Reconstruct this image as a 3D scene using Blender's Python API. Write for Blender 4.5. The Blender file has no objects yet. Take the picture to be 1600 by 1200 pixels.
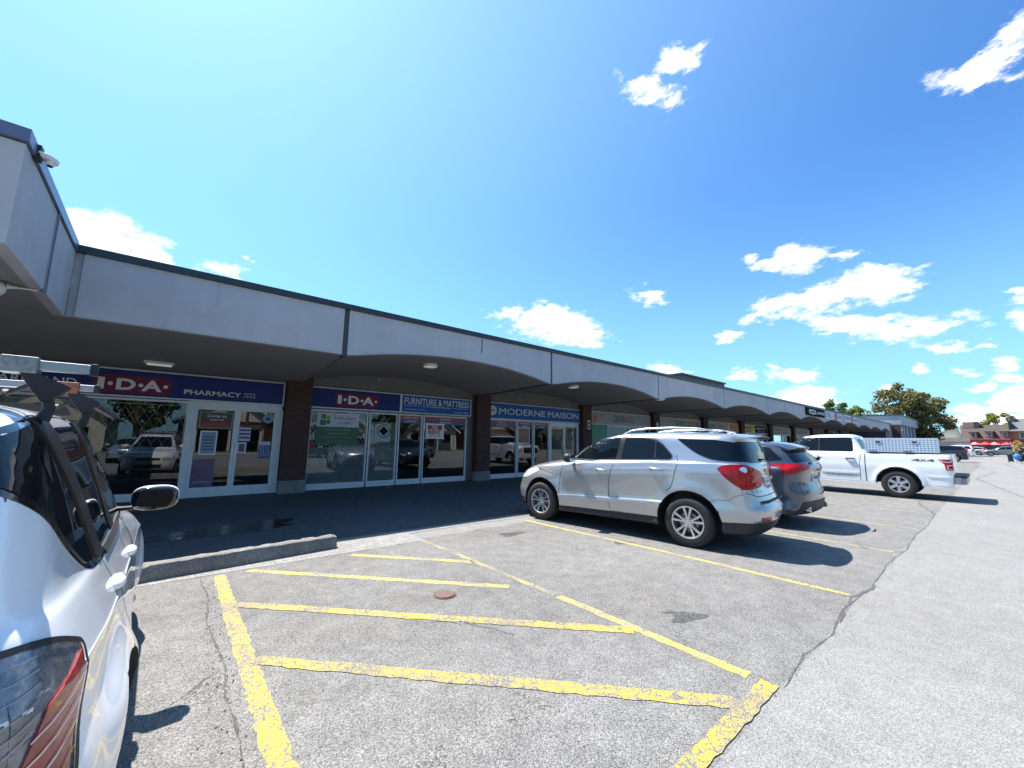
import bpy, bmesh, math, random
from math import radians, sin, cos, pi, hypot, atan2, sqrt
from mathutils import Vector, Matrix, Euler
from mathutils.bvhtree import BVHTree
from mathutils.geometry import tessellate_polygon
random.seed(7)
SC = bpy.context.scene
COL = SC.collection

# ------------------------------------------------------------------ camera
CAM_H = 1.55
right = Vector((0.773740, -0.633385, 0.012227))
down = Vector((0.100167, 0.103260, -0.989598))
fwd = Vector((0.625534, 0.766917, 0.143341))
cd = bpy.data.cameras.new('camera')
cam = bpy.data.objects.new('camera', cd); COL.objects.link(cam)
m3 = Matrix((right, -down, -fwd)).transposed()
cam.matrix_world = Matrix.Translation((0, 0, CAM_H)) @ m3.to_4x4()
cd.sensor_width = 36; cd.lens = 612 / 1600 * 36
cd.clip_start = 0.05; cd.clip_end = 3000
SC.camera = cam

# ------------------------------------------------------------------ light
SUN = Vector((-0.15, 0.52, 1.0)).normalized()
EL = math.asin(SUN.z); AZ = atan2(SUN.x, SUN.y)
sl = bpy.data.lights.new('sun', 'SUN'); sl.energy = 4.4; sl.angle = radians(0.5); sl.color = (1.0, 0.955, 0.89)
so = bpy.data.objects.new('sun', sl); COL.objects.link(so)
so.rotation_euler = SUN.to_track_quat('Z', 'Y').to_euler(); so.location = (0, 0, 30)
SC.view_settings.view_transform = 'Standard'
SC.view_settings.look = 'None'
SC.view_settings.gamma = 1.0
SC.view_settings.exposure = 1.34

CLOUDS = []
CLOUDS=[
(0.6402, 0.3007, 0.7069, 2.3612, 0.0982, -1.0341, 0.0367, 0.0244, 1.0),(0.6485, 0.2684, 0.7123, 2.3782, -0.166, -1.3504, 0.0235, 0.0089, 0.7),
(0.6379, 0.3584, 0.6817, 2.4165, 0.4245, -0.6248, 0.058, 0.0233, 0.75),(0.6687, 0.3363, 0.6631, 2.3435, -0.3163, -1.4003, 0.0223, 0.0246, 0.55),
(0.6211, 0.373, 0.6892, 2.3455, 0.1686, -0.8682, 0.0306, 0.0144, 0.6),(0.8358, -0.053, 0.5465, 2.1564, -0.1473, -1.7319, 0.0437, 0.0146, 0.9),
(0.8232, -0.077, 0.5625, 2.245, -0.4476, -1.9978, 0.0195, 0.0243, 0.9),(0.8428, -0.0309, 0.5374, 2.2008, 0.4212, -1.3185, 0.0398, 0.0131, 0.7),
(0.8525, -0.0728, 0.5177, 2.1558, 0.3539, -1.4311, 0.017, 0.012, 0.6),(0.9035, 0.2132, 0.3719, 1.9525, 0.0114, -1.3353, 0.0526, 0.0253, 1.0),
(0.8962, 0.2443, 0.3702, 1.9649, 0.2635, -1.1975, 0.0531, 0.0126, 0.8),(0.9204, 0.1623, 0.3557, 1.9487, 0.2642, -1.2937, 0.0291, 0.0095, 0.6),
(0.9502, 0.113, 0.2905, 1.8711, 0.1806, -1.3975, 0.0678, 0.0315, 1.2),(0.9408, 0.1823, 0.2857, 1.8615, -0.046, -1.3938, 0.0726, 0.0276, 1.0),
(0.9236, 0.2591, 0.2824, 1.8578, -0.0267, -1.3059, 0.0437, 0.0293, 1.0),(0.9106, 0.3166, 0.2656, 1.8407, -0.0525, -1.2514, 0.026, 0.0097, 0.6),
(0.9593, 0.0695, 0.2736, 1.8663, 0.3448, -1.3966, 0.0246, 0.0099, 0.7),(0.9616, 0.1522, 0.2285, 1.8175, 0.3534, -1.3274, 0.1049, 0.0228, 1.1),
(0.9771, 0.0539, 0.2059, 1.7789, 0.0511, -1.5054, 0.057, 0.0178, 0.9),(0.9782, 0.0099, 0.2072, 1.7832, -0.171, -1.5978, 0.0195, 0.0148, 0.5),
(0.9087, 0.3483, 0.2301, 1.8124, 0.2668, -1.1407, 0.0251, 0.0098, 0.8),(0.9293, 0.3378, 0.1492, 1.7225, -0.1263, -1.2421, 0.0243, 0.0126, 0.7),
(0.9581, 0.2489, 0.1417, 1.7136, 0.0021, -1.3169, 0.0483, 0.0172, 1.0),(0.9853, 0.0319, 0.1678, 1.7407, 0.0923, -1.5231, 0.0217, 0.0119, 0.9),
(0.9857, -0.0051, 0.1686, 1.7437, 0.1842, -1.5444, 0.0087, 0.0062, 0.6),(0.9884, 0.0719, 0.1338, 1.7067, -0.1266, -1.5159, 0.0111, 0.009, 0.8),
(0.9921, 0.0223, 0.1233, 1.6975, 0.2027, -1.5231, 0.0141, 0.0064, 0.7),(0.6746, 0.6775, 0.2933, 1.8726, 0.1485, -0.7381, 0.1154, 0.0444, 1.1),
(0.6096, 0.7255, 0.3193, 1.8979, -0.0882, -0.7295, 0.0723, 0.0158, 0.7),(0.7238, 0.6367, 0.2658, 1.8445, 0.1657, -0.8039, 0.076, 0.0285, 1.0),
(0.8073, 0.4809, 0.3422, 1.9383, 0.3038, -0.9197, 0.0377, 0.0189, 0.7),(0.9686, 0.2303, 0.0932, 1.6649, 0.0555, -1.3327, 0.0497, 0.0221, 1.1),
(0.8649, 0.4732, 0.1676, 1.7401, 0.054, -1.0616, 0.0422, 0.0167, 1.0),(0.9881, 0.1182, 0.098, 1.6698, 0.0769, -1.4446, 0.0188, 0.0094, 0.7),
(-0.1553, 0.9299, 0.3334, 1.9124, -0.0799, 0.1368, 0.0546, 0.041, 1.3),(-0.0912, 0.9409, 0.3262, 1.907, 0.1374, 0.1441, 0.0372, 0.0325, 1.2),
(0.0198, 0.9444, 0.3283, 1.9074, -0.0916, -0.0534, 0.0327, 0.0177, 1.0),(0.0618, 0.931, 0.3597, 1.9514, -0.246, -0.1639, 0.0089, 0.0076, 0.7),
(0.9701, -0.0455, 0.2385, 1.8224, 0.2839, -1.5463, 0.0136, 0.0088, 0.8),(0.9798, -0.0424, 0.1952, 1.7784, -0.3196, -1.6805, 0.0138, 0.0176, 0.8),
(0.99, -0.026, 0.1384, 1.7118, 0.1559, -1.5754, 0.0163, 0.0101, 0.8),(0.9943, -0.0254, 0.1031, 1.6752, 0.1118, -1.585, 0.0249, 0.0161, 0.9),
(0.9958, 0.0084, 0.0911, 1.6628, 0.0897, -1.5545, 0.0202, 0.0073, 0.7),(0.9973, -0.0279, 0.0677, 1.6392, 0.0674, -1.5945, 0.0276, 0.02, 1.1),
(0.998, 0.0184, 0.0602, 1.6316, 0.0519, -1.5495, 0.0343, 0.0127, 0.9),(0.9989, -0.016, 0.0432, 1.6146, 0.0349, -1.5856, 0.0377, 0.0101, 0.9),
(0.998, 0.0447, 0.0453, 1.6166, 0.0322, -1.5249, 0.029, 0.0108, 0.6),(0.9754, -0.0826, 0.2043, 1.7844, 0.264, -1.5991, 0.0387, 0.0374, 1.0),
(0.9916, -0.0925, 0.0907, 1.6626, 0.1119, -1.6539, 0.0413, 0.0368, 1.0),(-0.2842, 0.9052, 0.3161, 1.9283, -0.4403, 0.1463, 0.0508, 0.0533, 1.1),
]


def world():
    w = bpy.data.worlds.new('World'); SC.world = w; w.use_nodes = True
    nt = w.node_tree; nt.nodes.clear(); N = nt.nodes.new; L = nt.links.new
    out = N('ShaderNodeOutputWorld')
    sky = N('ShaderNodeTexSky'); sky.sky_type = 'NISHITA'; sky.sun_disc = False
    sky.sun_elevation = EL; sky.sun_rotation = AZ
    sky.air_density = 1.0; sky.dust_density = 0.35; sky.ozone_density = 1.6; sky.altitude = 100
    hs = N('ShaderNodeHueSaturation'); hs.inputs['Saturation'].default_value = 1.12
    hs.inputs['Hue'].default_value = 0.497
    L(sky.outputs[0], hs.inputs['Color'])
    bg = N('ShaderNodeBackground'); bg.inputs[1].default_value = 0.10
    tc = N('ShaderNodeTexCoord'); gen = tc.outputs['Generated']
    tn = N('ShaderNodeMix'); tn.data_type = 'RGBA'; tn.blend_type = 'MULTIPLY'; tn.inputs[0].default_value = 1; L(hs.outputs[0], tn.inputs[6]); tn.inputs[7].default_value = (.47, .72, .98, 1)
    sz = N('ShaderNodeSeparateXYZ'); L(gen, sz.inputs[0])
    hr = N('ShaderNodeMapRange'); hr.inputs['From Min'].default_value = .0; hr.inputs['From Max'].default_value = .55; hr.inputs['To Min'].default_value = 1; hr.inputs['To Max'].default_value = 0; L(sz.outputs[2], hr.inputs['Value'])
    hp = N('ShaderNodeMath'); hp.operation = 'POWER'; hp.inputs[1].default_value = 1.7; L(hr.outputs[0], hp.inputs[0])
    # bright air round the sun
    dt = N('ShaderNodeVectorMath'); dt.operation = 'DOT_PRODUCT'; L(gen, dt.inputs[0]); dt.inputs[1].default_value = tuple(SUN)
    gr = N('ShaderNodeMapRange'); gr.inputs['From Min'].default_value = .12; gr.inputs['From Max'].default_value = 1; L(dt.outputs['Value'], gr.inputs['Value'])
    gp = N('ShaderNodeMath'); gp.operation = 'POWER'; gp.inputs[1].default_value = 2.2; L(gr.outputs[0], gp.inputs[0])
    ga = N('ShaderNodeMix'); ga.data_type = 'RGBA'; ga.blend_type = 'ADD'; ga.clamp_result = False; L(gp.outputs[0], ga.inputs[0]); L(tn.outputs[2], ga.inputs[6]); ga.inputs[7].default_value = (1.15, 1.75, 1.5, 1)
    hm = N('ShaderNodeMix'); hm.data_type = 'RGBA'; L(hp.outputs[0], hm.inputs[0]); L(ga.outputs[2], hm.inputs[6]); hm.inputs[7].default_value = (1.9, 3.8, 4.8, 1)
    L(hm.outputs[2], bg.inputs[0])
    nz = N('ShaderNodeTexNoise'); nz.inputs['Scale'].default_value = 14; nz.inputs['Detail'].default_value = 8
    nz.inputs['Roughness'].default_value = 0.62
    # stretch the noise so that wisps lie flatter than they are high
    mp = N('ShaderNodeMapping'); mp.inputs['Scale'].default_value = (1, 1, 2.2); L(gen, mp.inputs[0]); L(mp.outputs[0], nz.inputs['Vector'])
    sub = N('ShaderNodeVectorMath'); sub.operation = 'SUBTRACT'; L(nz.outputs['Color'], sub.inputs[0]); sub.inputs[1].default_value = (.5, .5, .5)
    sc = N('ShaderNodeVectorMath'); sc.operation = 'SCALE'; sc.inputs[3].default_value = 0.075; L(sub.outputs[0], sc.inputs[0])
    add = N('ShaderNodeVectorMath'); add.operation = 'ADD'; L(gen, add.inputs[0]); L(sc.outputs[0], add.inputs[1])
    last = None
    for (cx, cy, cz, rx, ry, rz, a, b, s) in CLOUDS:
        m = N('ShaderNodeMapping'); m.vector_type = 'TEXTURE'
        m.inputs['Location'].default_value = (cx, cy, cz); m.inputs['Rotation'].default_value = (rx, ry, rz)
        m.inputs['Scale'].default_value = (a, b, 0.4)
        L(add.outputs[0], m.inputs[0])
        ln = N('ShaderNodeVectorMath'); ln.operation = 'LENGTH'; L(m.outputs[0], ln.inputs[0])
        ma = N('ShaderNodeMath'); ma.operation = 'MULTIPLY_ADD'; L(ln.outputs['Value'], ma.inputs[0])
        ma.inputs[1].default_value = -s * 0.9; ma.inputs[2].default_value = s * 1.05
        if last is None: last = ma.outputs[0]
        else:
            mx = N('ShaderNodeMath'); mx.operation = 'SMOOTH_MAX'; mx.inputs[2].default_value = 0.15
            L(last, mx.inputs[0]); L(ma.outputs[0], mx.inputs[1]); last = mx.outputs[0]
    n2 = N('ShaderNodeTexNoise'); n2.inputs['Scale'].default_value = 30; n2.inputs['Detail'].default_value = 7; n2.inputs['Roughness'].default_value = .65
    L(mp.outputs[0], n2.inputs['Vector'])
    k = N('ShaderNodeMath'); k.operation = 'MULTIPLY_ADD'; k.inputs[1].default_value = 1.9; k.inputs[2].default_value = -0.90; L(n2.outputs[0], k.inputs[0])
    s2 = N('ShaderNodeMath'); s2.operation = 'ADD'; L(last, s2.inputs[0]); L(k.outputs[0], s2.inputs[1])
    mr = N('ShaderNodeMapRange'); mr.interpolation_type = 'SMOOTHSTEP'
    mr.inputs['From Min'].default_value = 0.0; mr.inputs['From Max'].default_value = 0.72
    L(s2.outputs[0], mr.inputs['Value'])
    cl = N('ShaderNodeBackground'); cl.inputs[0].default_value = (0.97, 0.985, 1, 1); cl.inputs[1].default_value = 0.56
    mix = N('ShaderNodeMixShader'); L(mr.outputs[0], mix.inputs[0]); L(bg.outputs[0], mix.inputs[1]); L(cl.outputs[0], mix.inputs[2])
    L(mix.outputs[0], out.inputs[0])
world()

# ------------------------------------------------------------------ materials
MATS = {}
def srgb(r, g, b):
    f = lambda c: (c / 255 / 12.92) if c / 255 <= 0.04045 else ((c / 255 + 0.055) / 1.055) ** 2.4
    return (f(r), f(g), f(b))
def mat(name, col, rough=0.6, metal=0.0, var=0.0, vscale=6.0, bump=0.0, bscale=40.0, coat=0.0, spec=0.5, emit=0.0, flake=0.0, dirt=0.0, streak=0.0):
    if name in MATS: return MATS[name]
    m = bpy.data.materials.new(name); m.use_nodes = True; MATS[name] = m
    nt = m.node_tree; N = nt.nodes.new; L = nt.links.new
    p = nt.nodes['Principled BSDF']
    p.inputs['Base Color'].default_value = (*col, 1); p.inputs['Roughness'].default_value = rough
    p.inputs['Metallic'].default_value = metal; p.inputs['Specular IOR Level'].default_value = spec
    if coat: p.inputs['Coat Weight'].default_value = coat; p.inputs['Coat Roughness'].default_value = 0.03
    if emit: p.inputs['Emission Color'].default_value = (*col, 1); p.inputs['Emission Strength'].default_value = emit
    tc = N('ShaderNodeTexCoord')
    if var or dirt:
        nz = N('ShaderNodeTexNoise'); nz.inputs['Scale'].default_value = vscale; nz.inputs['Detail'].default_value = 7; nz.inputs['Roughness'].default_value = .6
        L(tc.outputs['Object'], nz.inputs['Vector'])
        r = N('ShaderNodeMapRange'); r.inputs['From Min'].default_value = .3; r.inputs['From Max'].default_value = .7
        r.inputs['To Min'].default_value = 1 - var; r.inputs['To Max'].default_value = 1 + var; L(nz.outputs[0], r.inputs['Value'])
        h = N('ShaderNodeHueSaturation'); h.inputs['Color'].default_value = (*col, 1); L(r.outputs[0], h.inputs['Value'])
        if streak:   # rain runs down the wall
            mp = N('ShaderNodeMapping'); mp.inputs['Scale'].default_value = (7, 7, .35); L(tc.outputs['Object'], mp.inputs[0])
            ns = N('ShaderNodeTexNoise'); ns.inputs['Scale'].default_value = 1; ns.inputs['Detail'].default_value = 5; L(mp.outputs[0], ns.inputs['Vector'])
            rs = N('ShaderNodeMapRange'); rs.inputs['From Min'].default_value = .5; rs.inputs['From Max'].default_value = .75; rs.inputs['To Min'].default_value = 1; rs.inputs['To Max'].default_value = 1 - streak; L(ns.outputs[0], rs.inputs['Value'])
            mm = N('ShaderNodeMath'); mm.operation = 'MULTIPLY'; L(r.outputs[0], mm.inputs[0]); L(rs.outputs[0], mm.inputs[1]); L(mm.outputs[0], h.inputs['Value'])
        L(h.outputs[0], p.inputs['Base Color'])
        rr = N('ShaderNodeMapRange'); rr.inputs['To Min'].default_value = max(0, rough - .12); rr.inputs['To Max'].default_value = min(1, rough + .12)
        L(nz.outputs[0], rr.inputs['Value']); L(rr.outputs[0], p.inputs['Roughness'])
    if flake:
        n = N('ShaderNodeTexNoise'); n.inputs['Scale'].default_value = 900; L(tc.outputs['Object'], n.inputs['Vector'])
        b = N('ShaderNodeBump'); b.inputs['Strength'].default_value = flake; b.inputs['Distance'].default_value = .001
        L(n.outputs[0], b.inputs['Height']); L(b.outputs[0], p.inputs['Normal'])
    elif bump:
        n = N('ShaderNodeTexNoise'); n.inputs['Scale'].default_value = bscale; n.inputs['Detail'].default_value = 5; L(tc.outputs['Object'], n.inputs['Vector'])
        b = N('ShaderNodeBump'); b.inputs['Strength'].default_value = bump; b.inputs['Distance'].default_value = .01
        L(n.outputs[0], b.inputs['Height']); L(b.outputs[0], p.inputs['Normal'])
    return m

def glass_mat(name, tint=(0.55, 0.6, 0.6), refl=0.10, rough=0.0):
    """single-sheet window glass: see-through, with the mirror of what stands in front"""
    if name in MATS: return MATS[name]
    m = bpy.data.materials.new(name); m.use_nodes = True; MATS[name] = m
    nt = m.node_tree; nt.nodes.clear(); N = nt.nodes.new; L = nt.links.new
    o = N('ShaderNodeOutputMaterial'); t = N('ShaderNodeBsdfTransparent'); t.inputs[0].default_value = (*tint, 1)
    g = N('ShaderNodeBsdfGlossy'); g.inputs[0].default_value = (.95, .97, 1, 1); g.inputs['Roughness'].default_value = rough
    f = N('ShaderNodeFresnel'); f.inputs[0].default_value = 1.5
    a = N('ShaderNodeMath'); a.operation = 'ADD'; a.use_clamp = True; L(f.outputs[0], a.inputs[0]); a.inputs[1].default_value = refl
    tc = N('ShaderNodeTexCoord'); n = N('ShaderNodeTexNoise'); n.inputs['Scale'].default_value = .9; L(tc.outputs['Object'], n.inputs['Vector'])
    b = N('ShaderNodeBump'); b.inputs['Strength'].default_value = .05; b.inputs['Distance'].default_value = .02; L(n.outputs[0], b.inputs['Height']); L(b.outputs[0], g.inputs['Normal'])
    mx = N('ShaderNodeMixShader'); L(a.outputs[0], mx.inputs[0]); L(t.outputs[0], mx.inputs[1]); L(g.outputs[0], mx.inputs[2]); L(mx.outputs[0], o.inputs[0])
    return m

def asphalt_mat(name, dark, mid, light, patch=.25, grain=1.0, rough=.85, gs=130, crackscale=0.0, tint2=None):
    if name in MATS: return MATS[name]
    m = bpy.data.materials.new(name); m.use_nodes = True; MATS[name] = m
    nt = m.node_tree; N = nt.nodes.new; L = nt.links.new
    p = nt.nodes['Principled BSDF']; p.inputs['Roughness'].default_value = rough; p.inputs['Specular IOR Level'].default_value = .3
    tc = N('ShaderNodeTexCoord'); v = tc.outputs['Object']
    vo = N('ShaderNodeTexVoronoi'); vo.inputs['Scale'].default_value = gs; vo.inputs['Randomness'].default_value = 1; L(v, vo.inputs['Vector'])
    n1 = N('ShaderNodeTexNoise'); n1.inputs['Scale'].default_value = gs * .7; n1.inputs['Detail'].default_value = 4; n1.inputs['Roughness'].default_value = .7; L(v, n1.inputs['Vector'])
    sep = N('ShaderNodeSeparateColor'); L(vo.outputs['Color'], sep.inputs[0])
    mixv = N('ShaderNodeMath'); mixv.operation = 'MULTIPLY_ADD'; L(sep.outputs[0], mixv.inputs[0]); mixv.inputs[1].default_value = .62
    hf = N('ShaderNodeMath'); hf.operation = 'MULTIPLY'; L(n1.outputs[0], hf.inputs[0]); hf.inputs[1].default_value = .5; L(hf.outputs[0], mixv.inputs[2])
    cr = N('ShaderNodeValToRGB'); e = cr.color_ramp.elements
    e[0].position = .18; e[0].color = (*dark, 1); e[1].position = .88; e[1].color = (*light, 1)
    em = cr.color_ramp.elements.new(.50); em.color = (*mid, 1)
    L(mixv.outputs[0], cr.inputs[0])
    n2 = N('ShaderNodeTexNoise'); n2.inputs['Scale'].default_value = .45; n2.inputs['Detail'].default_value = 6; n2.inputs['Roughness'].default_value = .6; L(v, n2.inputs['Vector'])
    n3 = N('ShaderNodeTexNoise'); n3.inputs['Scale'].default_value = 5; n3.inputs['Detail'].default_value = 5; L(v, n3.inputs['Vector'])
    ad = N('ShaderNodeMath'); ad.operation = 'ADD'; L(n2.outputs[0], ad.inputs[0]); L(n3.outputs[0], ad.inputs[1])
    mr = N('ShaderNodeMapRange'); mr.inputs['From Min'].default_value = .7; mr.inputs['From Max'].default_value = 1.3
    mr.inputs['To Min'].default_value = 1 - patch; mr.inputs['To Max'].default_value = 1 + patch; L(ad.outputs[0], mr.inputs['Value'])
    hs = N('ShaderNodeHueSaturation'); L(cr.outputs[0], hs.inputs['Color']); L(mr.outputs[0], hs.inputs['Value'])
    colout = hs.outputs[0]
    if tint2:
        n5 = N('ShaderNodeTexNoise'); n5.inputs['Scale'].default_value = .3; n5.inputs['Detail'].default_value = 3; L(v, n5.inputs['Vector'])
        r5 = N('ShaderNodeMapRange'); r5.inputs['From Min'].default_value = .52; r5.inputs['From Max'].default_value = .66; r5.inputs['To Max'].default_value = .55; L(n5.outputs[0], r5.inputs['Value'])
        mx = N('ShaderNodeMix'); mx.data_type = 'RGBA'; mx.blend_type = 'MULTIPLY'; L(r5.outputs[0], mx.inputs[0]); L(colout, mx.inputs[6]); mx.inputs[7].default_value = (*tint2, 1)
        colout = mx.outputs[2]
    L(colout, p.inputs['Base Color'])
    b = N('ShaderNodeBump'); b.inputs['Strength'].default_value = .55 * grain; b.inputs['Distance'].default_value = .006
    L(mixv.outputs[0], b.inputs['Height']); L(b.outputs[0], p.inputs['Normal'])
    return m

def paint_line_mat(name, yel, asp, wear=.45):
    if name in MATS: return MATS[name]
    m = bpy.data.materials.new(name); m.use_nodes = True; MATS[name] = m
    nt = m.node_tree; N = nt.nodes.new; L = nt.links.new
    p = nt.nodes['Principled BSDF']; p.inputs['Roughness'].default_value = .75
    tc = N('ShaderNodeTexCoord'); v = tc.outputs['Object']
    vo = N('ShaderNodeTexVoronoi'); vo.feature = 'DISTANCE_TO_EDGE'; vo.inputs['Scale'].default_value = 16; 
    nw = N('ShaderNodeTexNoise'); nw.inputs['Scale'].default_value = 12; nw.inputs['Detail'].default_value = 4; L(v, nw.inputs['Vector'])
    sc = N('ShaderNodeVectorMath'); sc.operation = 'MULTIPLY_ADD'; L(nw.outputs['Color'], sc.inputs[0]); sc.inputs[1].default_value = (.12, .12, 0); L(v, sc.inputs[2]); L(sc.outputs[0], vo.inputs['Vector'])
    n1 = N('ShaderNodeTexNoise'); n1.inputs['Scale'].default_value = 90; n1.inputs['Detail'].default_value = 5; n1.inputs['Roughness'].default_value = .75; L(v, n1.inputs['Vector'])
    n2 = N('ShaderNodeTexNoise'); n2.inputs['Scale'].default_value = 2.5; n2.inputs['Detail'].default_value = 4; L(v, n2.inputs['Vector'])
    c = N('ShaderNodeMapRange'); c.inputs['From Min'].default_value = .02; c.inputs['From Max'].default_value = .075; L(vo.outputs['Distance'], c.inputs['Value'])
    # paint left where fine noise is above a wear level that wanders
    w = N('ShaderNodeMath'); w.operation = 'MULTIPLY_ADD'; L(n2.outputs[0], w.inputs[0]); w.inputs[1].default_value = .5; w.inputs[2].default_value = wear - .30
    d = N('ShaderNodeMath'); d.operation = 'SUBTRACT'; L(n1.outputs[0], d.inputs[0]); L(w.outputs[0], d.inputs[1])
    mr = N('ShaderNodeMapRange'); mr.inputs['From Min'].default_value = 0.0; mr.inputs['From Max'].default_value = .06; L(d.outputs[0], mr.inputs['Value'])
    mu = N('ShaderNodeMath'); mu.operation = 'MULTIPLY'; L(mr.outputs[0], mu.inputs[0]); L(c.outputs[0], mu.inputs[1])
    n3 = N('ShaderNodeTexNoise'); n3.inputs['Scale'].default_value = 140; L(v, n3.inputs['Vector'])
    cr = N('ShaderNodeValToRGB'); cr.color_ramp.elements[0].position = .3; cr.color_ramp.elements[0].color = (asp[0]*.45, asp[1]*.45, asp[2]*.45, 1)
    cr.color_ramp.elements[1].position = .7; cr.color_ramp.elements[1].color = (asp[0]*1.6, asp[1]*1.6, asp[2]*1.6, 1); L(n3.outputs[0], cr.inputs[0])
    mx = N('ShaderNodeMix'); mx.data_type = 'RGBA'; L(mu.outputs[0], mx.inputs[0]); L(cr.outputs[0], mx.inputs[6])
    hs = N('ShaderNodeHueSaturation'); hs.inputs['Color'].default_value = (*yel, 1)
    r2 = N('ShaderNodeMapRange'); r2.inputs['To Min'].default_value = .8; r2.inputs['To Max'].default_value = 1.15; L(n1.outputs[0], r2.inputs['Value']); L(r2.outputs[0], hs.inputs['Value'])
    L(hs.outputs[0], mx.inputs[7]); L(mx.outputs[2], p.inputs['Base Color'])
    b = N('ShaderNodeBump'); b.inputs['Strength'].default_value = .5; b.inputs['Distance'].default_value = .004; L(n3.outputs[0], b.inputs['Height']); L(b.outputs[0], p.inputs['Normal'])
    return m

def brick_mat(name, c1, c2, mortar, sc=1.0, axis='xz'):
    if name in MATS: return MATS[name]
    m = bpy.data.materials.new(name); m.use_nodes = True; MATS[name] = m
    nt = m.node_tree; N = nt.nodes.new; L = nt.links.new
    p = nt.nodes['Principled BSDF']; p.inputs['Roughness'].default_value = .85
    tc = N('ShaderNodeTexCoord'); s = N('ShaderNodeSeparateXYZ'); L(tc.outputs['Object'], s.inputs[0])
    ad = N('ShaderNodeMath'); ad.operation = 'ADD'; L(s.outputs[0], ad.inputs[0]); L(s.outputs[1], ad.inputs[1])
    cb = N('ShaderNodeCombineXYZ'); L(ad.outputs[0], cb.inputs[0]); L(s.outputs[2], cb.inputs[1])
    b = N('ShaderNodeTexBrick'); L(cb.outputs[0], b.inputs['Vector']); b.inputs['Scale'].default_value = sc
    b.inputs['Color1'].default_value = (*c1, 1); b.inputs['Color2'].default_value = (*c2, 1); b.inputs['Mortar'].default_value = (*mortar, 1)
    b.inputs['Brick Width'].default_value = .21; b.inputs['Row Height'].default_value = .072; b.inputs['Mortar Size'].default_value = .007
    L(b.outputs[0], p.inputs['Base Color'])
    bu = N('ShaderNodeBump'); bu.inputs['Strength'].default_value = .5; bu.inputs['Distance'].default_value = .01; bu.invert = True
    L(b.outputs['Fac'], bu.inputs['Height']); L(bu.outputs[0], p.inputs['Normal'])
    return m

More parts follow.
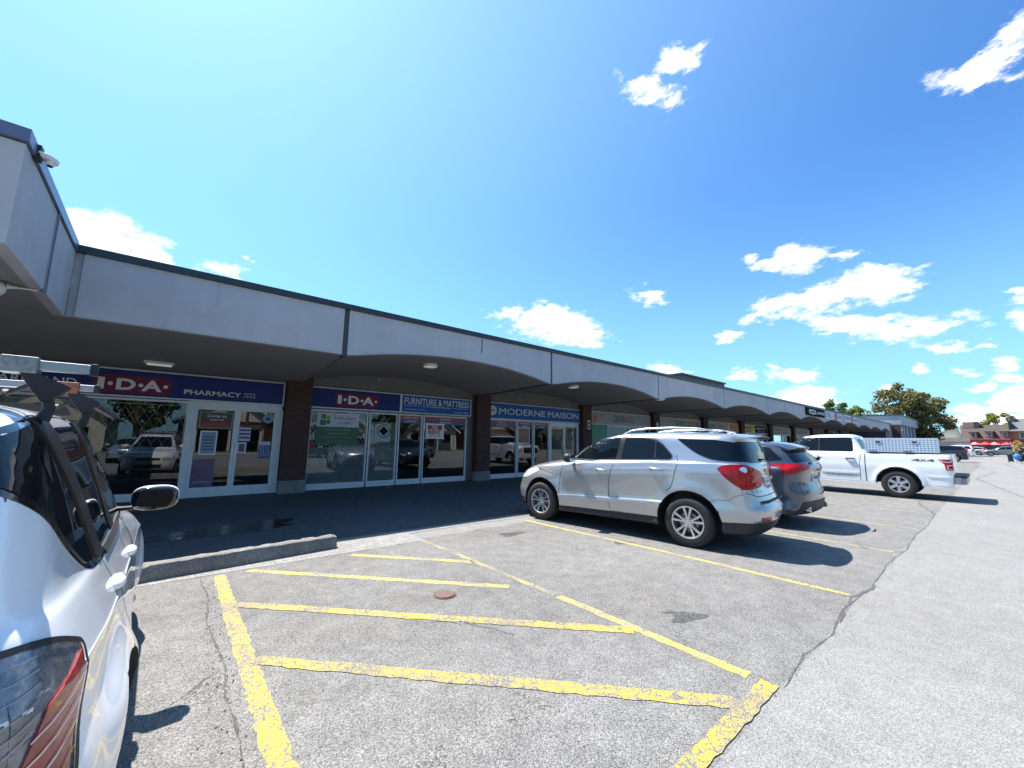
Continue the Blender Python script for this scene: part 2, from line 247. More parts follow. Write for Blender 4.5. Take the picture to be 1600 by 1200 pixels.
# ------------------------------------------------------------------ mesh helpers
class MB:
    def __init__(s): s.v = []; s.f = []; s.m = []; s.mi = 0
    def add(s, vs, fs, mi=None):
        o = len(s.v); s.v += [tuple(v) for v in vs]
        for f in fs: s.f.append(tuple(o + i for i in f)); s.m.append(s.mi if mi is None else mi)
    def box(s, x0, y0, z0, x1, y1, z1, mi=None):
        if x0 > x1: x0, x1 = x1, x0
        if y0 > y1: y0, y1 = y1, y0
        if z0 > z1: z0, z1 = z1, z0
        s.add([(x0,y0,z0),(x1,y0,z0),(x1,y1,z0),(x0,y1,z0),(x0,y0,z1),(x1,y0,z1),(x1,y1,z1),(x0,y1,z1)],
              [(0,3,2,1),(4,5,6,7),(0,1,5,4),(1,2,6,5),(2,3,7,6),(3,0,4,7)], mi)
    def prism(s, poly, z0, z1, fn=None, mi=None):
        """poly 2d ccw; fn maps (u,v,w)->xyz"""
        fn = fn or (lambda u, v, w: (u, v, w)); n = len(poly)
        vs = [fn(u, v, z0) for u, v in poly] + [fn(u, v, z1) for u, v in poly]
        tri = tessellate_polygon([[Vector((u, v, 0)) for u, v in poly]])
        fs = [(a, b, c) for a, b, c in tri] + [(n + c, n + b, n + a) for a, b, c in tri]
        fs += [(i, (i + 1) % n, n + (i + 1) % n, n + i) for i in range(n)]
        s.add(vs, fs, mi)
    def tube(s, pts, r, n=8, caps=True, mi=None, flat=1.0):
        pts = [Vector(p) for p in pts]; rings = []
        rs = r if isinstance(r, (list, tuple)) else [r] * len(pts)
        up = Vector((0, 0, 1))
        for i, p in enumerate(pts):
            d = (pts[min(i + 1, len(pts) - 1)] - pts[max(i - 1, 0)]).normalized()
            u = up if abs(d.dot(up)) < .95 else Vector((1, 0, 0))
            a = d.cross(u).normalized(); b = a.cross(d).normalized()
            rings.append([p + a * rs[i] * cos(2*pi*k/n) + b * rs[i] * flat * sin(2*pi*k/n) for k in range(n)])
        vs = [v for q in rings for v in q]; fs = []
        for i in range(len(pts) - 1):
            for k in range(n): fs.append((i*n+k, i*n+(k+1)%n, (i+1)*n+(k+1)%n, (i+1)*n+k))
        if caps: fs.append(tuple(range(n-1, -1, -1))); fs.append(tuple((len(pts)-1)*n + k for k in range(n)))
        s.add(vs, fs, mi)
    def lathe(s, prof, n=24, axis='z', o=(0,0,0), mi=None, closed=False):
        """prof: (r,h) list"""
        vs = []
        for r, h in prof:
            for k in range(n):
                a = 2*pi*k/n; c, q = r*cos(a), r*sin(a)
                p = {'z': (c, q, h), 'x': (h, c, q), 'y': (c, h, q)}[axis]
                vs.append((p[0]+o[0], p[1]+o[1], p[2]+o[2]))
        fs = []; P = len(prof)
        for i in range(P - 1 + (1 if closed else 0)):
            for k in range(n):
                j = (i + 1) % P
                fs.append((i*n+k, i*n+(k+1)%n, j*n+(k+1)%n, j*n+k))
        s.add(vs, fs, mi)
    def ell(s, c, r, nu=16, nv=10, p=1.0, mi=None):
        sg = lambda t: (abs(t) ** p) * (1 if t >= 0 else -1)
        vs = []; 
        for j in range(1, nv):
            t = pi*j/nv
            for i in range(nu):
                a = 2*pi*i/nu
                vs.append((c[0]+r[0]*sg(sin(t))*sg(cos(a)), c[1]+r[1]*sg(sin(t))*sg(sin(a)), c[2]+r[2]*sg(cos(t))))
        vs += [(c[0], c[1], c[2]+r[2]), (c[0], c[1], c[2]-r[2])]; T = (nv-1)*nu; B = T+1
        fs = [(j*nu+i, (j+1)*nu+i, (j+1)*nu+(i+1)%nu, j*nu+(i+1)%nu) for j in range(nv-2) for i in range(nu)]
        fs += [(T, i, (i+1)%nu) for i in range(nu)] + [(B, (nv-2)*nu+(i+1)%nu, (nv-2)*nu+i) for i in range(nu)]
        s.add(vs, fs, mi)
    def mesh(s, name, mats, smooth=None, recalc=True):
        me = bpy.data.meshes.new(name); me.from_pydata(s.v, [], s.f)
        mats = mats if isinstance(mats, (list, tuple)) else [mats]
        for m in mats: me.materials.append(m)
        for p, mi in zip(me.polygons, s.m): p.material_index = mi
        if recalc:
            bm = bmesh.new(); bm.from_mesh(me); bmesh.ops.recalc_face_normals(bm, faces=bm.faces); bm.to_mesh(me); bm.free()
        if smooth is not None: shade(me, smooth)
        me.update(); return me
    def build(s, name, mats, parent=None, smooth=None, bevel=0.0, **kw):
        me = s.mesh(name, mats, smooth)
        return link(name, me, parent, bevel=bevel, **kw)

def shade(me, ang=35):
    for p in me.polygons: p.use_smooth = True
    try: me.set_sharp_from_angle(angle=radians(ang))
    except Exception: pass

def tag(o, label=None, cat=None, group=None, kind=None):
    if label: o['label'] = label
    if cat: o['category'] = cat
    if group: o['group'] = group
    if kind: o['kind'] = kind
    return o

def link(name, me, parent=None, bevel=0.0, label=None, cat=None, group=None, kind=None):
    o = bpy.data.objects.new(name, me); COL.objects.link(o)
    if parent is not None:
        o.parent = parent
        if not is_local(parent):
            o.matrix_parent_inverse = WM(parent).inverted()
    if bevel:
        b = o.modifiers.new('bevel', 'BEVEL'); b.width = bevel; b.segments = 2; b.limit_method = 'ANGLE'; b.angle_limit = radians(40)
    return tag(o, label, cat, group, kind)

LOCAL = set()
def is_local(o):
    while o.parent: o = o.parent
    return o.name in LOCAL
def WM(o):
    m = o.matrix_basis.copy()
    if o.parent: m = WM(o.parent) @ o.matrix_parent_inverse @ m
    return m

def thing(name, label, cat, loc=(0,0,0), rz=0.0, group=None, local=False):
    o = bpy.data.objects.new(name, None); COL.objects.link(o); o.empty_display_size = .3
    o.location = loc; o.rotation_euler = (0, 0, rz)
    if local: LOCAL.add(o.name)
    return tag(o, label, cat, group)

def kids(o): return [c for c in bpy.data.objects if c.parent == o]
def copy_tree(o, parent=None):
    c = o.copy(); COL.objects.link(c)
    if parent: c.parent = parent
    for ch in kids(o): copy_tree(ch, c)
    return c

def text_mesh(txt, size=1.0, bold=0.0, depth=.004, xs=1.0, spacing=1.0, align='CENTER', shear=0.0):
    """flat text in the XZ plane facing -Y, origin at its middle; size = capital height"""
    cu = bpy.data.curves.new('t', 'FONT'); cu.body = txt; cu.size = size / .69; cu.offset = bold; cu.extrude = depth / 2
    cu.align_x = align; cu.align_y = 'CENTER'; cu.space_character = spacing; cu.shear = shear; cu.resolution_u = 3
    o = bpy.data.objects.new('t', cu); COL.objects.link(o)
    dg = bpy.context.evaluated_depsgraph_get(); dg.update()
    me = bpy.data.meshes.new_from_object(o.evaluated_get(dg))
    bpy.data.objects.remove(o); bpy.data.curves.remove(cu)
    if me.vertices:
        ys = [v.co.y for v in me.vertices]; mid = (min(ys) + max(ys)) / 2
        xv = [v.co.x for v in me.vertices]; mx = (min(xv) + max(xv)) / 2 if align == 'CENTER' else 0
        for v in me.vertices:
            x, y, z = v.co; v.co = ((x - mx) * xs, -z, y - mid)
    me.materials.clear(); return me

def text_fit(txt, w, h, bold=0.0, depth=.004, shear=0.0):
    """text stretched to exactly w by h metres"""
    me = text_mesh(txt, 1.0, bold=bold, depth=depth, shear=shear)
    xv = [v.co.x for v in me.vertices]; zv = [v.co.z for v in me.vertices]
    W = max(xv) - min(xv); Hh = max(zv) - min(zv); cx = (max(xv)+min(xv))/2; cz = (max(zv)+min(zv))/2
    for v in me.vertices: v.co = ((v.co.x - cx) * w / W, v.co.y, (v.co.z - cz) * h / Hh)
    return me

def put_text(name, me, m, loc, parent=None, rz=0.0, **kw):
    me.materials.append(m); me.transform(Matrix.Translation(loc) @ Matrix.Rotation(rz, 4, 'Z'))
    return link(name, me, parent, **kw)

def rnd(poly, r, n=5):
    """round the corners of a 2d polygon"""
    out = []; N = len(poly)
    rr = r if isinstance(r, (list, tuple)) else [r] * N
    for i in range(N):
        p = Vector(poly[i]); a = Vector(poly[i-1]) - p; b = Vector(poly[(i+1) % N]) - p
        q = min(rr[i], a.length * .49, b.length * .49)
        if q < 1e-4: out.append(tuple(p)); continue
        A = p + a.normalized() * q; B = p + b.normalized() * q
        for k in range(n + 1):
            t = k / n; out.append(tuple(A * (1-t)**2 + p * 2*t*(1-t) + B * t*t))
    return out
def grow(poly, d):
    """offset a polygon outward by d"""
    N = len(poly); area = sum(poly[i-1][0]*poly[i][1] - poly[i][0]*poly[i-1][1] for i in range(N))
    sgn = 1 if area > 0 else -1; out = []
    for i in range(N):
        a = Vector(poly[i]) - Vector(poly[i-1]); b = Vector(poly[(i+1) % N]) - Vector(poly[i])
        if a.length < 1e-6 or b.length < 1e-6: continue
        a.normalize(); b.normalize(); n = Vector((a.y + b.y, -a.x - b.x)) * sgn
        if n.length < 1e-6: n = Vector((a.y, -a.x)) * sgn
        n.normalize(); c = max(.5, n.dot(Vector((a.y, -a.x)) * sgn)); out.append(tuple(Vector(poly[i]) + n * d / c))
    return out

# ================================================================== vehicles
def interp(tab, y):
    if isinstance(tab, (int, float)): return tab
    if y <= tab[0][0]: return tab[0][1]
    for (a, b), (c, d) in zip(tab, tab[1:]):
        if y <= c: return b + (d - b) * (y - a) / (c - a)
    return tab[-1][1]

def ring(yr, yf, w, z, cr=.25, cf=.35, dzr=(0,0,0), dzf=(0,0,0), ns=9, fr=(.55, .86, .985), ys=None):
    """one level of the body: rear centre -> near side -> front centre (x >= 0)"""
    P = []
    W = lambda y: interp(w, y); Z = lambda y: interp(z, y)
    yc = yr + cr; yd = yf - cf
    for k, (f, dy) in enumerate(((0, 0), (fr[0], .10), (fr[1], .40))):
        P.append((W(yc) * f, yr + cr * dy, Z(yr + cr * dy) + dzr[k]))
    P.append((W(yc) * fr[2], yc, Z(yc)))
    for i in range(1, ns + 1):
        y = yc + (yd - yc) * i / (ns + 1); P.append((W(y), y, Z(y)))
    P.append((W(yd) * fr[2], yd, Z(yd)))
    for k, (f, dy) in reversed(list(enumerate(((0, 0), (fr[0], .10), (fr[1], .40))))):
        P.append((W(yd) * f, yf - cf * dy, Z(yf - cf * dy) + dzf[k]))
    return P

def cr1(a, b, c, d, t):
    return tuple(.5 * ((2*b[i]) + (c[i]-a[i])*t + (2*a[i]-5*b[i]+4*c[i]-d[i])*t*t + (3*b[i]-a[i]-3*c[i]+d[i])*t**3) for i in range(3))

def loft(rings, nc=6, nr=4):
    """interpolating patch through the rings, mirrored in x; returns verts, quads, row index of quads"""
    n = len(rings[0]); rows = []
    for R in rings:
        out = []
        for i in range(n - 1):
            a = R[i-1] if i else (-R[1][0], R[1][1], R[1][2])
            d = R[i+2] if i + 2 < n else (-R[n-2][0], R[n-2][1], R[n-2][2])
            for k in range(nc): out.append(cr1(a, R[i], R[i+1], d, k / nc))
        out.append(R[-1])
        rows.append([(max(0, p[0]), p[1], p[2]) for p in out])
    M = len(rows[0]); full = []; seg = []
    for j in range(len(rows) - 1):
        A = rows[max(0, j-1)]; B = rows[j]; Cc = rows[j+1]; D = rows[min(len(rows)-1, j+2)]
        for k in range(nr):
            full.append([cr1(A[i], B[i], Cc[i], D[i], k / nr) for i in range(M)]); seg.append(j)
    full.append(rows[-1])
    vs = []; fs = []; fr = []
    loopn = 2 * M - 2
    for r in full:
        r = [(max(0, p[0]), p[1], p[2]) for p in r]
        vs += r + [(-r[i][0], r[i][1], r[i][2]) for i in range(M - 2, 0, -1)]
    for j in range(len(full) - 1):
        for i in range(loopn):
            fs.append((j*loopn+i, j*loopn+(i+1)%loopn, (j+1)*loopn+(i+1)%loopn, (j+1)*loopn+i)); fr.append(seg[j])
    return vs, fs, fr

def body_mesh(name, rings, axles, rarch, mats, rowmat, flare=.0, flare_w=.16, well_in=.52, nc=6, nr=4, zflat=None, hook=None):
    vs, fs, fr = loft(rings, nc, nr)
    if flare:
        nv = []
        for x, y, z in vs:
            if abs(x) > .45:
                for ay, az in axles:
                    d = hypot(y - ay, z - az)
                    if d < rarch + flare_w:
                        t = 1 - max(0, d - rarch) / flare_w; t = t*t*(3-2*t)
                        if d < rarch: t = 1
                        k = min(1, max(0, (abs(x) - .45) / .25))
                        x += (1 if x > 0 else -1) * flare * t * k
            nv.append((x, y, z))
        vs = nv
    if hook: vs = [hook(*v) for v in vs]
    me = bpy.data.meshes.new(name); me.from_pydata(vs, [], fs)
    for m in mats: me.materials.append(m)
    for p, r in zip(me.polygons, fr): p.material_index = rowmat.get(r, 0)
    bm = bmesh.new(); bm.from_mesh(me)
    bmesh.ops.remove_doubles(bm, verts=bm.verts, dist=2e-4)
    bmesh.ops.dissolve_degenerate(bm, edges=bm.edges, dist=1e-5)
    bmesh.ops.recalc_face_normals(bm, faces=bm.faces)
    bm.to_mesh(me); bm.free()
    o = bpy.data.objects.new(name, me); COL.objects.link(o)
    cuts = []
    for (ay, az) in axles:
        for s in (-1, 1):
            c = MB(); c.lathe([(0, s*well_in), (rarch, s*well_in), (rarch, s*1.4), (0, s*1.4)], 40, 'x', (0, ay, az))
            cm = c.mesh('cut', [mats[0]]); b = bmesh.new(); b.from_mesh(cm); bmesh.ops.remove_doubles(b, verts=b.verts, dist=1e-5)
            bmesh.ops.dissolve_degenerate(b, edges=b.edges, dist=1e-6); bmesh.ops.recalc_face_normals(b, faces=b.faces); b.to_mesh(cm); b.free()
            co = bpy.data.objects.new('cut', cm); COL.objects.link(co); cuts.append(co)
            md = o.modifiers.new('b', 'BOOLEAN'); md.operation = 'DIFFERENCE'; md.object = co; md.solver = 'EXACT'
    dg = bpy.context.evaluated_depsgraph_get(); dg.update()
    out = bpy.data.meshes.new_from_object(o.evaluated_get(dg))
    if len(out.polygons) < .6 * len(me.polygons):
        for md in o.modifiers: md.solver = 'FAST'
        dg.update(); bpy.context.view_layer.update()
        out = bpy.data.meshes.new_from_object(o.evaluated_get(bpy.context.evaluated_depsgraph_get()))
        print('boolean fallback', name, len(out.polygons), len(me.polygons))
    bpy.data.objects.remove(o)
    for c in cuts: bpy.data.objects.remove(c)
    out.name = name
    for p in out.polygons:
        c = p.center
        for ay, az in axles:
            if hypot(c.y - ay, c.z - az) < rarch + .003 and abs(c.x) > well_in - .01:
                # wall or inner disc of the well
                p.material_index = 1
    shade(out, 32)
    return out

class Skin:
    """finds the body surface so that glass, lamps and seams lie on it"""
    def __init__(s, me):
        s.b = BVHTree.FromPolygons([v.co for v in me.vertices], [tuple(p.vertices) for p in me.polygons])
    def hit(s, axis, sd, u, v):
        if axis == 'x': o, d = Vector((sd*3, u, v)), Vector((-sd, 0, 0))
        elif axis == 'y': o, d = Vector((u, sd*9, v)), Vector((0, -sd, 0))
        else: o, d = Vector((u, v, 9)), Vector((0, 0, -1))
        h = s.b.ray_cast(o, d)
        if h[0] is None:
            q = {'x': Vector((sd*.9, u, v)), 'y': Vector((u, sd*3, v)), 'z': Vector((u, v, 2))}[axis]
            h = s.b.find_nearest(q); return h[0], h[1]
        n = h[1]
        if n.dot(d) > 0: n = -n
        return h[0], n
    def patch(s, poly, axis='x', sd=1, off=.004, step=.07, rim=.012, mirror=False, flat=False):
        """verts/faces of a thin shell over the outline, with a rim that runs back into the body"""
        bm = bmesh.new()
        vs = [bm.verts.new((u, v, 0)) for u, v in poly]; bm.faces.new(vs)
        us = [p[0] for p in poly]; ws = [p[1] for p in poly]
        bmesh.ops.triangulate(bm, faces=bm.faces[:])
        for lo, hi, n in ((min(us), max(us), (1,0,0)), (min(ws), max(ws), (0,1,0))):
            k = int((hi - lo) / step)
            for i in range(1, k + 1):
                t = lo + (hi - lo) * i / (k + 1)
                bmesh.ops.bisect_plane(bm, geom=bm.verts[:]+bm.edges[:]+bm.faces[:], plane_co=(t*n[0], t*n[1], 0), plane_no=n)
        bmesh.ops.remove_doubles(bm, verts=bm.verts, dist=1e-5)
        nrm = {}
        for v in bm.verts:
            p, n = s.hit(axis, sd, v.co.x, v.co.y); nrm[v] = n.copy(); v.co = p + n * off
        if rim:
            be = [e for e in bm.edges if len(e.link_faces) == 1]
            r = bmesh.ops.extrude_edge_only(bm, edges=be)
            src = {tuple(round(c, 5) for c in v.co): nrm[v] for v in nrm}
            for v in r['geom']:
                if isinstance(v, bmesh.types.BMVert):
                    n = src.get(tuple(round(c, 5) for c in v.co))
                    if n is not None: v.co = v.co - n * (off + rim)
        bmesh.ops.recalc_face_normals(bm, faces=bm.faces)
        bm.verts.index_update()
        V = [tuple(v.co) for v in bm.verts]; F = [tuple(v.index for v in f.verts) for f in bm.faces]; bm.free()
        return V, F
    def strip(s, line, w, axis='x', sd=1, off=.0015, step=.04):
        pts = []
        for (a, b) in zip(line, line[1:]):
            n = max(1, int(hypot(b[0]-a[0], b[1]-a[1]) / step))
            for k in range(n): pts.append((a[0]+(b[0]-a[0])*k/n, a[1]+(b[1]-a[1])*k/n))
        pts.append(line[-1]); V = []; F = []
        for i, p in enumerate(pts):
            a = pts[max(0, i-1)]; b = pts[min(len(pts)-1, i+1)]; d = Vector((b[0]-a[0], b[1]-a[1])).normalized(); n = Vector((-d.y, d.x))
            for q in (-.5, .5):
                h, nn = s.hit(axis, sd, p[0]+n.x*w*q, p[1]+n.y*w*q); V.append(tuple(h + nn * off))
            if i: F.append((2*i-2, 2*i-1, 2*i+1, 2*i))
        return V, F

def shell(name, VF, m, parent, sm=40, **kw):
    mb = MB()
    if isinstance(VF, list):
        for V, F in VF: mb.add(V, F)
    else: mb.add(*VF)
    me = mb.mesh(name, m); shade(me, sm)
    return link(name, me, parent, **kw)

def spoke_prism(mb, ang, r0, r1, w0, w1, x0, x1, dish=.0, lean=0.0, mi=0):
    """a spoke from radius r0 to r1, thickness x0..x1, in the x plane"""
    c, s_ = cos(ang), sin(ang)
    def P(r, t, x): return (x, c*r - s_*t, s_*r + c*t)
    vs = []
    for k, (r, w) in enumerate(((r0, w0), ((r0+r1)/2, (w0+w1)/2), (r1, w1))):
        xo = x1 - dish * (1 - k / 2); t0 = lean * k / 2
        vs += [P(r, t0-w/2, x0), P(r, t0+w/2, x0), P(r, t0+w/2*.72, xo), P(r, t0-w/2*.72, xo)]
    fs = []
    for k in range(2):
        a = 4*k; b = a + 4
        for i in range(4): fs.append((a+i, a+(i+1)%4, b+(i+1)%4, b+i))
    fs += [(0,3,2,1), (8,9,10,11)]
    mb.add(vs, fs, mi)

def wheel(parent, x, y, R, rr, w, style, tyre_m, rim_m, dark_m, side=1, simple=False):
    """tyre with its rim as a child; outer face at |x|"""
    W = w; t = MB(); h = [(rr-.004, 0), (rr+.012, .006), (R-.055, .016), (R-.022, .004), (R-.006, -.022)]
    h = [(r, -d) for r, d in [(rr-.004, .012), (rr+.010, .0), (rr+.03, -.004), (R-.045, -.006), (R-.02, .006), (R-.004, .03)]]
    prof = h + [(R, -W*.3)] 
    if not simple:
        for g in (.36, .5, .64): prof += [(R, -W*(g-.012)), (R-.008, -W*(g-.008)), (R-.008, -W*(g+.008)), (R, -W*(g+.012))]
    prof += [(R, -W*.7)] + [(r, -W-d) for r, d in reversed(h)]
    prof = [(r, s_*side) for r, s_ in prof]
    t.lathe(prof, 48 if not simple else 24, 'x', (x, y, R), closed=True)
    me = t.mesh('wheel', tyre_m, 38); tw = link('wheel', me, parent)
    m = MB(); S = side
    # barrel and lip
    m.lathe([(rr+.004, S*-.012), (rr+.006, S*.004), (rr-.010, S*.006), (rr-.022, S*-.02), (rr-.03, S*-W*.75), (rr-.03, S*-W*.95)], 48, 'x', (x, y, R))
    m.lathe([(0, S*-.10), (rr-.03, S*-.10)], 32, 'x', (x, y, R), mi=1)   # brake and hub behind the spokes
    m.lathe([(rr*.62, S*-.075), (rr*.62, S*-.09)], 32, 'x', (x, y, R), mi=2)
    m.lathe([(0, S*-.075), (rr*.62, S*-.075)], 32, 'x', (x, y, R), mi=2)
    off = MB()
    if style == 'pair5':
        for k in range(5):
            for q in (-1, 1):
                a = 2*pi*k/5 + pi/2
                spoke_prism(off, a + q*.07, rr*.16, rr-.012, .03, .05, -.05, -.004, .014, lean=q*.038)
        off.lathe([(0, -.006), (.03, -.006), (.034, -.014), (.075, -.018), (.09, -.05)], 24, 'x')
        for k in range(5):
            a = 2*pi*k/5 + pi/2 + pi/5; off.lathe([(0, -.014), (.010, -.014), (.012, -.03)], 8, 'x', (0, .058*cos(a), .058*sin(a)), mi=1)
    elif style == 'six':
        for k in range(6): spoke_prism(off, 2*pi*k/6 + pi/2, .05, rr-.012, .085, .115, -.06, -.006, .012)
        off.lathe([(0, .002), (.034, .002), (.038, -.01), (.085, -.014), (.10, -.05)], 24, 'x')
        off.lathe([(0, .004), (.03, .004)], 20, 'x', mi=1)
    else:
        for k in range(10): spoke_prism(off, 2*pi*k/10, .04, rr-.012, .03, .035, -.05, -.006, .01)
        off.lathe([(0, -.004), (.05, -.006), (.06, -.04)], 16, 'x')
    m.add([(x + S*v[0], y + v[1], R + v[2]) for v in off.v], off.f); m.m[-len(off.f):] = off.m
    me = m.mesh('rim', [rim_m, dark_m, MATS['disc_steel']], 30); link('rim', me, tw)
    return tw

def std_mats():
    mat('tyre_rubber', (.018, .018, .019), .75, var=.25, vscale=30, bump=.3, bscale=180)
    mat('alloy', (.62, .63, .65), .28, .85); mat('wheel_dark', (.012, .012, .013), .6); mat('disc_steel', (.25, .24, .23), .45, .7)
    mat('black_plastic', (.022, .022, .024), .55, bump=.15, bscale=300); mat('rubber_seal', (.012, .012, .013), .5)
    mat('seam_gap', (.006, .006, .007), .8); mat('car_glass', (.005, .007, .010), .03, spec=.35)
    mat('chrome', (.78, .79, .8), .12, 1.0); mat('lamp_red', (.36, .003, .006), .12, coat=.25, spec=.3, var=.35, vscale=14)
    mat('lamp_clear', (.75, .76, .78), .1, .3, coat=1.0); mat('lamp_dark', (.05, .012, .014), .1, coat=1.0)
    mat('plate_white', (.72, .75, .8), .4); mat('plate_blue', (.03, .10, .32), .4); mat('lamp_amber', (.6, .2, .02), .15, coat=1)
std_mats()

def sides(sk, poly, **kw):
    return [sk.patch(poly, 'x', 1, **kw), sk.patch(poly, 'x', -1, **kw)]

def silver_suv(loc, rz, label):
    root = thing('parked_suv', label, 'SUV', loc, rz, local=True)
    P = mat('silver_paint', (.465, .470, .478), .30, .68, coat=1.0, flake=.04)
    BK = MATS['black_plastic']
    wbelt = [(-.9,.80),(-.3,.87),(.6,.895),(1.8,.885),(2.4,.84),(3.2,.78)]
    R = []
    R.append(ring(-.55, 3.5, .0, .30))                                                                    # 0 under
    R.append(ring(-.86, 3.62, [(-.8,.74),(0,.80),(2.9,.80),(3.5,.72)], [(-.8,.25),(-.3,.25),(.4,.25),(2.5,.22),(3.6,.25)], .3, .45))
    R.append(ring(-1.00, 3.74, [(-.8,.80),(0,.875),(2.9,.875),(3.5,.78)], [(-.9,.45),(-.3,.42),(.4,.385),(2.5,.335),(3.7,.38)], .32, .5))  # 2 cladding
    R.append(ring(-1.02, 3.76, [(-.8,.815),(0,.895),(2.9,.89),(3.5,.79)], [(-.9,.50),(-.3,.47),(.4,.43),(2.5,.375),(3.7,.44)], .33, .52))  # 3
    R.append(ring(-1.03, 3.78, [(-.8,.82),(0,.905),(.6,.915),(1.4,.912),(2.9,.90),(3.5,.79)], [(-1,.62),(.4,.60),(2.5,.52),(3.7,.56)], .34, .55))
    R.append(ring(-.98, 3.76, [(-.8,.82),(0,.885),(.8,.893),(2.0,.89),(2.9,.89),(3.5,.78)], [(-1,.70),(.4,.67),(2.5,.58),(3.7,.66)], .30, .56))
    R.append(ring(-.90, 3.70, [(-.8,.82),(0,.900),(1.4,.900),(2.9,.895),(3.4,.78)], [(-1,.92),(.4,.90),(2.5,.82),(3.4,.80),(3.7,.82)], .24, .58))
    R.append(ring(-.885, 3.62, [(-.8,.82),(0,.900),(.8,.905),(1.9,.900),(2.9,.86),(3.3,.76)], [(-1,1.12),(.4,1.09),(2.37,.96),(2.9,.955),(3.5,.90),(3.7,.90)], .22, .58))  # 7 shoulder
    R.append(ring(-.88, 3.42, [(-.8,.81),(0,.885),(.8,.885),(1.9,.88),(2.9,.80),(3.2,.70)], [(-1,1.18),(.4,1.17),(2.0,1.08),(2.6,1.08),(3.1,1.04),(3.6,.98)], .22, .50, dzf=(.03,.02,0)))
    R.append(ring(-.87, 2.95, [(-.8,.80),(0,.868),(.8,.865),(1.9,.85),(2.7,.68)], [(-1,1.24),(.4,1.24),(2.0,1.16),(2.5,1.155),(3.1,1.11)], .22, .42, dzf=(.03,.02,0)))
    R.append(ring(-.86, 2.47, [(-.8,.78),(-.3,.83),(.5,.845),(1.9,.80),(2.2,.74)], [(-1,1.27),(.3,1.27),(2.0,1.20),(2.5,1.20)], .22, .40, dzf=(.03,.02,0)))  # 10 belt
    R.append(ring(-.82, 2.14, [(-.8,.755),(-.3,.79),(.5,.80),(1.7,.765),(1.9,.72)], [(-1,1.43),(2.0,1.40)], .24, .38, dzf=(.02,.01,0)))
    R.append(ring(-.76, 1.74, [(-.8,.70),(-.3,.735),(.5,.75),(1.4,.72),(1.6,.68)], [(-1,1.60),(.3,1.62),(1.3,1.61),(1.7,1.58)], .26, .36, dzf=(.03,.02,0)))  # 12 rail
    R.append(ring(-.78, 1.56, [(-.8,.64),(.3,.67),(1.3,.65)], [(-1,1.645),(-.4,1.675),(.3,1.695),(1.2,1.68),(1.6,1.62)], .30, .36, dzf=(.03,.02,0)))
    R.append(ring(-.70, 1.34, [(-.8,.50),(.3,.53),(1.3,.50)], [(-1,1.67),(-.4,1.70),(.3,1.725),(1.1,1.71),(1.5,1.65)], .3, .34, dzf=(.02,.01,0)))
    R.append(ring(-.60, 1.2, 0.0, [(-1,1.68),(-.4,1.715),(.3,1.745),(1.1,1.73),(1.5,1.67)]))
    ax = [(0, .365), (2.857, .365)]
    me = body_mesh('body', R, ax, .468, [P, BK], {0: 1, 1: 1}, flare=.028, flare_w=.20, well_in=.55)
    sk = Skin(me); body = link('body', me, root)
    G = MATS['car_glass']; SEAL = MATS['rubber_seal']
    fw = rnd([(2.10,1.235),(1.80,1.50),(1.58,1.595),(1.155,1.625),(1.225,1.255)], [.02,.12,.12,.03,.02])
    rw = rnd([(1.12,1.262),(1.055,1.625),(.62,1.615),(.44,1.55),(.235,1.35),(.26,1.30)], [.02,.03,.12,.12,.05,.03])
    seal = rnd([(2.16,1.215),(1.82,1.525),(1.58,1.618),(1.1,1.648),(.60,1.640),(.42,1.572),(.205,1.34),(.235,1.28)], [.02,.12,.1,.05,.12,.12,.06,.04])
    for s_ in (1, -1): shell('window_trim', sk.patch(seal, 'x', s_, off=.003, rim=.01), SEAL, root)
    for nm, pl in (('front_window', fw), ('rear_window', rw)):
        for s_ in (1, -1): shell('side_window', sk.patch(pl, 'x', s_, off=.006, rim=.006), G, root)
    for s_ in (1,-1):
        # bright line round the glasshouse
        shell('chrome_trim', sk.strip([(.58,1.652),(.40,1.582),(.185,1.34),(.215,1.268),(1.2,1.238),(2.18,1.202)], .012, 'x', s_, off=.005), MATS['chrome'], root)
    for s_ in (1,-1): shell('quarter_divider', sk.strip([(.50,1.29),(.50,1.585)], .02, 'x', s_, off=.008), SEAL, root)
    q = rnd([(.16,1.612),(-.40,1.60),(-.66,1.56),(-.80,1.285),(-.52,1.285),(-.32,1.315),(-.12,1.40)], [.02,.02,.03,.02,.1,.1,.1])
    for s_ in (1,-1): shell('quarter_window', sk.patch(q, 'x', s_, off=.006, rim=.008), G, root)
    rg = rnd([(-.66,1.575),(.66,1.575),(.775,1.29),(.5,1.265),(-.5,1.265),(-.775,1.29)], .03)
    shell('rear_glass', sk.patch(rg, 'y', -1, off=.008, rim=.01), G, root)
    ws = rnd([(-.60,1.57),(.60,1.57),(.70,1.27),(.4,1.245),(-.4,1.245),(-.70,1.27)], .06)
    shell('windshield', sk.patch(ws, 'y', 1, off=.005, rim=.008), G, root)
    # seams, and the highlight line on each rear quarter
    sm = []
    for s_ in (1,-1):
        for ln in ([(2.30,1.18),(2.37,.98),(2.40,.70),(2.40,.42),(2.36,.30)], [(1.215,1.25),(1.30,1.0),(1.335,.80),(1.335,.52),(1.30,.32)],
                   [(.155,1.36),(.13,1.22),(.17,1.08),(.23,.86),(.31,.80)], [(-.86,.89),(-.74,.83),(-.64,.80),(-.56,.735),(-.42,.735),(-.33,.70)], [(2.55,.92),(3.0,1.0),(3.3,.96)]):
            sm.append(sk.strip(ln, .009, 'x', s_))
    sm.append(sk.strip([(-.80,.86),(-.60,.80),(.60,.80),(.80,.86)], .010, 'y', -1)); 
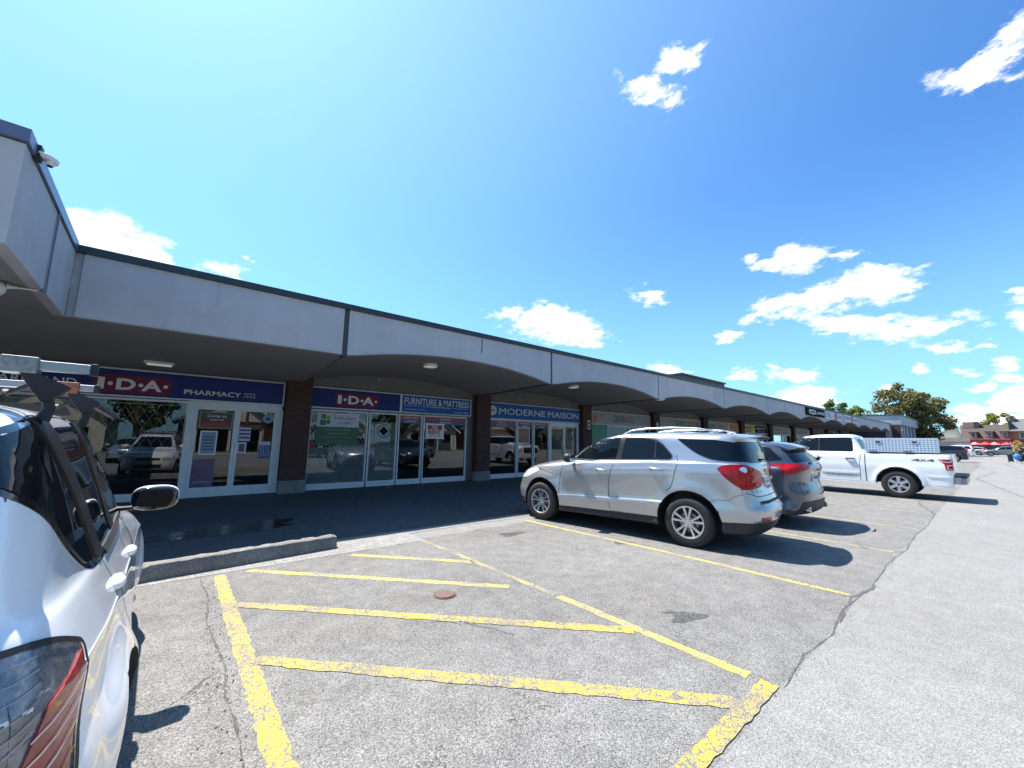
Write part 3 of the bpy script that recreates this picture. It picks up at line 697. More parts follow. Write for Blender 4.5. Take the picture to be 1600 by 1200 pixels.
    sm.append(sk.strip([(-.70,1.22),(-.72,1.0),(-.66,.84)], .008, 'y', -1)); sm.append(sk.strip([(.70,1.22),(.72,1.0),(.66,.84)], .008, 'y', -1))
    for k, v in enumerate(sm): shell('panel_gap_or_highlight', v, MATS['seam_gap'] if k not in (3, 8) else mat('crease_highlight_gray', (.16,.165,.17), .5), body)  # grey strip on each rear quarter stands in for a crease highlight
    # tail lamps
    tl = rnd([(-.43,1.18),(-.50,1.225),(-.62,1.245),(-.79,1.245),(-.875,1.16),(-.885,.915),(-.78,.89),(-.67,.94),(-.54,1.05)], [.02,.03,.05,.05,.05,.03,.03,.05,.05])
    for s_ in (1,-1):
        tlr = rnd([(s_*.69,1.235),(s_*.815,1.245),(s_*.80,.895),(s_*.765,.90),(s_*.70,1.06)], [.05,.01,.01,.04,.06])
        a = sk.patch(tl, 'x', s_, off=.010, rim=.014, step=.05)
        l = shell('tail_lamp', [a, sk.patch(tlr, 'y', -1, off=.010, rim=.014, step=.05)], MATS['lamp_red'], root)
        cc = [(s_*.755 + .036*cos(t), 1.175 + .038*sin(t)) for t in [i*pi/8 for i in range(16)]]
        shell('reversing_light', sk.patch(cc, 'y', -1, off=.014, rim=.004), MATS['lamp_clear'], l)
        rf = rnd([(s_*.42,.52),(s_*.66,.52),(s_*.66,.47),(s_*.44,.47)], .015)
        shell('reflector', sk.patch(rf, 'y', -1, off=.006), MATS['lamp_red'], root)
    hl = rnd([(2.95,.95),(3.05,1.02),(3.42,.93),(3.52,.78),(3.30,.80)], .03)
    for s_ in (1,-1): shell('headlight', sk.patch(hl, 'x', s_, off=.006), MATS['lamp_clear'], root)
    # handles, mirror
    for s_ in (1,-1):
        for y, z in ((1.47,1.055),(.465,1.125)):
            p, n = sk.hit('x', s_, y, z); m = MB()
            m.tube([(p.x - s_*.01, y+.115, z+.01), (p.x + s_*.028, y+.09, z+.008), (p.x + s_*.036, y, z), (p.x + s_*.028, y-.09, z-.006), (p.x - s_*.01, y-.115, z-.008)], [.014,.020,.022,.020,.014], 10, flat=1.0)
            h = m.build('door_handle', P, root, 50)
            sc_ = [(y + .065*cos(t), z - .012 + .042*sin(t)) for t in [i*pi/10 for i in range(20)]]
            shell('handle_cup', sk.patch(sc_, 'x', s_, off=.001, rim=0), MATS['silver_paint'], h)
        m = MB(); m.ell((s_*1.03, 2.07, 1.245), (.115, .085, .085), 20, 12, .75); 
        mr = m.build('wing_mirror', BK, root, 60)
        m = MB(); m.tube([(s_*.84, 2.13, 1.20), (s_*.93, 2.12, 1.19), (s_*1.0, 2.09, 1.20)], [.045,.035,.03], 10, flat=.6); m.build('mirror_arm', BK, mr, 60)
        m = MB(); m.prism(rnd([(s_*.94,1.18),(s_*1.12,1.18),(s_*1.12,1.30),(s_*.94,1.30)] if s_ > 0 else [(s_*1.12,1.18),(s_*.94,1.18),(s_*.94,1.30),(s_*1.12,1.30)], .03), 1.985, 1.99, lambda u, v, w: (u, w, v)); m.build('mirror_glass', MATS['chrome'], mr)
        # roof rails
        m = MB(); pts = [(s_*.60, 1.16, 1.69), (s_*.605, 1.0, 1.755), (s_*.61, .70, 1.785), (s_*.61, .3, 1.795), (s_*.61, -.10, 1.78), (s_*.60, -.32, 1.745), (s_*.60, -.44, 1.68)]
        m.tube(pts, [.016,.020,.022,.022,.022,.020,.016], 10, flat=.75); m.build('roof_rail', mat('satin_metal', (.55,.56,.58), .35, .9), root, 60)
    # spoiler
    m = MB(); sp = [(-.74,1.655),(-.66,1.690)]
    pr = [(-.46,1.705),(-.70,1.700),(-.90,1.672),(-.905,1.655),(-.72,1.648),(-.50,1.655)]
    N = 12
    vs = []; fs = []
    for i in range(N + 1):
        x = -.62 + 1.24*i/N; e = (abs(x)/.62)**3
        for (y, z) in pr: vs.append((x, y + .10*e, z - .035*e))
    k = len(pr)
    for i in range(N):
        for j in range(k): fs.append((i*k+j, i*k+(j+1)%k, (i+1)*k+(j+1)%k, (i+1)*k+j))
    fs += [tuple(range(k)), tuple(N*k + j for j in range(k-1, -1, -1))]
    m.add(vs, fs); spo = m.build('spoiler', P, root, 30)
    m = MB(); m.box(-.16,-.912,1.657,.16,-.9,1.667); m.build('brake_light', MATS['lamp_red'], spo)
    # wiper
    m = MB(); m.tube([(.0,-.905,1.31),(.02,-.93,1.335),(.3,-.915,1.325),(.42,-.895,1.33)], [.03,.022,.013,.008], 8, flat=.7); m.build('rear_wiper', BK, root, 50)
    # bumper step, emblem bar, plate
    m = MB(); m.prism(rnd([(-.60,-.84),(.60,-.84),(.56,-1.0),(-.56,-1.0)], .05), .715, .738); m.build('bumper_step', BK, root, 40, bevel=.006)
    y = sk.hit('y', -1, 0, .95)[0].y
    m = MB(); m.prism(rnd([(-.27,1.06),(.27,1.06),(.26,1.005),(-.26,1.005)], .015), y - .022, y + .02, lambda u, v, w: (u, w, v)); m.build('plate_garnish', MATS['chrome'], root, 40)
    m = MB(); m.prism(rnd([(-.23,1.0),(.23,1.0),(.19,.80),(-.19,.80)], .04), y - .004, y + .02, lambda u, v, w: (u, w, v)); m.build('plate_recess', P, root, 40)
    m = MB(); m.prism(rnd([(-.152,.82),(.152,.82),(.152,.972),(-.152,.972)], .012), y - .012, y - .005, lambda u, v, w: (u, w, v)); pl = m.build('licence_plate', MATS['plate_white'], root)
    put_text('plate_number', text_fit('CDKE 516', .25, .07), MATS['plate_blue'], (0, y - .013, .895), pl)
    em = mat('emblem_gold', (.55,.42,.16), .3, .8)
    m = MB()
    ye = sk.hit('y', -1, .0, 1.14)[0].y
    m.prism([(-.075,1.125),(-.03,1.125),(-.024,1.102),(.03,1.102),(.036,1.125),(.075,1.125),(.075,1.152),(.03,1.152),(.024,1.175),(-.03,1.175),(-.036,1.152),(-.075,1.152)], ye - .012, ye + .01, lambda u, v, w: (u, w, v)); m.build('emblem', em, root)
    yb = sk.hit('y', -1, -.45, .86)[0].y
    put_text('model_lettering', text_fit('EQUINOX', .24, .024), MATS['chrome'], (-.46, yb - .004, .865), root)
    m = MB(); m.ell((0, -.30, 1.73), (.035, .085, .022), 14, 8); m.tube([(0, -.33, 1.74), (0, -.40, 1.92)], [.005, .003], 6); m.build('antenna', BK, root, 50)
    # lower side ridge
    for s_ in (1,-1):
        shell('door_ridge', sk.patch(rnd([(2.30,.475),(2.30,.50),(.78,.588),(.66,.575),(.78,.55)], .012), 'x', s_, off=.010, rim=.012), P, root)
    for (yy, _) in ax:
        for s_ in (1,-1): wheel(root, s_*.915, yy, .365, .232, .225, 'pair5', MATS['tyre_rubber'], MATS['alloy'], MATS['wheel_dark'], s_)
    return root

def white_wagon(loc, rz, label):
    root = thing('parked_hatchback', label, 'hatchback', loc, rz, local=True)
    P = mat('white_paint', (.86, .865, .87), .22, 0, coat=1.0)
    BK = MATS['black_plastic']; G = MATS['car_glass']
    gl = mat('gloss_black', (.010, .010, .012), .12, coat=.8)
    R = [ring(-.45, 3.1, .0, .26),
      ring(-.64, 3.22, [(-.6,.70),(0,.78),(2.6,.78),(3.2,.66)], .24, .25, .4),
      ring(-.745, 3.38, [(-.6,.83),(0,.875),(.6,.875),(2.6,.83),(3.2,.70)], .31, .28, .5),
      ring(-.77, 3.42, [(-.6,.86),(0,.90),(.5,.905),(.95,.885),(2.6,.86),(3.2,.72)], .46, .30, .52),
      ring(-.775, 3.42, [(-.6,.86),(0,.90),(.5,.905),(.95,.885),(2.6,.855),(3.2,.72)], .60, .31, .54),
      ring(-.765, 3.40, [(-.6,.815),(0,.855),(.5,.872),(1.3,.858),(2.6,.848),(3.2,.72)], .745, .30, .54),
      ring(-.755, 3.36, [(-.6,.80),(0,.842),(.5,.852),(1.3,.850),(2.6,.842),(3.1,.70)], [(-.7,.865),(1.0,.850),(3.3,.79)], .29, .52),
      ring(-.750, 3.32, [(-.6,.792),(0,.836),(1.3,.843),(2.6,.835),(3.1,.69)], [(-.7,.885),(1.0,.868),(3.3,.81)], .29, .52),
      ring(-.725, 3.10, [(-.6,.762),(0,.803),(1.3,.808),(2.5,.79),(3.0,.67)], [(-.7,.965),(1.0,.945),(3.0,.90)], .28, .46, dzf=(.03,.02,0)),
      ring(-.70, 2.70, [(-.6,.733),(0,.772),(1.3,.778),(2.3,.71)], [(-.7,1.03),(1.0,1.02),(2.6,.98)], .28, .42, dzf=(.03,.02,0)),
      ring(-.675, 2.35, [(-.6,.702),(0,.742),(.6,.748),(1.7,.73),(2.1,.68)], [(-.7,1.09),(1.0,1.065),(2.4,1.05)], .28, .40, dzf=(.03,.02,0)),
      ring(-.62, 2.00, [(-.6,.662),(0,.698),(.6,.70),(1.6,.675),(1.9,.62)], [(-.7,1.28),(1.9,1.25)], .28, .38, dzf=(.02,.02,0)),
      ring(-.56, 1.62, [(-.6,.615),(0,.645),(.6,.645),(1.4,.62)], [(-.6,1.45),(1.0,1.46),(1.6,1.42)], .27, .36, dzf=(.03,.02,0)),
      ring(-.50, 1.32, [(-.5,.575),(0,.590),(.6,.588),(1.2,.565)], [(-.5,1.57),(0,1.60),(.6,1.605),(1.2,1.57)], .26, .34, dzr=(.02,.01,0), dzf=(.03,.02,0)),
      ring(-.48, 1.12, [(-.5,.47),(0,.49),(1.2,.47)], [(-.5,1.615),(0,1.65),(.6,1.655),(1.1,1.62)], .25, .30, dzr=(.01,.01,0), dzf=(.02,.01,0)),
      ring(-.40, 1.00, [(-.5,.26),(1.2,.26)], [(-.5,1.64),(0,1.675),(.6,1.68),(1.1,1.65)], .2, .25),
      ring(-.35, .95, .0, [(-.5,1.645),(0,1.68),(.6,1.685),(1.1,1.66)], .2, .25)]
    ax = [(.14, .31), (2.7, .31)]
    me = body_mesh('body', R, ax, .365, [P, BK], {0: 1}, flare=.030, flare_w=.17, well_in=.52, nc=8, nr=5)
    sk = Skin(me); body = link('body', me, root)
    gq = rnd([(.25,1.06),(-.16,1.590),(-.40,1.53),(-.53,1.487),(-.52,1.455),(-.35,1.37),(-.12,1.17),(.07,1.06)], [.02,.03,.06,.01,.02,.2,.15,.06])
    seal = rnd([(1.83,1.03),(1.62,1.30),(1.28,1.53),(.98,1.605),(.6,1.628),(-.12,1.615),(-.41,1.550),(-.555,1.498),(-.545,1.440),(-.36,1.352),(-.13,1.150),(.07,1.038),(.33,1.022),(.8,1.035)], [.03,.2,.15,.1,.1,.05,.06,.02,.02,.2,.15,.06,.03,.03])
    rdw = rnd([(.43,1.055),(.02,1.575),(.48,1.588),(.88,1.06)], [.03,.05,.03,.03])
    fdw = rnd([(1.06,1.058),(.70,1.588),(.96,1.575),(1.24,1.50),(1.58,1.27),(1.72,1.062)], [.03,.04,.1,.15,.2,.03])
    for s_ in (1, -1):
        shell('window_trim', sk.patch(seal, 'x', s_, off=.002, rim=.008), gl, root)
        shell('quarter_window', sk.patch(gq, 'x', s_, off=.006, rim=.005), G, root)
        shell('side_window', sk.patch(rdw, 'x', s_, off=.005, rim=.004), G, root)
        shell('side_window', sk.patch(fdw, 'x', s_, off=.005, rim=.004), G, root)
        # black pillar covers standing a little proud
        shell('pillar_cover', sk.patch(rnd([(.25,1.035),(-.17,1.60),(-.02,1.605),(.41,1.04)], .01), 'x', s_, off=.012, rim=.01), mat('pillar_black', (.008,.008,.009), .42), root)
        shell('pillar_cover', sk.patch(rnd([(.90,1.04),(.50,1.605),(.69,1.605),(1.07,1.045)], .01), 'x', s_, off=.010, rim=.01), MATS['pillar_black'], root)
        shell('sill_trim', sk.patch([(.42,1.022),(.42,1.05),(1.72,1.052),(1.72,1.028)], 'x', s_, off=.012, rim=.012), BK, root)
        sm = [sk.strip(l, .007, 'x', s_) for l in ([(.32,1.02),(.36,.93),(.43,.82),(.52,.68),(.53,.40)], [(1.02,1.03),(1.06,.8),(1.06,.4)], [(1.80,1.03),(1.88,.8),(1.88,.4)])]
        for v in sm: shell('door_gap', v, MATS['seam_gap'], body)
        for y, z in ((.39,.905),(1.15,.88)):
            p, n = sk.hit('x', s_, y, z); m = MB()
            m.tube([(p.x - s_*.012, y-.095, z), (p.x + s_*.010, y-.07, z), (p.x + s_*.017, y, z), (p.x + s_*.012, y+.075, z), (p.x - s_*.010, y+.10, z)], [.010,.019,.021,.017,.008], 14, flat=1.0)
            m.build('door_handle', P, root, 60)
        # wrap-round tail lamp
        out = rnd([(-.335,.925),(-.50,1.005),(-.80,1.03),(-.80,.50),(-.60,.52),(-.50,.66),(-.40,.82)], [.03,.1,0,0,.03,.1,.1])
        a = sk.patch(out, 'x', s_, off=.004, rim=.008, step=.04)
        b = sk.patch([(s_*.60,.94),(s_*.72,.97),(s_*.76,.96),(s_*.78,.55),(s_*.68,.52),(s_*.56,.75)], 'y', -1, off=.003, rim=.008, step=.04)
        hous = mat('lamp_housing', (.20,.205,.22), .25, .5, coat=1.0, var=.3, vscale=30, bump=.25, bscale=60)
        lmp = shell('tail_lamp', [a, b], hous, root)
        k = [i for i, p in enumerate(out) if p[0] < -.79]; seq = out[k[-1]+1:] + out[:k[0]]
        shell('lamp_rim', sk.strip(seq, .016, 'x', s_, off=.009), MATS['rubber_seal'], lmp)
        band = rnd([(-.36,.915),(-.56,.86),(-.66,.66),(-.585,.62),(-.50,.70),(-.42,.82)], [.01,.02,.02,.02,.05,.05])
        shell('red_lens', sk.patch(band, 'x', s_, off=.009, rim=.004, step=.04), mat('lens_pale_red', (.34,.045,.035), .2, coat=1.0, var=.3, vscale=24), lmp)
        low = rnd([(-.58,.61),(-.68,.635),(-.78,.60),(-.80,.51),(-.62,.53)], [.01,.02,.02,0,.02])
        shell('stop_lens', sk.patch(low, 'x', s_, off=.009, rim=.004, step=.04), MATS['lamp_red'], lmp)
        for k in range(4):
            t = k / 4
            shell('lens_rib', sk.strip([(-.39-.035*k,.875-.055*k),(-.60-.02*k,.80-.055*k)], .0035, 'x', s_, off=.014), MATS['lamp_amber'] if k == 3 else MATS['lamp_clear'], lmp)
        for k in range(6):
            shell('lens_rib', sk.strip([(-.53-.012*k,.975-.03*k),(-.78,.985-.055*k)], .003, 'x', s_, off=.010), mat('rib_gray', (.30,.31,.33), .25, .4), lmp)
        # mirror: black shell with its glass turned to the rear
        m = MB(); m.ell((s_*.92, 1.50, 1.135), (.122, .055, .080), 24, 14, .68); mi = m.build('wing_mirror', gl, root, 70)
        m = MB(); m.tube([(s_*.70, 1.66, 1.06), (s_*.76, 1.60, 1.065), (s_*.87, 1.53, 1.075)], [.030,.024,.028], 10, flat=.6); m.build('mirror_arm', BK, mi, 60)
        m = MB(); m.prism(rnd([(.825,1.09),(.99,1.075),(1.015,1.13),(1.005,1.19),(.84,1.195)] , .03), 1.437, 1.446, lambda u, v, w: (s_*u, w, v)); m.build('mirror_glass', mat('mirror_silver', (.006,.007,.009), .05, 0, spec=.12), mi)
        # white cap catching the light along the upper front edge
        m = MB(); m.ell((s_*.922, 1.512, 1.137), (.124, .052, .082), 24, 14, .68); m.build('mirror_cap', P, mi, 70)
    shell('rear_glass', sk.patch(rnd([(-.50,1.50),(.50,1.50),(.60,1.14),(-.60,1.14)], .06), 'y', -1, off=.006), G, root)
    shell('windshield', sk.patch(rnd([(-.48,1.53),(.48,1.53),(.60,1.12),(-.60,1.12)], .06), 'y', 1, off=.005), G, root)
    for s_ in (1, -1):
        shell('headlight', sk.patch(rnd([(s_*.40,.74),(s_*.66,.80),(s_*.66,.66),(s_*.42,.64)], .04), 'y', 1, off=.006), MATS['lamp_clear'], root)
    shell('grille', sk.patch(rnd([(-.36,.72),(.36,.72),(.34,.64),(-.34,.64)], .03), 'y', 1, off=.006), BK, root)
    shell('lower_grille', sk.patch(rnd([(-.42,.48),(.42,.48),(.36,.36),(-.36,.36)], .04), 'y', 1, off=.006), BK, root)
    # roof rack: two bars on clamped towers
    al = mat('rack_metal', (.32,.33,.35), .32, .9); pad = mat('rack_black', (.009,.009,.012), .6)
    for (y0, cl) in ((-.10, 'g'), (.75, 'r')):
        rk = MB(); zc = 1.788
        rk.prism([(y0-.016, zc-.018), (y0+.016, zc-.018), (y0+.016, zc+.016), (y0-.016, zc+.016)], -.70 + .07*(y0 > 0), .70 - .07*(y0 > 0), lambda u, v, w: (w, u, v))
        bar = rk.build('roof_bar', al, root, bevel=.004)
        for s_ in (1, -1):
            m = MB(); ex = .695 - .07*(y0 > 0); m.box(s_*ex, y0-.020, zc-.022, s_*(ex+.02), y0+.020, zc+.020); m.build('end_cap', pad, bar, bevel=.003)
            m = MB(); m.box(s_*.49, y0-.032, zc-.032, s_*.575, y0+.034, zc+.024); m.build('clamp', mat('clamp_gray', (.20,.22,.21), .5, .5, var=.4, vscale=60) if cl == 'g' else mat('clamp_rust', (.22,.08,.05), .6, .2, var=.4, vscale=60), bar, bevel=.004)
            m = MB(); m.prism([(.535, zc-.03), (.58, zc-.03), (.655, zc-.07), (.632, zc-.10), (.615, 1.672), (.595, 1.66), (.565, zc-.085)] if s_ > 0 else [(-.535, zc-.03), (-.565, zc-.085), (-.595, 1.66), (-.615, 1.672), (-.632, zc-.10), (-.655, zc-.07), (-.58, zc-.03)], y0-.028, y0+.028, lambda u, v, w: (u, w, v))
            m.build('rack_tower', pad, bar, 40, bevel=.005)
            m = MB(); m.tube([(s_*.605, y0, 1.68), (s_*.612, y0, 1.64), (s_*.60, y0, 1.60)], [.014,.016,.020], 8); m.build('rack_foot', pad, bar, 40)
            m = MB(); m.tube([(s_*.56, y0+.05, zc-.06), (s_*.50, y0+.06, zc-.10), (s_*.50, y0+.05, 1.70)], .008, 6); m.build('rack_strap', pad, bar, 40)
    m = MB(); m.prism(rnd([(-.52,1.655),(.52,1.655),(.5,1.715),(-.5,1.715)], .02), 1.05, 1.09, lambda u, v, w: (u, w, v)); m.build('wind_deflector', pad, root, 40)
    m = MB(); m.ell((0, -.72, .70), (.01,.01,.01)); 
    for (yy, _) in ax:
        for s_ in (1,-1): wheel(root, s_*.84, yy, .31, .2, .19, 'ten', MATS['tyre_rubber'], MATS['alloy'], MATS['wheel_dark'], s_)
    return root

def pickup(loc, rz, label):
    root = thing('pickup_truck', label, 'pickup truck', loc, rz, local=True)
    P = mat('truck_white', (.80, .815, .83), .25, 0, coat=1.0); BK = MATS['black_plastic']; G = MATS['car_glass']
    ns = 9
    zt = [(-1.2,1.31),(1,1.30),(2.4,1.31),(3.2,1.34),(4.0,1.29),(4.6,1.20)]
    sub = lambda d: [(y, z - d) for y, z in zt]
    R = [ring(-1.0, 4.4, 0, .44, .1, .3),
      ring(-1.05, 4.45, .90, .40, .10, .30), ring(-1.13, 4.6, [(-1.2,.99),(4,.98),(4.4,.93)], .40, .08, .32), ring(-1.15, 4.64, [(-1.2,1.0),(4,.99),(4.4,.94)], .50, .08, .34),
      ring(-1.165, 4.66, [(-1.2,1.005),(4,.995),(4.4,.95)], .70, .08, .34), ring(-1.17, 4.66, [(-1.2,1.01),(4,1.0),(4.4,.95)], .90, .08, .34),
      ring(-1.17, 4.64, [(-1.2,1.0),(4,.99),(4.4,.95)], 1.05, .08, .34), ring(-1.168, 4.60, [(-1.2,.99),(4,.98),(4.4,.94)], sub(.12), .08, .34),
      ring(-1.165, 4.56, [(-1.2,.978),(4,.96),(4.4,.92)], sub(.03), .08, .36),
      ring(-1.15, 4.50, [(-1.2,.955),(4,.92),(4.4,.86)], zt, .08, .4), ring(-1.0, 4.2, .78, zt, .1, .4, dzf=(.02,.02,0)), ring(-.9, 4.0, 0, [(y, z+.015) for y, z in zt], .1, .4)]
    ax = [(0, .405), (3.68, .405)]
    me = body_mesh('body', R, ax, .50, [P, BK], {0: 1}, flare=.030, flare_w=.11, well_in=.60, nc=7, nr=4)
    sk = Skin(me); body = link('body', me, root)
    C = [ring(.72, 3.27, [(.7,.93),(2.9,.90)], 1.25, .08, .5), ring(.72, 3.23, [(.7,.93),(2.9,.90)], 1.30, .08, .5), ring(.75, 3.15, [(.7,.905),(2.9,.86)], [(0,1.36),(3,1.38)], .09, .5),
         ring(.82, 2.82, [(.7,.86),(2.6,.80)], 1.58, .10, .45), ring(.90, 2.50, [(.7,.815),(2.2,.77)], 1.76, .11, .40, dzf=(.02,.02,0)), ring(.93, 2.36, [(.7,.775),(2.2,.73)], [(0,1.84),(2.1,1.82)], .12, .38, dzf=(.02,.02,0)),
         ring(1.02, 2.2, .66, [(0,1.885),(2.1,1.865)], .12, .34), ring(1.1, 2.0, .4, [(0,1.91),(2.1,1.90)], .1, .3), ring(1.15, 1.9, 0, [(0,1.92),(2.1,1.91)], .1, .3)]
    cme = body_mesh('cab', C, [], .1, [P, BK], {}, nc=6, nr=4)
    ck = Skin(cme); cab = link('cab', cme, root)
    rw = rnd([(1.00,1.352),(1.01,1.785),(1.86,1.785),(1.88,1.345)], [.06,.06,.02,.02]); fw = rnd([(1.92,1.345),(1.90,1.785),(2.44,1.765),(2.92,1.50),(3.03,1.345)], [.02,.02,.12,.1,.03])
    for s_ in (1,-1):
        shell('window_trim', ck.patch(rnd([(.985,1.335),(.99,1.80),(2.46,1.79),(2.97,1.51),(3.07,1.33)], [.06,.06,.12,.1,.03]), 'x', s_, off=.002), MATS['rubber_seal'], root)
        shell('side_window', ck.patch(rw, 'x', s_, off=.006, rim=.005), G, root); shell('side_window', ck.patch(fw, 'x', s_, off=.006, rim=.005), G, root)
        for l in ([(.80,1.29),(.845,1.0),(.86,.45)], [(1.90,1.31),(1.92,1.0),(1.90,.45)], [(2.93,1.29),(2.98,1.0),(2.95,.45)]): shell('door_gap', sk.strip(l, .012, 'x', s_), MATS['seam_gap'], body)
        shell('bed_gap', sk.strip([(.70,1.285),(.715,1.0),(.72,.42)], .022, 'x', s_), MATS['seam_gap'], body)
        for y in (1.07, 2.10):
            p, n = sk.hit('x', s_, y, 1.11); m = MB(); m.tube([(p.x, y-.11, 1.11), (p.x+s_*.035, y-.09, 1.112), (p.x+s_*.035, y+.09, 1.116), (p.x, y+.11, 1.118)], [.018,.022,.022,.018], 8); m.build('door_handle', BK, root, 50)
        shell('door_ridge', sk.patch(rnd([(.88,.705),(1.86,.715),(1.86,.655),(.90,.65)], .03), 'x', s_, off=.012, rim=.014), P, root)
        shell('door_ridge', sk.patch(rnd([(1.95,.715),(2.90,.72),(2.90,.66),(1.95,.655)], .03), 'x', s_, off=.012, rim=.014), P, root)
        shell('bed_ridge', sk.patch(rnd([(-.60,.70),(-.66,.645),(-1.12,.655),(-1.12,.70)], .02), 'x', s_, off=.010, rim=.012), P, root)
        lp = rnd([(-.86,1.165),(-.93,1.115),(-.985,1.03),(-1.0,.87),(-1.13,.86),(-1.145,1.18)], [.01,.02,.03,.02,.01,.01])
        tl = shell('tail_lamp', [sk.patch(lp, 'x', s_, off=.008, rim=.012), sk.patch(rnd([(s_*.97,1.18),(s_*.86,1.16),(s_*.88,.87),(s_*.97,.86)], .02), 'y', -1, off=.008, rim=.01)], MATS['lamp_red'], root)
        shell('lens_rib', sk.strip([(-.90,1.14),(-.985,1.10),(-1.13,1.095)], .014, 'x', s_, off=.012), MATS['lamp_clear'], tl)
        shell('lens_rib', sk.strip([(-1.13,1.01),(-1.045,1.0),(-1.04,.90),(-1.13,.89)], .014, 'x', s_, off=.012), MATS['lamp_clear'], tl)
        # arch moulding
        ar = []; 
        for k in range(25):
            t = radians(-8 + 196*k/24); ar.append((.555*cos(t), .405 + .555*sin(t)))
        for (yy, _) in ax: shell('wheel_arch_lip', sk.strip([(yy+a, b) for a, b in ar if b > .42], .07, 'x', s_, off=.014, step=.08), P, root)
        # mirror
        m = MB(); m.ell((s_*1.14, 2.92, 1.42), (.10,.07,.14), 16, 10, .6); m.build('wing_mirror', BK, root, 60)
        m = MB(); m.tube([(s_*.96, 2.96, 1.37), (s_*1.10, 2.94, 1.38)], .03, 8); m.build('mirror_arm', BK, root, 60)
    # lettering on the near side (x < 0)
    red = mat('decal_red', (.45,.02,.02), .5); gry = mat('decal_gray', (.09,.10,.12), .5)
    xs = sk.hit('x', -1, -.6, 1.13)[0].x
    for t, y, w, mm in (('4', -.42, .19, gry), ('X', -.57, .12, red), ('4', -.72, .17, gry)):
        put_text('four_by_four_decal', text_fit(t, w, .075, bold=.03, shear=.0), mm, (xs - .004, y, 1.135), root, rz=-pi/2)
    xs = sk.hit('x', -1, 1.4, .60)[0].x
    put_text('door_decal', text_fit('STROMGREEN', .78, .042, bold=.01), gry, (xs - .006, 1.34, .60), root, rz=-pi/2)
    put_text('door_decal', text_fit('GTA  |', .28, .042, bold=.01), gry, (xs - .006, 2.16, .60), root, rz=-pi/2)
    shell('rear_glass', ck.patch(rnd([(-.70,1.42),(.70,1.42),(.62,1.74),(-.62,1.74)], .06), 'y', -1, off=.006), G, root)
    shell('windshield', ck.patch(rnd([(-.78,1.42),(.78,1.42),(.68,1.78),(-.68,1.78)], .06), 'y', 1, off=.006), G, root)
    shell('grille', sk.patch(rnd([(-.62,1.12),(.62,1.12),(.60,.76),(-.60,.76)], .05), 'y', 1, off=.01), BK, root)
    for s_ in (1,-1): shell('headlight', sk.patch(rnd([(s_*.66,1.12),(s_*.90,1.12),(s_*.90,.84),(s_*.68,.84)], .04), 'y', 1, off=.01), MATS['lamp_clear'], root)
    # bumper
    m = MB(); m.prism(rnd([(-.98,-1.10),(.98,-1.10),(.98,-1.26),(.86,-1.36),(-.86,-1.36),(-.98,-1.26)], .03), .50, .68); bp = m.build('rear_bumper', mat('bumper_bright', (.28,.29,.31), .3, .6), root, 40, bevel=.01)
    m = MB(); m.prism(rnd([(-.97,-1.10),(.97,-1.10),(.97,-1.27),(.86,-1.37),(-.86,-1.37),(-.97,-1.27)], .03), .665, .735); m.build('bumper_pad', BK, bp, 40)
    m = MB(); m.box(-.80,-1.10,1.25,.80,.66,1.332); m.build('bed_liner', MATS['rubber_seal'], root)
    # under-body: frame rails, axle and shock mount seen below the sills
    m = MB(); m.box(.42,-1.05,.42,.50,4.2,.52); m.build('frame_rail', BK, root); m = MB(); m.box(-.50,-1.05,.42,-.42,4.2,.52); m.build('frame_rail', BK, root)
    for (yy, _) in ax: m = MB(); m.tube([(-.8,yy,.40),(-.15,yy,.40),(-.1,yy,.40),(.1,yy,.40),(.15,yy,.40),(.8,yy,.40)], [.05,.05,.15,.15,.05,.05], 10); m.build('axle', BK, root, 40)
    for (yy, _) in ax:
        for s_ in (1,-1): wheel(root, s_*1.02, yy, .40, .232, .27, 'six', MATS['tyre_rubber'], MATS['alloy'], MATS['wheel_dark'], s_)
    return root

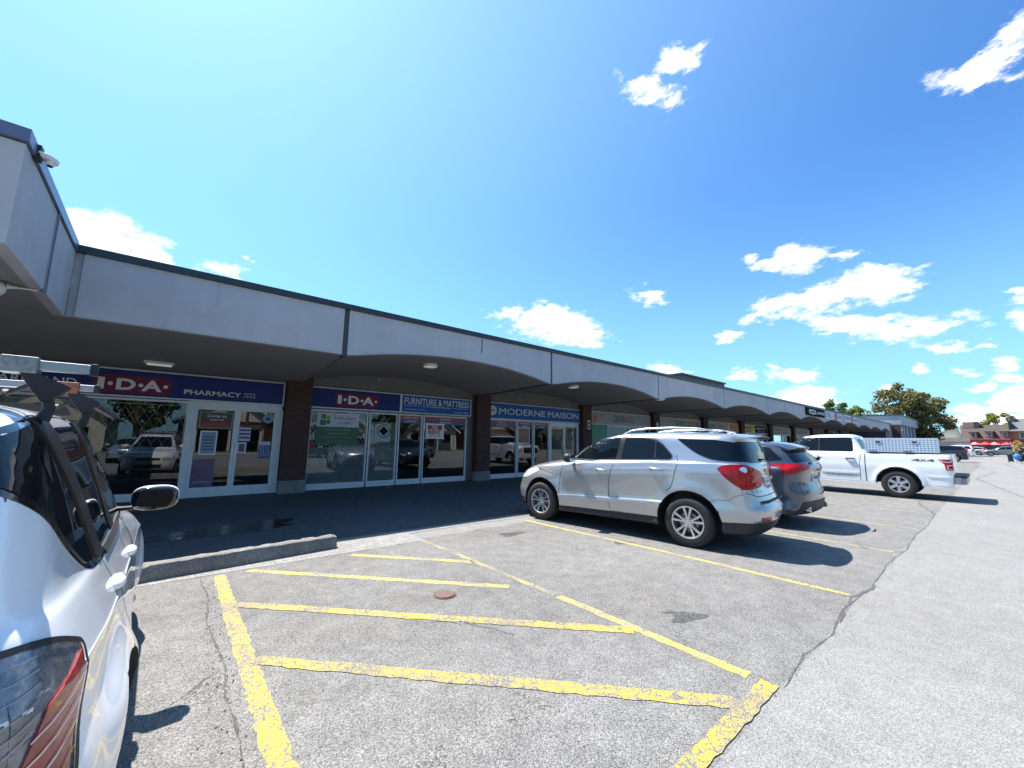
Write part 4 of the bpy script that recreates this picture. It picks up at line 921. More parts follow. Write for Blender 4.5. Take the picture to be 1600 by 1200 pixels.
def truck_box(loc, label):
    """aluminium side box with a diamond-plate lid lying on the bed rail"""
    t = thing('truck_toolbox', label, 'toolbox', loc, 0, local=True)
    m = bpy.data.materials.new('diamond_plate'); MATS['diamond_plate'] = m; m.use_nodes = True
    nt = m.node_tree; N = nt.nodes.new; L = nt.links.new; p = nt.nodes['Principled BSDF']; p.inputs['Metallic'].default_value = .75; p.inputs['Roughness'].default_value = .38
    tc = N('ShaderNodeTexCoord'); s = N('ShaderNodeSeparateXYZ'); L(tc.outputs['Object'], s.inputs[0])
    cb = N('ShaderNodeCombineXYZ'); L(s.outputs[1], cb.inputs[0]); L(s.outputs[2], cb.inputs[1])
    ck = N('ShaderNodeTexBrick'); ck.inputs['Scale'].default_value = 1; ck.inputs['Brick Width'].default_value = .075; ck.inputs['Row Height'].default_value = .06; ck.inputs['Mortar Size'].default_value = .013; ck.offset = 0
    ck.inputs['Color1'].default_value = (.26,.27,.29,1); ck.inputs['Color2'].default_value = (.33,.34,.36,1); ck.inputs['Mortar'].default_value = (.70,.70,.72,1)
    L(cb.outputs[0], ck.inputs['Vector']); L(ck.outputs[0], p.inputs['Base Color'])
    al = mat('aluminium', (.72,.73,.75), .35, .85)
    m1 = MB(); m1.prism(rnd([(-.97,1.345),(-.42,1.345),(-.42,1.77),(-.92,1.77)], .01), -.90, .68, lambda u, v, w: (u, w, v)); b = m1.build('box_body', al, t)
    # plated front, two lids side by side
    for a, c in ((-.89,-.105), (-.095,.67)):
        m2 = MB(); m2.add([(-.975,a,1.352),(-.975,c,1.352),(-.926,c,1.765),(-.926,a,1.765),(-.965,a,1.352),(-.965,c,1.352),(-.916,c,1.765),(-.916,a,1.765)], [(0,1,2,3),(7,6,5,4),(0,4,5,1),(1,5,6,2),(2,6,7,3),(3,7,4,0)])
        m2.build('plate_lid', MATS['diamond_plate'], t)
    for y in (.36, -.44):
        m3 = MB(); m3.prism(rnd([(y-.085,1.60),(y+.085,1.60),(y+.085,1.70),(y-.085,1.70)], .02), -.955, -.935, lambda u, v, w: (w, u, v)); hd = m3.build('latch_plate', al, t)
        m4 = MB(); m4.prism(rnd([(y-.06,1.655),(y-.03,1.625),(y+.03,1.625),(y+.06,1.655),(y+.05,1.68),(y-.05,1.68)], .012), -.966, -.955, lambda u, v, w: (w, u, v)); m4.build('latch', MATS['black_plastic'], hd)
    for y in (.50, -.28): m5 = MB(); m5.box(-.986,y-.10,1.362,-.974,y+.10,1.385); m5.build('name_strip', mat('strip_dark', (.06,.07,.08), .5), t)
    return t

def gen_suv(name, label, cat, loc, rz, paint, group=None, L=None, detail=0, wb=2.66, ro=.93, fo=.95, W=.92, zb=1.05, zr=1.60, zh=.95, rear=(-.62,-.93), win_front=1.62, cowl=2.2, wheelR=.36, belt_rise=.12, tail=(1.18, 1.0), glassy=None):
    root = thing(name, label, cat, loc, rz, group, local=True)
    BK = MATS['black_plastic']; G = MATS['car_glass']; P = paint
    yr = -ro; yf = wb + fo; (rt, rb) = rear
    zbt = [(rb, zb + belt_rise), (wb - .4, zb)]
    sub = lambda d: [(y, z - d) for y, z in zbt]
    R = [ring(yr+.35, yf-.4, 0, .28),
      ring(yr+.12, yf-.15, W-.10, .25, .3, .4), ring(yr+.03, yf-.03, W-.03, .34, .3, .5), ring(yr, yf, [(yr+.3,W-.05),(0,W-.01),(wb,W-.01),(yf-.4,W-.10)], .48, .32, .52),
      ring(yr, yf, [(yr+.3,W-.04),(0,W),(wb,W),(yf-.4,W-.10)], .66, .32, .54), ring(yr+.05, yf-.04, [(yr+.3,W-.04),(0,W),(wb,W),(yf-.4,W-.11)], [(yr,.86),(wb,.82),(yf,.78)], .28, .54),
      ring(min(yr+.09, rb), yf-.16, [(yr+.3,W-.05),(0,W-.01),(wb,W-.03),(yf-.4,W-.14)], [(yr,zb+belt_rise-.10),(wb-.4,zb-.10),(yf,zh-.05)], .26, .50, dzf=(.03,.02,0)),
      ring(rb+.0, yf-.5, [(yr+.3,W-.08),(0,W-.03),(wb-.3,W-.07)], [(rb,zb+belt_rise-.04),(wb-.4,zb-.04),(yf-.4,zh+.03)], .25, .45, dzf=(.03,.02,0)),
      ring(rb+.02, cowl+.15, [(yr+.3,W-.11),(0,W-.06),(wb-.4,W-.10)], zbt, .25, .40, dzf=(.03,.02,0)),
      ring(rb*.5+rt*.5, (cowl+win_front)/2, [(rt,W-.15),(0,W-.13),(cowl-.4,W-.15)], zb*.45+zr*.55, .28, .38, dzf=(.02,.01,0)),
      ring(rt, win_front, [(rt,W-.24),(0,W-.20),(cowl-.7,W-.22)], [(rt,zr-.13),(.3,zr-.05),(1.0,zr-.04),(win_front,zr-.10)], .28, .36, dzr=(.03,.02,0), dzf=(.03,.02,0)),
      ring(rt+.03, win_front-.16, [(rt,W-.32),(0,W-.28),(cowl-.8,W-.30)], [(rt,zr-.08),(.3,zr),(1.0,zr),(win_front,zr-.06)], .28, .34, dzr=(.02,.01,0), dzf=(.02,.01,0)),
      ring(rt+.12, win_front-.3, .4, [(rt,zr-.05),(.3,zr+.03),(1.0,zr+.03),(win_front,zr-.02)], .25, .3), ring(rt+.2, win_front-.4, 0, [(rt,zr-.04),(.3,zr+.04),(1.0,zr+.04),(win_front,zr)], .25, .3)]
    ax = [(0, wheelR), (wb, wheelR)]
    me = body_mesh('body', R, ax, wheelR+.06, [P, BK], {0: 1, 1: 1}, flare=.02, flare_w=.15, well_in=W-.36, nc=6 if detail else 4, nr=4 if detail else 3)
    sk = Skin(me); body = link('body', me, root)
    zt = zr - .07; b0 = zb + .03
    gf = rnd([(cowl-.28,b0),(win_front+.02,zt-.12),(win_front-.25,zt-.015),(1.08,zt),(1.12,b0+.03)], [.03,.1,.1,.02,.02])
    gr = rnd([(1.04,b0+.03),(1.0,zt),(.10,zt-.005),(-.05,b0+.13),(.10,b0+.075)], [.02,.02,.1,.05,.05])
    gq = rnd([(.0,zt-.01),(rt*.62,zt-.055),(rb+.33,b0+belt_rise+.06),(.06,b0+belt_rise)], [.03,.05,.05,.06])
    for s_ in (1,-1):
        if detail: shell('window_trim', sk.patch(grow(rnd([(cowl-.28,b0),(win_front+.02,zt-.12),(win_front-.25,zt-.015),(.0,zt-.01),(rt*.62,zt-.055),(rb+.33,b0+belt_rise+.06),(.06,b0+belt_rise)], .02), .02), 'x', s_, off=.002), MATS['rubber_seal'], root)
        for g_ in (gf, gr, gq): shell('side_window', sk.patch(g_, 'x', s_, off=.006, rim=.006), G, root)
        for l in ([(1.06,b0),(1.14,.75),(1.10,.36)], [(2.05,b0-.02),(2.12,.75),(2.08,.36)], [(.02,b0+.05),(.12,.9),(.28,.76)]): shell('door_gap', sk.strip(l, .010, 'x', s_), MATS['seam_gap'], body)
        m = MB(); m.ell((s_*(W+.10), cowl-.12, zb+.09), (.10,.07,.075), 14, 8, .7); m.build('wing_mirror', P, root, 60)
        shell('headlight', sk.patch(rnd([(wb+.35,zh-.10),(wb+.75,zh-.16),(wb+.78,zh-.26),(wb+.45,zh-.22)], .03), 'x', s_, off=.006), MATS['lamp_clear'], root)
    shell('rear_glass', sk.patch(rnd([(-(W-.30),zt-.05),(W-.30,zt-.05),(W-.20,zb+belt_rise+.05),(-(W-.20),zb+belt_rise+.05)], .07), 'y', -1, off=.008), G, root)
    shell('windshield', sk.patch(rnd([(-(W-.28),zr-.10),(W-.28,zr-.10),(W-.16,zb+.08),(-(W-.16),zb+.08)], .07), 'y', 1, off=.008), G, root)
    shell('grille', sk.patch(rnd([(-.42,zh-.14),(.42,zh-.14),(.34,.52),(-.34,.52)], .05), 'y', 1, off=.008), BK, root)
    for s_ in (1,-1):
        if detail:
            a = sk.patch(rnd([(-.42,tail[0]-.02),(-.60,tail[0]),(-.9,tail[0]),(-.9,tail[1]+.08),(-.62,tail[1]-.04),(-.60,tail[1]+.09)], [.005,.02,0,0,.005,.02]), 'x', s_, off=.008, rim=.012, step=.05)
            b = sk.patch(rnd([(s_*.86,tail[0]),(s_*.84,tail[1]-.01),(s_*.66,tail[1]+.04),(s_*.36,tail[1]+.12),(s_*.36,tail[0]-.01)], .01), 'y', -1, off=.008, rim=.012, step=.05)
        else:
            a = sk.patch(rnd([(-.60,tail[0]),(-.9,tail[0]),(-.9,tail[1]-.1),(-.68,tail[1]-.08)], .02), 'x', s_, off=.01, rim=.01)
            b = sk.patch(rnd([(s_*(W-.07),tail[0]),(s_*(W-.07),tail[1]-.1),(s_*(W-.25),tail[1]-.1),(s_*(W-.25),tail[0])], .02), 'y', -1, off=.01, rim=.01)
        shell('tail_lamp', [a, b], MATS['lamp_red'], root)
        for yy in (0, wb): wheel(root, s_*(W-.005), yy, wheelR, wheelR*.64, .23, 'pair5' if detail else 'ten', MATS['tyre_rubber'], MATS['alloy'], MATS['wheel_dark'], s_, simple=not detail)
    y = sk.hit('y', -1, 0, .93)[0].y
    m = MB(); m.box(-.152, y-.012, .85, .152, y+.01, .99); m.build('licence_plate', MATS['plate_white'], root)
    if detail:
        # high rear wing, wiper, fin, exhaust trims
        m = MB(); pr = [(rt+.28,zr+.005),(rt-.02,zr-.05),(rt-.17,zr-.105),(rt-.16,zr-.125),(rt+.0,zr-.12),(rt+.25,zr-.06)]
        vs = []; fs = []; Nn = 10; k = len(pr)
        for i in range(Nn+1):
            x = -.60 + 1.2*i/Nn; e = (abs(x)/.60)**3
            for (yy, zz) in pr: vs.append((x, yy + .12*e, zz - .045*e))
        for i in range(Nn):
            for j in range(k): fs.append((i*k+j, i*k+(j+1)%k, (i+1)*k+(j+1)%k, (i+1)*k+j))
        fs += [tuple(range(k)), tuple(Nn*k+j for j in range(k-1,-1,-1))]; m.add(vs, fs); m.build('spoiler', P, root, 30)
        m = MB(); m.ell((0, -.08, zr+.065), (.035,.10,.035), 14, 8); m.build('antenna_fin', P, root, 60)
        m = MB(); m.tube([(.05,rb-.03,1.27),(.1,rb-.03,1.30),(.4,rb-.01,1.29)], [.035,.022,.008], 8); m.build('rear_wiper', BK, root, 50)
        shell('rear_skirt', sk.patch(rnd([(-.80,.30),(.80,.30),(.66,.50),(-.66,.50)], .04), 'y', -1, off=.012, rim=.01), BK, root)
        for s_ in (1,-1): m = MB(); m.lathe([(.028,-1.02),(.05,-1.02),(.052,-.9),(.028,-.9)], 14, 'y', (s_*.55, .10, .36), closed=True); m.build('exhaust_pipe', MATS['chrome'], root, 40)
        m = MB(); m.box(-.30, y-.025, 1.01, .30, y+.01, 1.04); m.build('plate_garnish', MATS['chrome'], root)
        put_text('plate_number', text_fit('CRTX 204', .25, .07), MATS['plate_blue'], (0, y-.014, .92), root)
    return root

silver_suv((6.85, 3.18, 0), radians(7.34), 'silver SUV with roof rails, parked nearest the yellow hatched area')
white_wagon((-1.0, 2.15, 0), radians(2.0), 'white hatchback with a roof rack, cut off at the left edge')
pickup((17.62, 1.97, 0), 0, 'white crew cab pickup truck with 4X4 on its bed side')
truck_box((17.62, 1.97, 0), 'silver diamond plate toolbox lying on the white pickup bed')
SLATE = mat('slate_paint', (.065, .082, .12), .26, .55, coat=1.0, flake=.03)
gen_suv('parked_suv', 'slate blue SUV with a rear spoiler between silver SUV and white pickup', 'SUV', (9.53, 3.2, 0), 0, SLATE, detail=1)

# ================================================================== ground
ASP = asphalt_mat('asphalt', (.09,.088,.085), (.20,.194,.184), (.315,.305,.29), patch=.12, gs=190, tint2=(.93,.90,.86))
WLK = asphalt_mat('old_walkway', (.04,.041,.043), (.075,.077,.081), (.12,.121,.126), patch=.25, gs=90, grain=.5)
CONC = asphalt_mat('apron_concrete', (.13,.125,.115), (.215,.205,.19), (.32,.31,.29), patch=.14, gs=80, grain=.5)
def sheet(name, x0, y0, x1, y1, z, m, jit=0.0, n=1, thick=0.0, **kw):
    mb = MB(); rnd_ = random.Random(3)
    bot = [(x0 + (x1-x0)*i/n, y0 + (rnd_.uniform(-jit, jit) if jit else 0)) for i in range(n+1)]
    top = [(x0 + (x1-x0)*i/n, y1 + (rnd_.uniform(-jit, jit) if jit else 0)) for i in range(n+1)]
    for i in range(n): mb.add([(*bot[i], z), (*bot[i+1], z), (*top[i+1], z), (*top[i], z)], [(0,1,2,3)])
    me = mb.mesh(name, m, recalc=False); return link(name, me, kind='structure', **kw)
sheet('ground', -700, -700, 900, 900, 0.0, ASP)
ROW = asphalt_mat('row_asphalt', (.045,.044,.042), (.148,.142,.133), (.285,.275,.26), patch=.22, gs=180, tint2=(.90,.86,.80))
sheet('parking_row', -6, 1.04, 60, 5.9, 0.0008, ROW, jit=.02, n=300)
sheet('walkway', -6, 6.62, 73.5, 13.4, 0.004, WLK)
sheet('concrete_apron', -5, 5.78, 3.0, 6.62, 0.004, CONC, jit=.012, n=50)
sheet('concrete_apron', 3.0, 6.34, 73, 6.62, 0.004, ASP, jit=.03, n=200)

YEL = paint_line_mat('yellow_paint', (.54,.36,.035), (.14,.137,.133), wear=.50)
YELW = paint_line_mat('worn_yellow_paint', (.55,.40,.06), (.17,.165,.16), wear=.49)
YELF = paint_line_mat('faded_yellow_paint', (.50,.39,.10), (.175,.17,.164), wear=.53)
def line(pts, w, m, z=.003, name='painted_line', seed=0):
    """painted line with ragged edges through the points"""
    r = random.Random(seed + int(pts[0][0]*100)); P = []
    for a, b in zip(pts, pts[1:]):
        n = max(2, int(hypot(b[0]-a[0], b[1]-a[1]) / .06))
        for k in range(n): P.append((a[0]+(b[0]-a[0])*k/n, a[1]+(b[1]-a[1])*k/n))
    P.append(pts[-1]); mb = MB(); V = []; F = []
    for i, p in enumerate(P):
        a = P[max(0,i-1)]; b = P[min(len(P)-1,i+1)]; d = Vector((b[0]-a[0], b[1]-a[1])).normalized()
        for q in (-.5, .5):
            ww = w*q + r.uniform(-.009, .009); V.append((p[0]-d.y*ww, p[1]+d.x*ww, z))
        if i: F.append((2*i-2, 2*i-1, 2*i+1, 2*i))
    mb.add(V, F); me = mb.mesh(name, m, recalc=False)
    for p in me.polygons:
        if p.normal.z < 0: p.flip()
    return link(name, me, kind='structure')
line([(.425,5.72),(.47,3.6),(.51,1.9),(.53,1.0)], .118, YEL)
line([(.59,1.095),(3.10,1.095)], .105, YEL, z=.0068)
line([(2.92,6.50),(3.01,5.0),(3.05,3.0)], .075, paint_line_mat('ghost_yellow', (.46,.35,.10), (.15,.145,.136), wear=.53))
line([(3.052,2.95),(3.085,1.22)], .095, YELW)
line([(1.86,5.655),(2.98,4.42)], .10, YELW)
line([(.70,5.73),(2.82,3.46)], .10, YELW)
line([(.50,4.66),(3.02,2.07)], .11, YEL, z=.005)
line([(.52,3.46),(2.72,1.15)], .115, YEL, z=.005)
for x0, x1, m in ((5.30,5.50,YELW),(8.16,8.20,YELF),(10.78,10.76,YELF),(13.5,13.42,YELF),(16.15,16.10,YELF),(18.85,18.8,YELF),(21.5,21.5,YELF),(24.2,24.2,YELF),(26.9,26.9,YELF),(29.6,29.6,YELF),(32.3,32.3,YELF)):
    line([(x0,6.05),((x0+x1)/2+.05,3.2),(x1,1.12)], .085, m)
# far side of the aisle, out of the picture to the right
for i in range(12): line([(-4+2.7*i,-6.2),(-4+2.7*i,-11.3)], .09, YELF)

CRK = asphalt_mat('crack_fill', (.03,.03,.03), (.07,.068,.065), (.17,.165,.158), patch=.2, gs=140)
STN = asphalt_mat('oil_stain', (.02,.02,.02), (.06,.058,.055), (.16,.155,.15), patch=.25, gs=120)
def crack(pts, w, z=.0025, name='pavement_crack', seed=1, jit=.035, m=None):
    r = random.Random(seed); P = []
    for a, b in zip(pts, pts[1:]):
        n = max(2, int(hypot(b[0]-a[0], b[1]-a[1]) / .07))
        for k in range(n): P.append((a[0]+(b[0]-a[0])*k/n, a[1]+(b[1]-a[1])*k/n))
    P.append(pts[-1]); V = []; F = []; ox = oy = 0
    for i, p in enumerate(P):
        a = P[max(0,i-1)]; b = P[min(len(P)-1,i+1)]; d = Vector((b[0]-a[0], b[1]-a[1])).normalized()
        ox = ox*.7 + r.uniform(-jit, jit)*.6; ww = w * r.uniform(.25, 1.3) * (1 if 0 < i < len(P)-1 else .1)
        for q in (-.5, .5): V.append((p[0]-d.y*(ww*q+ox), p[1]+d.x*(ww*q+ox), z))
        if i: F.append((2*i-2, 2*i-1, 2*i+1, 2*i))
    mb = MB(); mb.add(V, F); me = mb.mesh(name, m or CRK, recalc=False)
    for p in me.polygons:
        if p.normal.z < 0: p.flip()
    return link(name, me, kind='structure')
crack([(3.12,1.02),(3.7,1.06),(4.3,1.02),(5.0,1.08),(6.0,1.02),(7.2,1.08),(8.4,1.02),(10,1.06),(11.5,1.02),(13.3,1.05)], .016, seed=2, jit=.010)
crack([(4.6,1.03),(5.4,1.10),(6.1,1.0)], .03, seed=5, z=.0032, jit=.02)
crack([(13.3,1.05),(16,1.6),(20,1.0)], .04, seed=12)
crack([(.26,5.7),(.30,5.0),(.27,4.4),(.31,3.9),(.34,3.45),(.33,3.1),(.36,2.6),(.37,1.6)], .016, seed=3, jit=.012)
crack([(.33,3.45),(.24,3.38),(.15,3.28),(.08,3.2)], .03, seed=4, jit=.015)
crack([(2.95,6.5),(2.75,7.2),(2.55,8.0),(2.62,9.1),(2.5,10.6),(2.5,12.6)], .05, seed=6, z=.0065)
crack([(2.95,6.6),(3.6,7.0),(4.6,6.85),(5.6,6.95),(7.0,6.8),(9,6.9)], .06, seed=7, z=.0065)
crack([(2.6,8.4),(3.3,9.2),(3.9,10.4)], .03, seed=8, z=.0065)
crack([(-.6,8.2),(.2,7.6),(.9,7.4)], .02, seed=9, z=.0065)
crack([(20,-.4),(30,.8),(38,.2),(52,1.4)], .05, seed=10); crack([(30,-2),(34,-.3),(36,-3)], .05, seed=11)
crack([(2.2,2.6),(2.0,3.0),(1.75,3.25)], .012, seed=13); crack([(40,-1),(60,-.2)], .06, seed=14)
def blot(cx, cy, rx, ry, m, z=.0016, seed=1, rot=0, name='stain'):
    r = random.Random(seed); n = 30; P = []
    for k in range(n):
        a = 2*pi*k/n; f = 1 + .22*sin(3*a+seed) + r.uniform(-.10, .10); x, y = rx*f*cos(a), ry*f*sin(a)
        P.append((cx + x*cos(rot)-y*sin(rot), cy + x*sin(rot)+y*cos(rot)))
    mb = MB(); mb.add([(x, y, z) for x, y in P], [tuple(range(n))]); me = mb.mesh(name, m, recalc=False); return link(name, me, kind='structure')
STN2 = asphalt_mat('faint_stain', (.03,.029,.027), (.125,.12,.11), (.28,.27,.255), patch=.2, gs=120)
blot(3.62, 2.03, .10, .035, STN, seed=3, rot=-.9); blot(4.1,5.6,.55,.30, STN2, seed=4); blot(4.35,5.3,.25,.12,STN,seed=8,z=.0019)
blot(.22, 3.22, .17, .11, STN2, seed=6, rot=.6); 
rb = random.Random(31)
for k in range(26):
    blot(rb.uniform(.8, 22), rb.uniform(1.4, 5.6), rb.uniform(.04,.22), rb.uniform(.03,.12), STN2 if (k % 5 or k % 3 == 0) else STN, z=.0012+.00001*k, seed=k, rot=rb.uniform(0,3))
blot(6.6,2.1,.3,.15,STN2,seed=10)
WET = mat('wet_patch', (.010,.010,.011), .18, var=.3, vscale=3)
blot(.55, 8.35, 1.25, .42, WET, z=.008, seed=5, rot=.12, name='wet_patch')
CHIP = mat('paper_scrap', (.6,.6,.58), .7)
for x, y in ((.05,8.05),(5.15,12.55)):
    mb = MB(); mb.prism([(x-.03,y-.02),(x+.03,y-.015),(x+.035,y+.02),(x-.025,y+.02)], .009, .016); mb.build('paper_scrap', CHIP, label='small white scrap of paper lying on the walkway ' + ('behind the concrete curb stop' if x < 1 else 'below the white window sill'), cat='litter')

# manhole cover
t = thing('manhole_cover', 'small round rusty utility cover set in the asphalt between yellow lines', 'manhole cover', (2.16,3.68,0))
m = MB(); m.lathe([(0,.014),(.095,.014),(.10,.006)], 28, 'z', (2.16,3.68,0)); m.build('lid', mat('rusty_iron', (.15,.09,.075), .8, .1, var=.35, vscale=40, bump=.4, bscale=120), t)
m = MB(); m.lathe([(.102,.006),(.112,.010),(.118,.003)], 28, 'z', (2.16,3.68,0)); m.build('rim', MATS['rusty_iron'], t)

# concrete curb stop, chipped and weathered
def curb_stop():
    r = random.Random(5); x0, x1 = -1.9, 1.80; n = 60; prof = [(-.12,0),(-.115,.07),(-.075,.155),(-.055,.165),(.055,.165),(.085,.15),(.12,.06),(.12,0)]
    mb = MB(); V = []; F = []; k = len(prof)
    for i in range(n+1):
        x = x0 + (x1-x0)*i/n; yc = 6.03 + .20*(x+.25)/2.1
        for j, (a, z) in enumerate(prof):
            q = r.uniform(-.004, .004)
            if r.random() < .05 and z > .1: q -= .016
            e = .8 if i in (0, n) else 1
            V.append((x, yc + a*e + q, z*(.9 if i in (0,n) else 1) + (q if z > .02 else 0) + .004))
    for i in range(n):
        for j in range(k-1): F.append((i*k+j, (i+1)*k+j, (i+1)*k+j+1, i*k+j+1))
    F += [tuple(range(k)), tuple(n*k+j for j in range(k-1,-1,-1))]
    mb.add(V, F)
    o = mb.build('curb_stop', asphalt_mat('weathered_concrete', (.10,.094,.084), (.18,.168,.15), (.28,.265,.24), patch=.32, gs=130, grain=.9), smooth=30,
        label='weathered concrete curb stop with chipped edges beside the white hatchback', cat='curb stop')
curb_stop()
def grit():
    r = random.Random(77); V = []; F = []
    spots = [(r.uniform(3.2, 12), 1.04 + r.gauss(0,.08)) for _ in range(260)] + [(r.uniform(-.2, 3.2), 5.86 + .09*r.random()) for _ in range(150)] + [(r.uniform(.1, 8), r.uniform(1.0, 5.6)) for _ in range(260)] + [(r.uniform(.24,.40), r.uniform(1.8, 5.6)) for _ in range(120)]
    for x, y in spots:
        q = r.uniform(.0025, .007); z = .004; o = len(V); a = r.uniform(0, 6)
        for k in range(4): V.append((x + q*cos(a + k*pi/2)*r.uniform(.7,1.3), y + q*sin(a + k*pi/2)*r.uniform(.7,1.3), z))
        V.append((x, y, z + q*1.1)); F += [(o+k, o+(k+1)%4, o+4) for k in range(4)]
    me = bpy.data.meshes.new('grit'); me.from_pydata(V, [], F); me.materials.append(mat('grit_stone', (.19,.18,.165), .9, var=.4, vscale=9)); link('grit', me, kind='stuff')
grit()
mb = MB(); mb.add([(.45,5.985,.10),(.56,5.99,.10),(.58,5.975,.07),(.47,5.975,.06)], [(0,1,2,3)])

# ================================================================== strip mall
YF, YW, PITCH = 8.85, 13.05, 6.4
X0 = 2.47; NB = 11; XE = X0 + PITCH*NB + 1.2
mall = thing('strip_mall', 'long low strip mall with scalloped canopy fascia and brick pillars', 'building', (30, 13, 0))
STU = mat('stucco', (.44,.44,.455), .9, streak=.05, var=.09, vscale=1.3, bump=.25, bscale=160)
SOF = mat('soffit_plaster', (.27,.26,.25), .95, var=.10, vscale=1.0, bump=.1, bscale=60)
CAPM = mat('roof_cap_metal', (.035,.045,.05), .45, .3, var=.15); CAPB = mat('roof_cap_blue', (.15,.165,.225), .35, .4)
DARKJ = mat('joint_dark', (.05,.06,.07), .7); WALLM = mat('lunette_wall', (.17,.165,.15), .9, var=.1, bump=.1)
BRK = brick_mat('dark_brick', (.055,.022,.018), (.085,.033,.026), (.05,.042,.038))
STONE = mat('pillar_stone', (.20,.19,.18), .9, var=.25, vscale=5, bump=.3)
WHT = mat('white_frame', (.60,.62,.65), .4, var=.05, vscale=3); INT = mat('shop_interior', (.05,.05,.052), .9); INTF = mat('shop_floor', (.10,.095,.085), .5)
GLS = glass_mat('shop_glass', (.50,.53,.53), .03)

def zarch(x, peak=3.70, base=3.37):
    t = ((x - X0) / PITCH) % 1.0
    f = sin(pi*t); e = .10
    # flat little foot at each seam then a smooth hump
    s = max(0, (min(t, 1-t) - .02) / .48); return base + (peak-base) * (1 - (1-s)**2.1)
def fascia():
    for b in range(NB):
        xa, xb = X0 + b*PITCH, X0 + (b+1)*PITCH; g = .03 if b else .05
        n = 28; xs = [xa+g + (xb-xa-2*g)*i/n for i in range(n+1)]
        mb = MB(); V = []; F = []
        for x in xs:
            z = zarch(x); V += [(x, YF, z), (x, YF, 4.40), (x, YF+.12, 4.40), (x, YF+.12, z)]
        for i in range(n):
            for j in range(4): F.append((4*i+j, 4*i+(j+1)%4, 4*i+4+(j+1)%4, 4*i+4+j))
        F += [(0,1,2,3), (4*n+3,4*n+2,4*n+1,4*n)]
        mb.add(V, F); o = mb.build('fascia_panel', STU, mall, 25)
        # bright bead along the scallop
        mb = MB(); mb.tube([(x, YF-.004, zarch(x)+.012) for x in xs], .016, 6); mb.build('edge_bead', STU, o, 50)
        # barrel vault from fascia to shop wall
        mb = MB(); V = []; F = []
        for x in xs: V += [(x, YF+.1, zarch(x)+.03), (x, YW+.1, zarch(x, 3.66, 3.28)+.03)]
        for i in range(n): F.append((2*i, 2*i+2, 2*i+3, 2*i+1))
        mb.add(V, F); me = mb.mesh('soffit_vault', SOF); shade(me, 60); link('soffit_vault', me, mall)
        mb = MB(); V = []; F = []
        for x in xs: V += [(x, YW+.02, 3.10), (x, YW+.02, zarch(x, 3.66, 3.28)+.04)]
        for i in range(n): F.append((2*i, 2*i+2, 2*i+3, 2*i+1))
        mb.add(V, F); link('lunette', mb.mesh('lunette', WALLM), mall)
    for b in range(NB+1):
        x = X0 + b*PITCH; w = .05 if b else .075
        mb = MB(); mb.box(x-w*.6, YF+.03, 3.34, x+w*.6, YF+.09, 4.40); mb.build('fascia_joint', DARKJ, mall)
        mb = MB(); mb.add([(x-.045, YF+.05, 3.372),(x+.045, YF+.05, 3.372),(x+.045, YW, 3.282),(x-.045, YW, 3.282),(x-.045, YF+.05, 3.43),(x+.045, YF+.05, 3.43),(x+.045, YW, 3.34),(x-.045, YW, 3.34)], [(0,1,2,3),(7,6,5,4),(0,4,5,1),(3,2,6,7),(0,3,7,4),(1,5,6,2)]); mb.build('soffit_joint', DARKJ, mall)
fascia()
# hairline repair joint and dark run below the cap in the first vaulted bay
mb = MB(); mb.box(6.10,YF-.004,3.96,6.13,YF+.002,4.38); mb.build('crack_seam', DARKJ, mall)
mb = MB(); mb.box(.165,YF-.003,3.95,.173,YF+.002,4.38); mb.build('panel_seam', mat('seam_soft', (.30,.31,.33), .9), mall)
for b in range(4, NB): # panels half a bay wide further on
    mb = MB(); mb.box(X0+(b+.5)*PITCH-.015, YF-.004, zarch(X0+(b+.5)*PITCH)+.02, X0+(b+.5)*PITCH+.015, YF+.002, 4.40); mb.build('panel_seam', DARKJ, mall)
# flat first bay up to the inner corner, then the wing that comes towards the street
mb = MB(); mb.box(-1.56,YF,3.37,X0-.06,YF+.12,4.40); o = mb.build('fascia_panel', STU, mall)
mb = MB(); mb.tube([(-1.56,YF-.004,3.382),(X0-.06,YF-.004,3.382)], .016, 6); mb.build('edge_bead', STU, o, 50)
mb = MB(); mb.box(-1.66,YF+.02,3.36,-1.56,YF+.12,4.40); mb.build('corner_post', mat('corner_gray', (.30,.32,.34), .9), mall)
def wedge(x0a, x0b, t, z0, z1, ya, yb):
    """slab along Y whose outer face runs from (x0a,ya) to (x0b,yb)"""
    return [(x0a,ya,z0),(x0b,yb,z0),(x0b-t,yb,z0),(x0a-t,ya,z0),(x0a,ya,z1),(x0b,yb,z1),(x0b-t,yb,z1),(x0a-t,ya,z1)], [(0,1,2,3),(7,6,5,4),(0,4,5,1),(1,5,6,2),(2,6,7,3),(3,7,4,0)]
XR0, XR1, YR = -1.66, -1.53, 5.76
def xr(y): return XR1 + (XR0-XR1)*(y-YR)/(YF-YR)
for ya, yb in ((YR,7.36),(7.40,YF-.002)):
    mb = MB(); mb.add(*wedge(xr(ya), xr(yb), .12, 3.35, 4.39, ya, yb)); mb.build('fascia_panel', STU, mall)
mb = MB(); mb.add(*wedge(xr(7.34)-.02, xr(7.42)-.02, .08, 3.36, 4.39, 7.34, 7.42)); mb.build('fascia_joint', CAPB, mall)
mb = MB(); mb.box(-9,YR,3.35,xr(YR)-.12,YR+.12,4.39); mb.build('fascia_panel', STU, mall)
